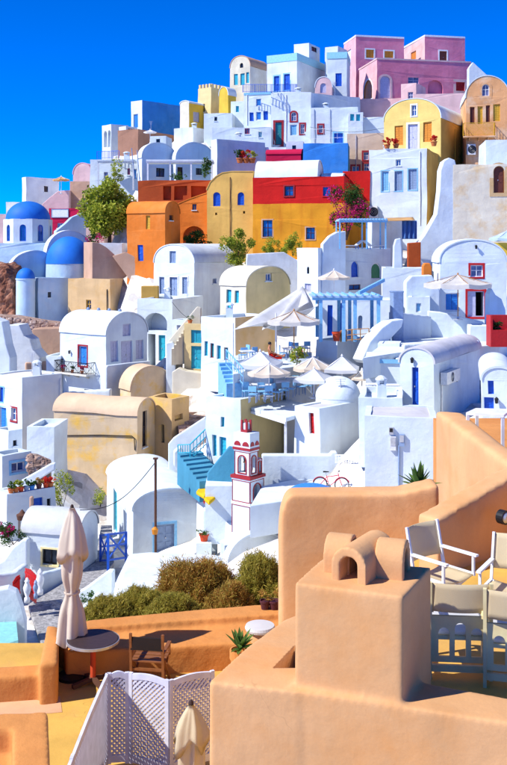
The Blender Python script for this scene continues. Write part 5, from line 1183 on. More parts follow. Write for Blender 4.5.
# white tables on the high terrace behind the tall wall
zt_ = -3.25; q = [PZ(466, 412.5, zt_), PZ(504, 415, zt_), PZ(512, 409, zt_), PZ(476, 408, zt_)]
t = empty('white_table', q[0].lerp(q[2], .5) * 1, 'white table standing behind the tall terracotta wall', 'table'); t.location.z = -4.3; ORI[t.name] = Vector(t.location)
MB().prism(q, zt_ - .05).build('tabletop', 'white_paint', t)
for v in q:
    v2 = v.lerp(q[0].lerp(q[2], .5), .08); MB().box((v2.x - .03, v2.y - .03, -4.3), (v2.x + .03, v2.y + .03, zt_ - .05)).build('leg', 'white_paint', t)
tag(MB().prism([Vector((4.35, 15.2, -4.3)), Vector((12, 15.2, -4.3)), Vector((12, 25, -4.3)), Vector((4.6, 25, -4.3))], -8).build('high_terrace_floor', 'terracotta_deep'), kind='structure')
# wall lamp on the stair parapet
lp_ = P(503, 517, 13.75); lm = empty('wall_lamp', lp_, 'round dark wall lamp on the shaded stair parapet', 'lamp')
ax = Vector((.6, -.8, 0))
MB().tube([lp_ + ax * -.05, lp_ + ax * .06], .1, 18).build('housing', 'iron', lm); MB().tube([lp_ + ax * .06, lp_ + ax * .09], [.075, .05], 18).build('lens', 'steel', lm)

# round white cushion on a stub, pots on the bench parapet
rs = PZ(260, 625, -6.3); t = empty('round_stool', (rs.x, rs.y, ZF), 'round white topped stool on a terracotta drum by the bench', 'stool')
MB().lathe([(.17, ZF), (.16, -6.6), (.2, -6.38), (0, -6.36)], 24, (rs.x, rs.y, 0)).build('drum', 'terracotta', t, smooth=True)
MB().lathe([(0, -6.38), (.24, -6.38), (.255, -6.34), (.24, -6.3), (0, -6.29)], 32, (rs.x, rs.y, 0)).build('cushion', 'white_cloth', t, smooth=False)

# lattice screen, each lath its own part
scr = empty('lattice_screen', PZ(150, 770, ZF), 'white folding lattice screen on the terrace', 'screen')
zt2 = -5.73; tops = [(46, 830), (72, 756), (107, 673), (129, 672), (169, 680), (214, 670)]
tp = [PZ(x, y, zt2) for x, y in tops]; zb2 = ZF + .04
for a, b in zip(tp, tp[1:]):
    d = Vector((b.x - a.x, b.y - a.y, 0)); ln = d.length; d.normalize(); fc = Face(Vector((a.x, a.y, 0)), d, Vector((d.y, -d.x, 0)), ln)
    pan = MB(); fr = .055
    fbox(pan, fc, 0, fr, zb2, zt2, -.02, .02); fbox(pan, fc, ln - fr, ln, zb2, zt2, -.02, .02); fbox(pan, fc, fr, ln - fr, zb2 + .02, zb2 + .12, -.018, .018)
    n = 8
    for k in range(n):   # arched top rail
        u0, u1 = fr + (ln - 2 * fr) * k / n, fr + (ln - 2 * fr) * (k + 1) / n; h0, h1 = .03 * math.sin(math.pi * k / n), .03 * math.sin(math.pi * (k + 1) / n)
        pan.hexa([fc.pt(u0, zt2 - .09 + h0, -.018), fc.pt(u1, zt2 - .09 + h1, -.018), fc.pt(u1, zt2 - .09 + h1, .018), fc.pt(u0, zt2 - .09 + h0, .018), fc.pt(u0, zt2 - .01 + h0, -.018), fc.pt(u1, zt2 - .01 + h1, -.018), fc.pt(u1, zt2 - .01 + h1, .018), fc.pt(u0, zt2 - .01 + h0, .018)])
    po = pan.build('panel_frame', 'lattice_paint', scr)
    u0, u1, z0, z1 = fr, ln - fr, zb2 + .11, zt2 - .05; sp = .068
    for sgn in (1, -1):
        k0 = -(z1 - z0) if sgn > 0 else 0; c_ = k0 + sp / 2
        lim = (u1 - u0) if sgn > 0 else (u1 - u0) + (z1 - z0)
        while c_ < lim:
            if sgn > 0:   # u - u0 = c + (z - z0)
                pts = [(max(0, c_), max(0, -c_))]; e = min((u1 - u0) - c_, (z1 - z0)); pts.append((c_ + e, e))
            else:         # u - u0 = c - (z - z0)
                s_ = max(0, c_ - (u1 - u0)); e = min(c_, z1 - z0); pts = [(c_ - s_, s_), (c_ - e, e)]
            (ua, za), (ub, zb_) = pts
            if math.hypot(ub - ua, zb_ - za) > .03:
                m = MB(); dd = .006 * sgn; m.bar(fc.pt(u0 + ua, z0 + za, dd), fc.pt(u0 + ub, z0 + zb_, dd), .011, .027, up=tuple(fc.N.cross(fc.pt(ub, zb_) - fc.pt(ua, za)))); m.build('lath', 'lattice_paint', po)
            c_ += sp

# ------------------------------------------------------------------ vegetation
def leaves(mb, pts, size, rnd, aspect=.5, flat=None):
    for p in pts:
        a = Vector((rnd.gauss(0, 1), rnd.gauss(0, 1), rnd.gauss(0, .8))).normalized(); b = a.cross(Vector((rnd.gauss(0, 1), rnd.gauss(0, 1), rnd.gauss(0, 1)))).normalized()
        s = size * rnd.uniform(.6, 1.35); a = a * s; b = b * s * aspect
        k = len(mb.v); mb.v += [p - a, p + b * .9 - a * .1, p + a, p - b * .9 - a * .1]; mb.f.append((k, k + 1, k + 2, k + 3))
def clumps(c, rad, n, rnd, low=-.6, k=7, shell=.5):
    """points in many uneven clumps through a crown"""
    cs = []
    while len(cs) < k:
        q = Vector((rnd.uniform(-1, 1), rnd.uniform(-1, 1), rnd.uniform(low, 1)))
        if q.length < 1: cs.append((q, rnd.uniform(.28, .5)))
    out = []
    for _ in range(n):
        q, r = rnd.choice(cs); d = Vector((rnd.gauss(0, 1), rnd.gauss(0, 1), rnd.gauss(0, 1))).normalized() * r * rnd.uniform(shell, 1.05); v = q + d
        out.append(Vector((c.x + v.x * rad[0], c.y + v.y * rad[1], c.z + v.z * rad[2])))
    return out
def plant(name, label, cat, c, rad, n, size, mat, seed, stems=5, zb=None, k=14, flowers=None, aspect=.5, group=None, low=-.8, part='foliage'):
    rnd = random.Random(seed); zb = c.z - rad[2] if zb is None else zb; root = empty(name, Vector((c.x, c.y, zb)), label, cat, group)
    mb = MB(); pts = clumps(c, rad, n, rnd, low, k); leaves(mb, pts, size, rnd, aspect); mb.build(part, mat, root)
    if stems:
        st = MB()
        for i in range(stems):
            e = rnd.choice(pts); m_ = Vector((c.x, c.y, zb)).lerp(e, .5) + Vector((rnd.gauss(0, .05), rnd.gauss(0, .05), .05)) * rad[0]; s0 = .035 * max(rad[0], .35)
            st = MB().tube([Vector((c.x + rnd.gauss(0, .04) * rad[0], c.y, zb)), m_, e], [s0, s0 * .7, s0 * .25], 6); st.build('stem', 'dark_wood', root)
    if flowers:
        fm, fn, fs_ = flowers; fb = MB(); leaves(fb, clumps(c, (rad[0] * 1.04, rad[1] * 1.04, rad[2] * 1.04), fn, rnd, low, 9, .8), fs_, rnd, .8); o = fb.build('flowers', fm, root); o['kind'] = 'stuff'
    return root
def tree(label, px, py_c, rpx, rpy, Y, seed, n=15000, size=.2):
    rnd = random.Random(seed); c = P(px, py_c, Y); rx, rz = rpx / F * Y, rpy / F * Y; zb = ground(c.x, c.y) - .2; root = empty('leafy_tree', Vector((c.x, c.y, zb)), label, 'tree')
    mb = MB(); pts = clumps(c, (rx, rx * .9, rz), n, rnd, -.9, 44, .35); leaves(mb, pts, size, rnd, .6); mb.build('crown', 'leaf_tree', root)
    MB().tube([(c.x, c.y, zb), (c.x + .1, c.y, c.z - rz * .5), (c.x, c.y, c.z + rz * .3)], [.28, .2, .08], 10).build('trunk', 'dark_wood', root)
    for i in range(9):
        e = rnd.choice(pts); s0 = Vector((c.x, c.y, c.z - rz * rnd.uniform(.1, .6))); MB().tube([s0, s0.lerp(e, .5) + Vector((0, 0, -.2)), e], [.1, .07, .025], 6).build('limb', 'dark_wood', root)
    return root
tree('bushy yellow green tree beside the white house', 109, 209, 24, 25, 119, 4)
plant('purple_bush', 'purple flowering bush under the yellow green tree', 'bush', P(96, 239, 116), (.9, .8, .7), 500, .12, 'leaf_green', 5, flowers=('flower_pink', 250, .09))
# bougainvillea
plant('bougainvillea', 'pink bougainvillea against the red wall', 'shrub', P(347, 206, 100), (2.0, 1.0, 2.3), 4200, .11, 'leaf_green', 6, 7, zb=zat(240, 100), flowers=('flower_pink', 1300, .1))
# greens before the tan and the red house
plant('creeper', 'loose green creeper before the tan house', 'plant', P(237, 250, 100), (1.6, .8, 1.8), 3600, .13, 'leaf_tree', 7, 5)
plant('creeper', 'grassy bush in the arch of the orange wing', 'plant', P(196, 240, 107), (1.4, .6, 1.0), 1500, .13, 'leaf_green', 8, 3)
for i, (lab, px, py) in enumerate((('short spiky green plant below the red house window', 270, 244), ('middle spiky plant between the other two by the planter', 283, 243), ('tallest spiky plant behind the bluish white planter', 293, 241))):
    plant('cactus_plant', lab, 'plant', P(px, py + 3, 99), (.8, .5, .8 + .2 * i), 800, .18, 'leaf_tree', 20 + i, 3, aspect=.2)
plant('terrace_plant', 'green bush on the restaurant terrace', 'plant', P(297, 356, 60), (.5, .4, .55), 900, .07, 'leaf_tree', 30, 3, flowers=('flower_red', 40, .05))
plant('porch_plant', 'green shrub on the porch of the house beside the tree', 'plant', P(118, 170, 122), (.9, .6, 1.5), 500, .14, 'leaf_tree', 31, 3)
plant('porch_plant', 'dark climbing plant at a post of the two vault porch', 'plant', P(205, 168, 116), (.8, .5, 1.2), 500, .14, 'leaf_green', 32, 3)
plant('porch_plant', 'low green plant in the middle of the porch', 'plant', P(178, 176, 116), (.8, .5, .5), 300, .12, 'leaf_green', 33, 2)
plant('wall_creeper', 'green creeper climbing the long tan vaulted house', 'plant', P(62, 491, 57.3), (.6, .35, 1.1), 900, .07, 'leaf_tree', 34, 4)
plant('wall_creeper', 'yellow green weeds at the foot of the tan house', 'plant', P(100, 497, 57), (.5, .35, .6), 500, .06, 'leaf_tree', 35, 3)
plant('garden_bush', 'green bush in the garden beside the white shed', 'plant', P(13, 534, 50.5), (.6, .5, .55), 900, .06, 'leaf_green', 36, 3)
plant('flower_bush', 'magenta flowering bush beside the green garden bush', 'plant', P(3, 530, 50), (.5, .4, .4), 500, .06, 'leaf_green', 37, 3, flowers=('flower_pink', 450, .06))
plant('trough_plant', 'green plant in the low white trough', 'plant', P(88, 598, 44), (.35, .3, .3), 500, .045, 'leaf_green', 38, 3)
# dry shrubs behind the terrace
def shrub(label, px, py, rpx, rpy, Y, mat, seed, n=16000, deep=.8):
    """dense rounded mound of fine twigs"""
    rnd = random.Random(seed); c = P(px, py, Y); rx, rz = rpx / F * Y, rpy / F * Y; zb = ground(c.x, c.y) - .1; root = empty('dry_shrub', Vector((c.x, c.y, zb)), label, 'shrub')
    mb = MB(); sd_ = Vector((seed * 3.1, seed * 1.7, 0)); ends = []
    for _ in range(n):
        a = rnd.uniform(0, 2 * math.pi); el = math.asin(rnd.uniform(-.1, 1)); d = Vector((math.cos(a) * math.cos(el), math.sin(a) * math.cos(el) * deep, math.sin(el)))
        lump = .92 + .30 * noise.noise(d * 1.6 + sd_) + .16 * noise.noise(d * 4.6 + sd_) + abs(rnd.gauss(0, .075)); q = d * lump * rnd.uniform(.5, 1.0) ** .5
        p = Vector((c.x + q.x * rx, c.y + q.y * rx, c.z - rz + q.z * rz * 2))
        dirv = (d * .8 + Vector((rnd.gauss(0, .6), rnd.gauss(0, .6), rnd.gauss(0.15, .5)))).normalized(); side = dirv.cross(Vector((rnd.gauss(0, 1), rnd.gauss(0, 1), rnd.gauss(0, 1)))).normalized()
        l = rnd.uniform(.04, .13); w_ = rnd.uniform(.005, .012); k = len(mb.v)
        mb.v += [p - side * w_ - dirv * l * .5, p + side * w_ - dirv * l * .5, p + dirv * l * .6]; mb.f.append((k, k + 1, k + 2))
        if len(ends) < 16: ends.append(p)
    mb.build('foliage', mat, root)
    for e in ends: MB().tube([Vector((c.x, c.y, zb)), Vector((c.x, c.y, zb)).lerp(e, .5) + Vector((0, 0, .05)), e], [.03, .02, .008], 5).build('stem', 'dark_wood', root)
    return root
shrub('russet dry shrub in the middle behind the terrace', 197, 588, 47, 29, 20.5, 'leaf_dry', 41, 67200)
shrub('olive green shrub beside the rounded terracotta wall', 262, 586, 32, 31, 19.8, 'leaf_broom', 42, 54400)
shrub('low olive shrub between the russet shrub and the closed parasol', 142, 606, 36, 17, 19.4, 'leaf_broom', 43, 35200)
shrub('small yellow green shrub behind the tall closed parasol', 107, 610, 26, 13, 19.0, 'leaf_broom', 44, 19200)
shrub('small russet shrub between the two big shrubs', 232, 603, 26, 17, 19.2, 'leaf_dry', 45, 25600)
shrub('low olive shrub between the russet shrub and the bench', 172, 608, 30, 14, 18.8, 'leaf_broom', 46, 25600)
# agaves
def agave(label, base, r, h, n, seed, mat='leaf_agave', name='agave'):
    rnd = random.Random(seed); root = empty(name, base, label, 'plant')
    for i in range(n):
        a = i * 2.399 + rnd.uniform(-.2, .2); el = R(rnd.uniform(15, 80) if i else 85); d = Vector((math.cos(a) * math.cos(el), math.sin(a) * math.cos(el), math.sin(el))); s = Vector((-math.sin(a), math.cos(a), 0)); L = r * rnd.uniform(.8, 1.1) * (1 if el < 1 else h / r)
        vs = []; m = 6
        for j in range(m + 1):
            t = j / m; w_ = .045 * r / .35 * (1 - t) ** .7 * (.6 + .8 * min(t * 3, 1)) if j < m else .001; c = base + d * L * t + Vector((0, 0, -.18 * L * t * t * math.cos(el)))
            vs += [c - s * w_, c - Vector((0, 0, w_ * .5)), c + s * w_]
        MB().add(vs, [(3 * j + q, 3 * j + q + 1, 3 * j + q + 4, 3 * j + q + 3) for j in range(m) for q in (0, 1)]).build('leaf', mat, root)
    return root
def pot(label, base, r, h, mat, plantm=None, seed=0, name='flower_pot', group=None, leafsize=.06, n=160, ph=1.0):
    root = empty(name, base, label, 'pot', group)
    MB().lathe([(0, 0), (r * .7, 0), (r * .95, h * .8), (r * 1.08, h * .82), (r * 1.08, h), (r * .92, h), (r * .88, h * .85), (0, h * .85)], 18, base).build('body', mat, root)
    if plantm:
        rnd = random.Random(seed); mb = MB(); leaves(mb, clumps(base + Vector((0, 0, h + r * ph)), (r * 1.5, r * 1.5, r * 1.2 * ph), n, rnd, -.7, 7), leafsize, rnd); o_ = mb.build('plant', plantm, root); o_['kind'] = 'stuff'
    return root
pa = PZ(240, 668, ZF) * 1; ap = P(240, 648, 15.2)
pot('terracotta pot hidden behind the parapet with the agave', Vector((ap.x, ap.y, ZF)), .15, ap.z - ZF - .02, 'terracotta_deep')
agave('green agave beside the round stool', Vector((ap.x, ap.y, ap.z)), .34, .3, 22, 3)
ap = P(419, 485, 16.5); agave('spiky green agave behind the rounded wall', Vector((ap.x, ap.y, ap.z - .02)), .42, .42, 30, 5)
pot('pot of the spiky agave behind the rounded wall', Vector((ap.x, ap.y, ap.z - .75)), .22, .68, 'clay')
tag(MB().box((ap.x - .6, ap.y - .4, -9), (ap.x + .9, ap.y + .6, ap.z - .75)).build('plinth', 'terracotta', origin=Vector((ap.x, ap.y, -9))), 'low terracotta plinth under the spiky agave', 'plinth')
for x, r_, m_ in ((265, .09, 'purple_pot'), (274, .1, 'purple_pot')):
    q = PZ(x, 609, -6.42); pot('small dark purple pot on the bench parapet', Vector((q.x, q.y, -6.44)), r_, .18, m_, 'leaf_dry', int(x), group='dark pots on the bench parapet', leafsize=.03, n=60)

# ------------------------------------------------------------------ bell tower
def bell_tower():
    Y = 48.0; t = R(38); C = P(250, HY, Y); C.z = 0; dL = Vector((-math.cos(t), math.sin(t), 0)); dR = Vector((math.sin(t), math.cos(t), 0))
    fL = Face(C, dL, -dR, 0); fR = Face(C, dR, -dL, 0); W = fL.u(232); D = fR.u(264)
    zb = zat(536, Y) - .6; root = empty('bell_tower', Vector((C.x, C.y, zb)), 'white bell tower with red painted edges', 'bell tower')
    def bx(nm, u0, u1, v0, v1, z0, z1, mat, par_=root):
        c = [C + dL * u + dR * v for u, v in ((u0, v0), (u1, v0), (u1, v1), (u0, v1))]
        return MB().hexa([Vector((p.x, p.y, z0)) for p in c] + [Vector((p.x, p.y, z1)) for p in c]).build(nm, mat, par_)
    def Z(py): return zat(py, Y)
    def tier(nm, u0, u1, v0, v1, z0, z1, arch=None):
        c = C + dL * u0 + dR * v0; a = Face(c, dL, -dR, u1 - u0); b = Face(c, dR, -dL, v1 - v0); m = MB()
        a2 = Face(c + dR * (v1 - v0), dL, dR, u1 - u0); b2 = Face(c + dL * (u1 - u0), dR, dL, v1 - v0); e = .04
        for fc, back in ((a, a2), (b, b2)):
            holes = []
            if arch and not (arch == 'R' and fc is a):
                k = 2 if fc.ln > 1.6 else 1
                for i in range(k):
                    s = fc.ln / k; holes.append(arch_loop(s * i + s * .25, s * i + s * .75, z0 + (z1 - z0) * .12, z0 + (z1 - z0) * .82))
            for f2 in (fc, back):
                m.poly([[(0, z0), (fc.ln, z0), (fc.ln, z1), (0, z1)]] + holes, lambda u, z: f2.pt(u, z))
                for lp in holes:
                    q = len(lp); m.add([f2.pt(*p) for p in lp] + [f2.pt(*p, -.22) for p in lp], [(i, (i + 1) % q, q + (i + 1) % q, q + i) for i in range(q)])
        top = [c, c + dL * (u1 - u0), c + dL * (u1 - u0) + dR * (v1 - v0), c + dR * (v1 - v0)]; m.add([Vector((p.x, p.y, z1)) for p in top], [(0, 1, 2, 3)])
        w = m.build(nm, 'white', root)
        for fc in (a, b):
            for (p0, p1, q0, q1) in ((0, e, z0, z1), (fc.ln - e, fc.ln, z0, z1), (e, fc.ln - e, z0, z0 + e), (e, fc.ln - e, z1 - e, z1)):
                r = MB(); fbox(r, fc, p0 + .01, p1 - .01 if p1 < fc.ln else p1, q0, q1, -.02, .025); r.build('red_edge', 'dark_red', w)
            if arch and not (arch == 'R' and fc is a):
                k = 2 if fc.ln > 1.6 else 1
                for i in range(k):
                    s = fc.ln / k; lp = arch_loop(s * i + s * .25, s * i + s * .75, z0 + (z1 - z0) * .12, z0 + (z1 - z0) * .82); r = MB(); ring(r, fc, grow(lp, .05), lp, -.02, .03); r.build('arch_trim', 'dark_red', w)
        return w
    tier('base_tier', 0, W, 0, D, zb, Z(507)); bx('string_course', -.03, W + .03, -.03, D + .03, Z(507), Z(504), 'white')
    tier('middle_tier', .01, W - .01, .01, D - .01, Z(504), Z(482), 'R'); bx('ledge', -.06, W + .06, -.06, D + .06, Z(480.5), Z(477.5), 'dark_red'); bx('plinth_course', -.02, W + .02, -.02, D + .02, Z(482), Z(480.5), 'white')
    u0, u1, v0, v1 = .06, W - .14, .05, D * .62
    w = tier('belfry', u0, u1, v0, v1, Z(477.5), Z(453), True)
    bc = C + dL * (u0 + u1) / 2 + dR * (v0 + v1) / 2; zt = Z(459)
    MB().lathe([(.0, 0), (.05, -.01), (.1, -.08), (.12, -.22), (.17, -.3), (.15, -.3), (.1, -.2), (.0, -.05)], 14, (bc.x, bc.y, zt)).build('bell', 'rust', root)
    tier('rear_belfry', .1, W - .16, D * .64, D - .04, Z(477.5), Z(462), True)
    bx('cornice', u0 - .08, u1 + .08, v0 - .08, v1 + .08, Z(451.5), Z(449), 'dark_red'); bx('frieze', u0 - .04, u1 + .04, v0 - .04, v1 + .04, Z(453), Z(451.5), 'white')
    cap = bx('cap', u0 - .05, u1 + .05, v0 - .05, v1 + .05, Z(449), Z(434), 'white')
    for fc, a, b in ((Face(C + dR * (v0 - .05), dL, -dR, 1), u0 - .05, u1 + .05), (Face(C + dL * (u0 - .05), dR, -dL, 1), v0 - .05, v1 + .05)):
        n = 2; s = (b - a) / n
        for i in range(n):
            m = MB(); c0 = a + s * (i + .5); lp = [(c0 + s * .4 * math.cos(math.pi * k / 8), Z(447) + .22 * math.sin(math.pi * k / 8)) for k in range(9)]; m.poly([lp], lambda u, z: fc.pt(u, z, .025)); q = len(lp); m.add([fc.pt(*p, .025) for p in lp] + [fc.pt(*p, -.01) for p in lp], [(k, (k + 1) % q, q + (k + 1) % q, q + k) for k in range(q)]); m.build('half_round', 'dark_red', cap)
    um, vm = (u0 + u1) / 2, (v0 + v1) / 2
    bx('crown_base', um - .2, um + .2, vm - .2, vm + .2, Z(434), Z(431.5), 'dark_red'); bx('crown', um - .14, um + .14, vm - .14, vm + .14, Z(431.5), Z(425), 'white')
    for a, b in ((-1, -1), (1, -1), (1, 1), (-1, 1)): bx('crown_horn', um + a * .15 - .05, um + a * .15 + .05, vm + b * .15 - .05, vm + b * .15 + .05, Z(431.5), Z(422), 'dark_red')
    return root
bell_tower()

# ------------------------------------------------------------------ bicycle
def bicycle(px, py, Y, ang, label):
    g = P(px, py, Y); root = empty('bicycle', g, label, 'bicycle'); root.rotation_euler = (R(-6), 0, R(ang))
    def put(mb, nm, mat, par_=None, sm=False): o = mb.build(nm, mat, None, smooth=sm); o.parent = par_ or root; o.location = (0, 0, 0); return o
    r = .34; cs = (Vector((-.52, 0, r)), Vector((.52, 0, r)))
    for c in cs:
        m = MB(); m.tube([c + Vector((r * math.cos(a), 0, r * math.sin(a))) for a in [2 * math.pi * k / 28 for k in range(29)]], .022, 6, False); w_ = put(m, 'wheel', 'rubber')
        m = MB(); m.tube([c + Vector((.31 * math.cos(a), 0, .31 * math.sin(a))) for a in [2 * math.pi * k / 28 for k in range(29)]], .012, 5, False); put(m, 'rim', 'steel', w_)
        m = MB()
        for k in range(14): a = 2 * math.pi * k / 14; m.bar(c, c + Vector((.31 * math.cos(a), 0, .31 * math.sin(a))), .005)
        s = put(m, 'spokes', 'steel', w_); s['kind'] = 'stuff'
        m = MB(); m.tube([c + Vector((.37 * math.cos(a), 0, .37 * math.sin(a))) for a in [R(20 + 14 * k) for k in range(11)]], .018, 5); put(m, 'mudguard', 'bike_red')
    bb = Vector((-.08, 0, .28)); st = Vector((-.22, 0, .78)); hd = Vector((.36, 0, .80)); hd2 = Vector((.40, 0, .64))
    m = MB()
    for a, b in ((bb, st), (bb, hd2), (st + Vector((.02, 0, -.08)), hd), (bb, cs[0]), (st + Vector((.02, 0, -.08)), cs[0]), (hd2, cs[1]), (hd + Vector((-.02, 0, .1)), hd2)): m.tube([a, b], .019, 8)
    put(m, 'frame', 'bike_red')
    put(MB().tube([hd + Vector((-.02, -.26, .17)), hd + Vector((.05, -.12, .2)), hd + Vector((.02, 0, .16)), hd + Vector((.05, .12, .2)), hd + Vector((-.02, .26, .17))], .015, 7), 'handlebar', 'iron')
    put(MB().tube([st, st + Vector((-.03, 0, .13))], .015, 7), 'seat_post', 'steel'); put(MB().hexa([Vector(v) for v in ((-.38, -.08, .92), (-.1, -.03, .93), (-.1, .03, .93), (-.38, .08, .92), (-.38, -.08, .98), (-.1, -.02, .97), (-.1, .02, .97), (-.38, .08, .98))]), 'saddle', 'rubber')
    put(MB().tube([bb + Vector((0, -.03, 0)), bb + Vector((0, .03, 0))], .09, 14), 'chainring', 'steel')
    for s in (-1, 1): put(MB().bar(bb + Vector((0, .06 * s, 0)), bb + Vector((.1 * s, .07 * s, -.13 * s)), .02).bar(bb + Vector((.1 * s - .05, .11 * s, -.13 * s)), bb + Vector((.1 * s + .05, .11 * s, -.13 * s)), .07, .02), 'pedal', 'iron')
    return root
bicycle(331, 492, 46.8, -6, 'red bicycle leaning by the white terrace wall')

# ------------------------------------------------------------------ utilities on walls
def on_wall(h, f, x0, y0, x1, y1):
    fc = h['fL'] if f == 'L' else h['fR']; ua, ub = sorted((fc.u(x0), fc.u(x1))); Yd = fc.O.y + fc.U.y * (ua + ub) / 2; return fc, ua, ub, zat(y1, Yd), zat(y0, Yd)
def aircon(h, f, x0, y0, x1, y1, label):
    fc, ua, ub, z0, z1 = on_wall(h, f, x0, y0, x1, y1); root = empty('air_conditioner', fc.pt((ua + ub) / 2, z0, .2), label, 'air conditioner'); w = ub - ua
    m = MB(); fbox(m, fc, ua, ub, z0, z1, .06, .42); m.build('casing', 'plastic_white', root)
    c = fc.pt(ua + w * .42, (z0 + z1) / 2, .425); r = (z1 - z0) * .4
    m = MB(); U, N = fc.U, fc.N; m.add([c + U * r * math.cos(a) + Vector((0, 0, r * math.sin(a))) for a in [2 * math.pi * k / 20 for k in range(20)]], [tuple(range(20))]); m.build('fan_grille', 'iron', root)
    for k in (0.3, .6, .95): m = MB(); m.tube([c + N * .012 + U * r * k * math.cos(a) + Vector((0, 0, r * k * math.sin(a))) for a in [2 * math.pi * q / 20 for q in range(21)]], .012, 4, False); m.build('guard_ring', 'steel', root)
    for u in (ua + w * .1, ub - w * .2): m = MB(); fbox(m, fc, u, u + .05, z0 - .06, z0, -.02, .42); m.build('bracket', 'steel', root)
    return root
aircon(hfind('low gabled house'), 'R', 439.5, 370, 453, 382, 'grey air conditioner on the shaded wall of the blue door house')
aircon(hfind('peach gabled'), 'L', 467, 144.5, 475.5, 155, 'air conditioner below the yellow balcony')
hx = hfind('lilac shaded back wall'); p0 = P(366, 218, 92)
aircon(hfind('three tall blue windows'), 'L', 366 + 4, 206, 378, 218, 'air conditioner low on the white cube house')
h = hfind('meter boxes')
for i, (x0, y0, x1, y1, m_, lab) in enumerate(((389, 427, 393.5, 434, 'steel', 'upper electric meter box on the broad white wall'), (390, 436, 396, 450, 'plastic_white', 'lower electric meter box on the broad white wall'), (399, 434, 404.5, 446, 'grey_blue', 'grey fuse box above the conduit'))):
    fc, ua, ub, z0, z1 = on_wall(h, 'L', x0, y0, x1, y1); root = empty('meter_box', fc.pt((ua + ub) / 2, z0), lab, 'meter box'); m = MB(); fbox(m, fc, ua, ub, z0, z1, -.01, .12); m.build('casing', m_, root)
    m = MB(); fbox(m, fc, ua + .03, ub - .03, z0 + (z1 - z0) * .35, z1 - .04, .12, .14); m.build('cover', 'steel' if i != 0 else 'iron', root)
fc, ua, ub, z0, z1 = on_wall(h, 'L', 397.5, 445, 399, 500); m = MB().tube([fc.pt(ua, z0, .05), fc.pt(ua, z1, .05)], .03, 8).tube([fc.pt(ua - .1, z0, .05), fc.pt(ua - .1, z1, .05)], .025, 8)
m = MB().tube([fc.pt(ua, z0, .05), fc.pt(ua, z1, .05)], .04, 8); tag(m.build('conduit', 'grey_blue', origin=fc.pt(ua, z0, .05)), 'grey conduit pipe down the broad white wall', 'pipe')
def wall_lamp(h, f, px, py, label):
    fc = h['fL'] if f == 'L' else h['fR']; u, z = fc.uz(px, py); c = fc.pt(u, z, .16); root = empty('wall_lantern', fc.pt(u, z), label, 'lamp')
    MB().bar(fc.pt(u, z + .12, -.02), fc.pt(u, z + .12, .18), .04).build('bracket', 'iron', root); MB().lathe([(.0, -.16), (.07, -.14), (.09, .06), (.12, .07), (.03, .16), (0, .18)], 8, c).build('lantern', 'iron', root)
wall_lamp(hfind('low gabled house'), 'L', 413, 360, 'small iron lantern above the tall blue door'); wall_lamp(hfind('iron flower balcony'), 'L', 70.5, 352, 'iron lantern on the wall above the balcony')
wall_lamp(hfind('vaulted house with blue window behind'), 'L', 496.5, 400, 'iron lantern beside the small blue window'); wall_lamp(hfind('domed white cafe'), 'L', 476, 247, 'iron lantern under the cafe gable')
# rusty pole before the chapel
p = P(155.5, 556, 53.2); t_ = empty('metal_pole', p, 'rusty metal pole with a lamp before the white chapel', 'pole')
zt_ = zat(459, 53.2); MB().tube([p - Vector((0, 0, .8)), Vector((p.x, p.y, zt_))], .07, 10).build('shaft', 'rust', t_); MB().box((p.x - .13, p.y - .13, zt_), (p.x + .13, p.y + .13, zt_ + .06)).build('cap', 'rust', t_)
zl = zat(530, 53.2); MB().lathe([(0, -.2), (.14, -.18), (.18, .1), (.08, .2), (0, .2)], 10, (p.x - .02, p.y - .16, zl)).build('lamp', 'orange_paint', t_)
for lab, px, y0, y1, Y in (('upright thin pole beside the two vault porch', 140, 128 + 22, 186, 118), ('leaning mast on the white porch terrace', 134.5, 148, 178, 119)):
    a = P(px, y1, Y); b = P(px - 3, y0, Y); tag(MB().tube([a, b], .06, 6).build('mast', 'grey_blue', origin=a), lab, 'mast')

# ------------------------------------------------------------------ pots and planters
def pot_on(lab, px, py, Y, r, h_, mat, pl, seed, **k): return pot(lab, P(px, py, Y), r, h_, mat, pl, seed, **k)
POTS = [(12, 'clay', 'leaf_green', 'clay pot with a dark green plant at the open end of the ledge'), (17, 'clay', 'leaf_tree', 'clay pot with reddish leaves on the ledge'), (22, 'red_clay', 'leaf_tree', 'red pot with yellow green leaves on the ledge'),
        (27.5, 'grey_blue', 'leaf_green', 'grey pot with dark green leaves on the ledge'), (33, 'mid_blue', 'leaf_green', 'blue bowl with low greenery on the ledge'), (40, 'purple_pot', 'leaf_dry', 'purple pot with dry leaves on the ledge'), (47, 'red_clay', 'flower_red', 'orange red flowering pot on the ledge'), (51.5, 'clay', 'flower_red', 'clay pot of red flowers at the ledge end')]
hp = hfind('potted plants along'); fr = hp['fR']
for i, (px, m_, pl, lab) in enumerate(POTS):
    u = fr.u(px); q = fr.pt(u, hp['Zt'] - .02, -.16); pot(lab, q, .17, .26, m_, pl, 60 + i, n=120, leafsize=.07)
for i in range(3):
    fc, ua, ub, z = BAL; q = fc.pt(ua + (ub - ua) * (.2 + .3 * i), z, .72); pot(['pink flower pot beside the railing corner of the iron balcony', 'leafy green pot on the iron balcony', 'pink flower pot beneath the lantern end of the iron balcony'][i], q, .14, .26, 'clay', ['flower_pink', 'leaf_green', 'flower_pink'][i], 80 + i, n=170, leafsize=.06, ph=1.3)
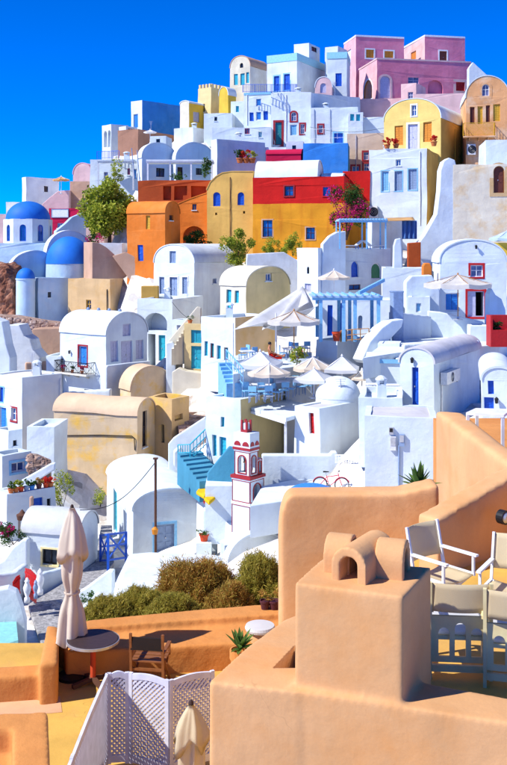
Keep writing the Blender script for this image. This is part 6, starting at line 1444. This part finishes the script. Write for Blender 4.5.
# pillar with orange pots beside the chapel
for lab, plab, px, y0, y1, r_, Y, sd in (('white square pillar beside the chapel vault', 'orange clay pot on the white square pillar', 210.5, 509, 540, .36, 51.5, 1), ('short white pillar at the foot of the white parapet', 'orange clay pot with greens on the short pillar', 204, 541, 558, .4, 50.5, 2)):
    a = P(px, y1, Y); z1 = zat(y0, Y); g_ = a.z - 1.2; tag(MB().box((a.x - r_, a.y - r_, g_), (a.x + r_, a.y + r_, z1)).build('pillar', 'white', origin=Vector((a.x, a.y, g_))), lab, 'pillar')
    pot(plab, Vector((a.x, a.y, z1)), .24, .36, 'red_clay', 'flower_red' if sd == 1 else 'leaf_green', 90 + sd, n=140, leafsize=.06, ph=.5)
# yellow cushions folded on the parapet
for lab, q in (('yellow cushion lying on the white parapet', [(196, 491), (204, 496), (210, 489), (201, 485)]), ('second yellow cushion lying below the first', [(204, 497.5), (209, 502), (217, 495), (211, 490)])):
    o = slab('cushion', lab, 'cushion', q, -12.75, 'yellow_cloth', thick=.2, bev=.07)
# red planter and red gate
pl = empty('red_planter', P(500, 346, 60), 'red planter box with a small plant beside the cafe', 'planter'); c = ORI[pl.name]
z0, z1 = zat(347, 60), zat(330, 60); zt_ = zat(316, 60); x0, x1 = P(491, 0, 60).x, P(514, 0, 60).x
MB().box((x0, 60, z0), (x1, 61.2, z1)).build('box', 'red_paint', pl); MB().box((x0, 61.05, z1), (x1, 61.2, zt_)).build('back_board', 'red_paint', pl); MB().box((x0, 60.02, z1), (x0 + .12, 61.04, zt_)).build('side_board', 'red_paint', pl)
rnd = random.Random(5); m = MB(); leaves(m, clumps(P(499, 327, 60.5), (.45, .3, .28), 400, rnd, -.7, 7), .07, rnd); m.build('plant', 'leaf_green', pl)
def red_gate():
    Y = 44.5; root = empty('red_gate', P(24, 600, Y), 'open red wooden gate beside the white urns', 'gate'); z = zat(600, Y) - .2
    for i, (xa, ya, yt, Ya, xb, Yb) in enumerate(((13, 600, 578, 44.2, 20, 45.2), (25, 590, 574, 45.6, 36, 44.6))):
        a = P(xa, 600, Ya); b = P(xb, 600, Yb); h_ = zat(yt, Y) - z; n = 7
        for k in range(n):
            q = a.lerp(b, k / n); e = a.lerp(b, (k + .86) / n); d_ = (e - q); nn = Vector((-d_.y, d_.x, 0)).normalized() * .03; hh = h_ * (1 - .12 * abs(k / (n - 1) - .5))
            MB().hexa([Vector((v.x, v.y, z)) for v in (q, e, e + nn, q + nn)] + [Vector((v.x, v.y, z + hh)) for v in (q, e, e + nn, q + nn)]).build('plank', 'red_paint', root)
        for zz in (.25, .8): MB().bar(Vector((a.x, a.y, z + h_ * zz)), Vector((b.x, b.y, z + h_ * zz)), .05, .09).build('crossbar', 'red_paint', root)
red_gate()
def urn(lab, px, py, Y, s, mat='white_paint'):
    b = P(px, py, Y); tag(MB().lathe([(0, -.2), (.17 * s, -.2), (.17 * s, 0), (.1 * s, .08 * s), (.2 * s, .4 * s), (.24 * s, .62 * s), (.15 * s, .85 * s), (.12 * s, .95 * s), (.17 * s, 1.02 * s), (.12 * s, 1.06 * s), (.05, 1.2 * s), (0, 1.24 * s)], 20, b).build('white_urn', mat, origin=b, smooth=True), lab, 'urn')
urn('white urn standing between the red gate leaves', 27, 598, 44.0, .75); urn('taller white urn outside the red gate', 40, 590, 44.6, .8); urn('small dark urn at the foot of the red gate', 35.5, 594, 43.8, .5, 'grey_blue')
# red lantern stand in the potted garden
b = P(22, 530, 51.5); rl = empty('brazier', b, 'rusty red brazier stand beside the potted house', 'brazier')
for k in range(4): a = R(45 + 90 * k); MB().tube([b + Vector((.22 * math.cos(a), .22 * math.sin(a), -.3)), b + Vector((.2 * math.cos(a), .2 * math.sin(a), .75))], .025, 6).build('leg', 'rust', rl)
MB().lathe([(0, .55), (.25, .55), (.3, .78), (.3, .82), (.16, .9), (.05, 1.05), (0, 1.1)], 14, b).build('bowl', 'rust', rl)
# blue gate fence beside the chapel
def blue_gate():
    Y = 51.5; root = empty('blue_gate', P(113, 566, Y), 'bright blue wooden gate with crossed braces beside the chapel', 'gate')
    A_, B_, C_ = P(100.5, 566, 51.8), P(108, 566, 50.2), P(126, 563, 51.6); h_ = 1.65
    for q in (A_, B_, C_): MB().bar(q - Vector((0, 0, .3)), q + Vector((0, 0, h_)), .12).build('post', 'blue', root)
    for a, b in ((A_, B_), (B_, C_)):
        for q in (): MB().bar(q - Vector((0, 0, .3)), q + Vector((0, 0, h_)), .12).build('post', 'blue', root)
        for zz in (.18, .62, .98): MB().bar(a + Vector((0, 0, h_ * zz)), b + Vector((0, 0, h_ * zz)), .06, .1).build('rail', 'blue', root)
        MB().bar(a + Vector((0, 0, h_ * .2)), b + Vector((0, 0, h_ * .96)), .05, .08).build('brace', 'blue', root); MB().bar(a + Vector((0, .04, h_ * .96)), b + Vector((0, .04, h_ * .2)), .05, .08).build('brace', 'blue', root)
blue_gate()
# turquoise pool behind its curved white wall
tag(slab('pool', None, None, [(-12, 604), (10, 606), (16, 620), (18, 640), (-12, 650)], -15.6, 'pool', thick=1.0, bev=0), kind='structure')

# ------------------------------------------------------------------ restaurant furniture
def cafe_chair():
    root = empty('cafe_chair', Vector((0, 0, 0)), 'blue cafe chair', 'chair')
    MB().box((-.22, -.22, .42), (.22, .22, .47)).build('seat', 'light_blue', root); MB().box((-.22, .19, .6), (.22, .23, .9)).build('backrest', 'light_blue', root)
    for x in (-.19, .19):
        for y in (-.19, .19): MB().box((x - .02, y - .02, 0), (x + .02, y + .02, .9 if y > 0 else .42)).build('leg', 'grey_blue', root)
    return root
def cafe_table():
    root = empty('cafe_table', Vector((0, 0, 0)), 'white table', 'table')
    MB().box((-.4, -.4, .70), (.4, .4, .74)).build('tabletop', 'white_paint', root); MB().tube([(0, 0, .02), (0, 0, .7)], .04, 8).build('pedestal', 'steel', root); MB().lathe([(0, 0), (.25, 0), (.25, .03), (0, .05)], 12).build('foot', 'steel', root)
    return root
cp = cafe_chair(); tp_ = cafe_table()
zf_ = hfind('turquoise windows beside the blue stair')['Zt'] - .12
def on_floor(px, py, Z): q = PZ(px, py, Z); return q
for i, (px, py, rz) in enumerate(((247, 399, 20), (253, 402.5, 170), (262, 399.5, 10), (268, 402, 190), (277, 400, 60), (284, 398, 200), (291, 396.5, 250), (301, 394.5, 20), (309, 393, 160), (257, 394.5, -30), (272, 394, 30), (296, 391.5, 0))):
    place(cp, PZ(px, py, zf_ + .01), R(rz), 1.05, label='blue cafe chair at the restaurant tables', group='blue chairs on the restaurant terrace')
for i, (px, py) in enumerate(((252, 397), (266, 398), (283, 394.5), (304, 391.5))):
    place(tp_, PZ(px, py, zf_ + .01), 0, 1.05, label='square white cafe table between blue chairs', group='tables on the restaurant terrace')
for i, (px, py) in enumerate(((290, 352, ), (247, 355), (300, 350))):
    place(tp_, PZ(px, py + 8, -7.15), .3, 1.05, label='white cafe table on the upper restaurant terrace', group='tables on the upper restaurant terrace')
for i, (px, py, rz) in enumerate(((257, 362, 40), (243, 362, 200), (283, 360, 90), (251, 359, 120), (296, 357, 10), (306, 355, 200), (288, 356, 300))):
    place(cp, PZ(px, py, -7.15), R(rz), 1.05, label='blue cafe chair on the upper restaurant terrace', group='chairs on the upper restaurant terrace')
# tables in front of the white box house and at the cafe
for i, (px, py) in enumerate(((373, 396), (383, 397), (392, 397))):
    q = PZ(px, py, -7.9); place(tp_, q, .1, .9, label='small white table below the white box house', group='tables below the white box house')
for i, (px, py) in enumerate(((462, 326), (474, 325))): place(tp_, PZ(px, py, -5.99), 0, 1.0, label='white cafe table under the big grey parasol', group='tables at the domed cafe')
for i, (px, py, rz) in enumerate(((455, 327, 90), (468, 328, 180), (481, 326, 260))): place(cp, PZ(px, py, -5.99), R(rz), 1.0, label='blue chair under the big grey parasol', group='chairs at the domed cafe')
tag(MB().prism(pzs([(366, 404), (402, 401), (402, 392), (366, 394)], -7.9), -9).build('terrace', 'white'), kind='structure')
# sofa under the canopy
sf = empty('outdoor_sofa', P(264, 452, 52.5), 'white cushioned sofa under the flat canopy', 'sofa'); b = ORI[sf.name]; zz = -12.2
MB().box((b.x - 1.2, 52.2, zz), (b.x + 1.2, 53.2, zz + .35)).build('base', 'white', sf)
for k in range(3): o = MB().box((b.x - 1.16 + .78 * k, 52.18, zz + .352), (b.x - .42 + .78 * k, 53.0, zz + .52)).build('seat_cushion', 'white_cloth', sf); o.modifiers.new('b', 'BEVEL').width = .05
MB().box((b.x - 1.2, 53.0, zz + .352), (b.x + 1.2, 53.25, zz + .85)).build('backrest', 'white_cloth', sf)
for k in range(2): o = MB().box((b.x - .9 + 1.2 * k, 52.85, zz + .53), (b.x - .4 + 1.2 * k, 52.99, zz + .95)).build('pillow', 'red_cloth' if k else 'blue_cloth', sf)
tag(MB().prism([Vector((-2.5, 50.5, zz)), Vector((5, 50.5, zz)), Vector((5, 55, zz)), Vector((-2.5, 55, zz))], zz - 3).build('terrace', 'white'), kind='structure')
# loungers on the lounge terrace
def lounger(lab, loc, rz, s=1.0):
    c = empty('sun_lounger', loc, lab, 'lounger'); c.rotation_euler = (0, 0, rz)
    def put(mb, nm, mt): o = mb.build(nm, mt); o.parent = c; o.location = (0, 0, 0)
    put(MB().box((-.95, -.3, .28), (.4, .3, .36)), 'mattress', 'white_cloth'); put(MB().hexa([Vector(v) for v in ((.4, -.3, .28), (1.0, -.3, .72), (1.0, .3, .72), (.4, .3, .28), (.38, -.3, .37), (.95, -.3, .8), (.95, .3, .8), (.38, .3, .37))]), 'backrest', 'white_cloth')
    for x in (-.8, .5):
        for y in (-.26, .26): put(MB().box((x - .03, y - .03, 0), (x + .03, y + .03, .28)), 'leg', 'mid_blue')
zl_ = hfind('shaded white house with arched')['Zt'] - .1
lounger('white sun lounger near the rounded parapet', PZ(344, 248.6, zl_) if False else Vector((P(352, 0, 87.5).x, 87.5, zl_)), R(20)); lounger('white sun lounger under the slatted pergola', Vector((P(374, 0, 88).x, 88, zl_)), R(200))
# lantern pot at the pergola
pot_on('orange clay jar on the pergola wall', 336.5, 341, 63.9, .28, .6, 'red_clay', None, 0)
pot_on('small green pot on the cream stair', 190, 323, 78.6, .2, .25, 'clay', 'leaf_green', 7, n=90)
pot_on('red flower pot on the terrace of the white cube', 387, 148.5, 107.5, .35, .45, 'clay', 'flower_red', 8, n=200, leafsize=.12); pot_on('second flower pot on the white cube terrace', 396, 148, 108, .35, .45, 'clay', 'flower_red', 9, n=200, leafsize=.12); pot_on('leafy pot at the corner of the white cube terrace', 434, 146, 107.5, .35, .5, 'clay', 'flower_red', 10, n=200, leafsize=.12)
for i, (px, lab, m_) in enumerate(((240, 'dark planter pot on the blue shaded house', 'leaf_green'), (246, 'flowering planter on the blue shaded house', 'flower_red'), (252, 'round leafy pot on the blue shaded house', 'leaf_tree'))): pot_on(lab, px, 163, 119.6, .45, .6, 'clay', m_, 100 + i, n=220, leafsize=.13)
MBt = P(405, 280, 75)
tag(profile('chimney_pot', 'orange stubby chimney beside the cafe slope', 'chimney', [(423, 282), (423, 266), (425, 263), (430, 263), (432, 267), (432, 282)], 75.5, 0, .7, 'orange'), None)
tag(profile('door_niche', 'terracotta niche below the orange awning', 'niche', [(408, 262), (408, 243), (421, 242), (421, 262)], 90, 0, .6, 'dark_orange'), None)
# sign board on the crimson house
h = hfind('crimson house with'); fc, ua, ub, z0, z1 = on_wall(h, 'L', 52, 209.5, 68, 217); sb = empty('sign_board', fc.pt((ua + ub) / 2, z0), 'white board on the crimson house', 'sign'); m = MB(); fbox(m, fc, ua, ub, z0, z1, .02, .08); m.build('board', 'white_paint', sb); m = MB(); ring(m, fc, rect_loop(ua - .08, ub + .08, z0 - .08, z1 + .08), rect_loop(ua, ub, z0, z1), .01, .11); m.build('frame', 'grey_blue', sb)

# ------------------------------------------------------------------ seated guest on the upper terrace
def guest():
    base = PZ(271, 364, -7.15) if False else P(270, 357, 61.0); base.z = -7.14
    seat = empty('lounge_seat', base, 'white lounge seat under the guest', 'seat')
    MB().box((base.x - .35, base.y - .35, base.z), (base.x + .75, base.y + .35, base.z + .36)).build('base', 'white', seat); MB().box((base.x - .5, base.y - .35, base.z), (base.x - .352, base.y + .35, base.z + .8)).build('backrest', 'white', seat); MB().box((base.x - .33, base.y - .33, base.z + .362), (base.x + .73, base.y + .33, base.z + .45)).build('cushion', 'red_cloth', seat)
    J = {}; vs = []; es = []; rs = []
    def v(n, p, r, par_=None):
        J[n] = len(vs); vs.append(Vector(p)); rs.append(r)
        if par_: es.append((J[par_], J[n]))
    v('pel', (0, 0, .58), .13); v('bel', (-.03, 0, .74), .125, 'pel'); v('che', (-.06, 0, .94), .145, 'bel'); v('nek', (-.03, 0, 1.12), .055, 'che'); v('hd', (0, 0, 1.2), .085, 'nek'); v('hd2', (.01, 0, 1.29), .095, 'hd'); v('hd3', (.0, 0, 1.36), .07, 'hd2'); v('nos', (.105, 0, 1.25), .02, 'hd2')
    for s, t in ((1, 'l'), (-1, 'r')):
        v('sh' + t, (-.06, .18 * s, 1.04), .065, 'che'); v('el' + t, (.04, .25 * s, .80), .045, 'sh' + t); v('wr' + t, (.26, .2 * s, .70), .032, 'el' + t); v('pm' + t, (.33, .19 * s, .69), .036, 'wr' + t)
        for k in range(4): v('f%d%s' % (k, t), (.385, (.165 + .018 * k) * s, .685), .010, 'pm' + t); v('g%d%s' % (k, t), (.42 - .006 * abs(k - 1), (.165 + .018 * k) * s, .665), .009, 'f%d%s' % (k, t))
        v('th' + t, (.34, .145 * s, .69), .011, 'pm' + t); v('ti' + t, (.375, .135 * s, .68), .010, 'th' + t)
        v('hp' + t, (.05, .1 * s, .56), .1, 'pel'); v('kn' + t, (.46, .12 * s, .60), .07, 'hp' + t); v('cf' + t, (.6, .12 * s, .54), .06, 'kn' + t); v('an' + t, (.86, .12 * s, .50), .04, 'cf' + t); v('to' + t, (.93, .13 * s, .62), .035, 'an' + t)
    off = base + Vector((0, 0, 0))
    def mk(nm, idx, mat, par_, scale=1.0):
        m_ = {o: i for i, o in enumerate(idx)}; me = bpy.data.meshes.new(nm); me.from_pydata([tuple(vs[i]) for i in idx], [(m_[a], m_[b]) for a, b in es if a in m_ and b in m_], []); me.materials.append(MATS[mat])
        o = bpy.data.objects.new(nm, me); COL.objects.link(o); sk = o.modifiers.new('skin', 'SKIN'); sk.use_smooth_shade = True
        lay = me.skin_vertices[0] if me.skin_vertices else None
        if lay is None:
            bm = bmesh.new(); bm.from_mesh(me); bm.verts.layers.skin.verify(); bm.to_mesh(me); bm.free(); lay = me.skin_vertices[0]
        for i, q in enumerate(idx): lay.data[i].radius = (rs[q] * scale, rs[q] * scale); lay.data[i].use_root = (i == 0)
        sb = o.modifiers.new('sub', 'SUBSURF'); sb.levels = 1; sb.render_levels = 2
        if par_: o.parent = par_
        else: o.location = off
        return o
    body = mk('person', list(range(len(vs))), 'skin', None); tag(body, 'bare chested person in red shorts sitting under the parasols', 'person')
    legs = [J[n] for n in ('pel', 'hpl', 'knl', 'hpr', 'knr')]; mk('shorts', legs, 'red_cloth', body, 1.12)
    hr = MB().lathe([(0, .11), (.06, .1), (.1, .05), (.108, 0), (.1, -.05)], 16, (-.02, 0, 1.31)).build('hair', 'hair', None, smooth=True); hr.parent = body; hr.location = (0, 0, 0)
guest()

# ------------------------------------------------------------------ small village clutter: kerbs, chimneys, pipes, aerials, tanks
def wall_line(label, pts, h, t, mat='white', name='low_wall', cat='wall'):
    q = [P(*p) for p in pts]; low = min(min(ground(v.x, v.y) for v in q), min(v.z for v in q)) - .4; o = q[0] * 1; o.z = low; mb = MB()
    for a, b in zip(q, q[1:]):
        d = Vector((b.x - a.x, b.y - a.y, 0)).normalized(); n_ = Vector((-d.y, d.x, 0)) * t / 2; e = d * t / 2; a2, b2 = a - e, b + e
        mb.hexa([Vector((v.x, v.y, low)) for v in (a2 - n_, b2 - n_, b2 + n_, a2 + n_)] + [v + Vector((0, 0, h)) for v in (a2 - n_, b2 - n_, b2 + n_, a2 + n_)])
    ob = mb.build(name, mat, None, o); fixnormals(ob)
    r = ob.modifiers.new('r', 'REMESH'); r.mode = 'VOXEL'; r.voxel_size = .09; s = ob.modifiers.new('s', 'SMOOTH'); s.iterations = 4; r.use_smooth_shade = True
    return tag(ob, label, cat)
wall_line('white garden kerb between the lane and the shrubs', [(80, 620, 43.5), (92, 606, 45.5), (104, 596, 46.5)], .4, .35)
wall_line('white curved kerb beside the red gate', [(0, 588, 46), (14, 586, 46.5), (24, 578, 47.5)], .7, .35)
wall_line('white step wall below the balcony house', [(62, 404, 76), (84, 402, 77.5), (108, 400, 77)], .9, .5)
wall_line('lilac terrace parapet before the balcony house gable', [(107, 374, 79), (128, 371, 80.5), (148, 369, 82)], .7, .35)
wall_line('white parapet on the upper restaurant terrace', [(234, 372, 58.5), (246, 370, 60), (262, 366, 61)], .7, .25)
wall_line('white parapet at the edge of the cafe plaza', [(405, 352, 57.5), (440, 349, 58.5), (476, 347, 60)], .45, .35)
wall_line('white rim wall above the pergola ramp', [(392, 322, 65), (410, 324, 66), (428, 326, 67)], .7, .35)
wall_line('white terrace edge below the bell tower', [(224, 548, 47.2), (246, 546, 46.6), (268, 542, 46.6)], .4, .35)
wall_line('white low wall behind the white urns', [(30, 588, 47), (44, 582, 48), (60, 578, 49)], .5, .35)
wall_line('tan rubble kerb beside the tan hut', [(28, 368, 85), (46, 367, 85.5), (60, 366, 85)], .5, .5, 'pinkish_tan')
wall_line('white roof kerb of the pink house stair', [(470, 100, 140), (486, 102, 138), (505, 104, 137)], .8, .5)
def roof_chimney(hs, a, b, label, hgt=1.0, s=.3, mat='white'):
    h = hfind(hs); p = h['C'] + h['dL'] * h['fL'].ln * a + h['dR'] * h['fR'].ln * b; z = h['Zt'] - h['par'] - .05
    if h['roof'] != 'flat': z = h['Zt']
    root = empty('roof_chimney', Vector((p.x, p.y, z)), label, 'chimney'); MB().hexa([Vector((p.x + x * s, p.y + y * s, z)) for x, y in ((-1, -1), (1, -1), (1, 1), (-1, 1))] + [Vector((p.x + x * s * .85, p.y + y * s * .85, z + hgt)) for x, y in ((-1, -1), (1, -1), (1, 1), (-1, 1))]).build('stack', mat, root)
    for x, y in ((-1, -1), (1, -1), (1, 1), (-1, 1)): MB().box((p.x + x * s * .7 - .06, p.y + y * s * .7 - .06, z + hgt), (p.x + x * s * .7 + .06, p.y + y * s * .7 + .06, z + hgt + .2)).build('cap_leg', mat, root)
    MB().lathe([(s * 1.25, 0), (s * 1.2, .08), (s * .6, .2), (0, .24)], 10, (p.x, p.y, z + hgt + .2)).build('cap', mat, root)
for a in (('lane corner', .3, .6, 'white capped chimney on the lane corner house', .8), ('broad white house with a tall red', .4, .5, 'white chimney on the red framed door house', 1.2, .4), ('plain white house with one small red', .7, .5, 'white chimney above the small red framed window', 1.1, .4), ('white restaurant wing', .8, .5, 'white chimney on the restaurant wing', .9),
          ('white gateway house', .7, .6, 'white chimney on the gateway house', .9), ('white house beside the tree', .35, .3, 'white chimney on the house beside the tree', 1.2, .4), ('white house with its blue shaded', .5, .5, 'white chimney on the blue shaded house', 1.1, .4), ('three tall blue windows', .85, .5, 'white chimney beside the yellow gable', 1.0, .35), ('white upper parapet block', .5, .6, 'white chimney above the meter wall', .7, .25), ('low white house under the small yellow', .5, .5, 'white chimney under the small yellow house', 1.0, .4), ('tan church annex', .5, .6, 'tan chimney on the church annex', .8, .3, 'tan')):
    roof_chimney(*a)
def pipe(hs, f, px, y0, y1, label, mat='plastic_white', r=.05):
    fc, ua, ub, z0, z1 = on_wall(hfind(hs), f, px - .2, y0, px + .2, y1); z0 = min(z0, z1 - .5); tag(MB().tube([fc.pt(ua, z0, .06), fc.pt(ua, z1, .06), fc.pt(ua, z1 + .12, -.05)], r, 7).build('drain_pipe', mat, origin=fc.pt(ua, z0, .06)), label, 'pipe')
pipe('four blue windows', 'L', 247, 95, 125, 'white drain pipe beside the four blue windows'); pipe('broad white house with a tall red', 'L', 286, 95, 146, 'white drain pipe beside the red framed teal door'); pipe('plain white house with one small red', 'L', 314, 110, 142, 'grey drain pipe beside the small red framed window', 'steel')
pipe('plain white house with one small red', 'L', 330, 110, 142, 'thin grey pipe beside the low blue door', 'steel'); pipe('three tall blue windows', 'L', 420, 152, 225, 'white drain pipe beside the three tall blue windows'); pipe('tan church annex', 'L', 107, 290, 322, 'iron drain pipe on the tan church annex', 'iron'); pipe('beige house with red', 'L', 356, 136, 172, 'grey pipe on the beige house', 'steel'); pipe('lane corner', 'R', 60, 380, 440, 'white drain pipe on the shaded lane corner wall')
pipe('low gabled house', 'R', 441, 384, 412, 'thin pipe below the grey air conditioner'); pipe('yellow house with curved', 'R', 455, 130, 200, 'ochre pipe down the shaded yellow house', 'ochre_paint'); pipe('tan house with two', 'L', 230, 178, 240, 'rusty pipe between the arched blue windows', 'rust', .04)
def aerial(hs, a, b, label, hgt=2.2):
    h = hfind(hs); p = h['C'] + h['dL'] * h['fL'].ln * a + h['dR'] * h['fR'].ln * b; z = h['Zt'] - .3; root = empty('roof_aerial', Vector((p.x, p.y, z)), label, 'aerial'); MB().tube([(p.x, p.y, z), (p.x, p.y, z + hgt)], .03, 6).build('mast', 'steel', root)
    for k in range(5): zz = z + hgt - .12 * k; MB().bar((p.x - .3 + .04 * k, p.y, zz), (p.x + .3 - .04 * k, p.y, zz), .025).build('rod', 'steel', root)
for a in (('pinkish brown', .5, .5, 'roof aerial on the pinkish brown house'), ('turquoise cornice and two', .7, .6, 'roof aerial on the turquoise cornice house'), ('long lilac', .5, .5, 'roof aerial on the lilac terrace house'), ('beige house with red', .6, .5, 'roof aerial on the beige house'), ('lane corner', .6, .7, 'roof aerial on the lane corner house', 1.8), ('white house with a narrow red', .3, .7, 'roof aerial on the house beside the canopy', 1.6), ('white gateway house', .2, .7, 'roof aerial on the gateway house', 1.8)): aerial(*a)
def cable(label, p0, p1, sag, mat='iron'):
    a, b = P(*p0), P(*p1); tag(MB().tube([a.lerp(b, k / 14) + Vector((0, 0, -sag * math.sin(math.pi * k / 14))) for k in range(15)], .022, 5).build('overhead_cable', mat, origin=a), label, 'cable')
cable('thin overhead cable above the beige house', (310, 127, 131), (384, 128, 123), .6); cable('overhead cable from the gateway to the cream stair', (172, 302, 92), (203, 322, 78), .5); cable('overhead cable over the gravel lane', (155.5, 462, 53.2), (80, 510, 50), .8)
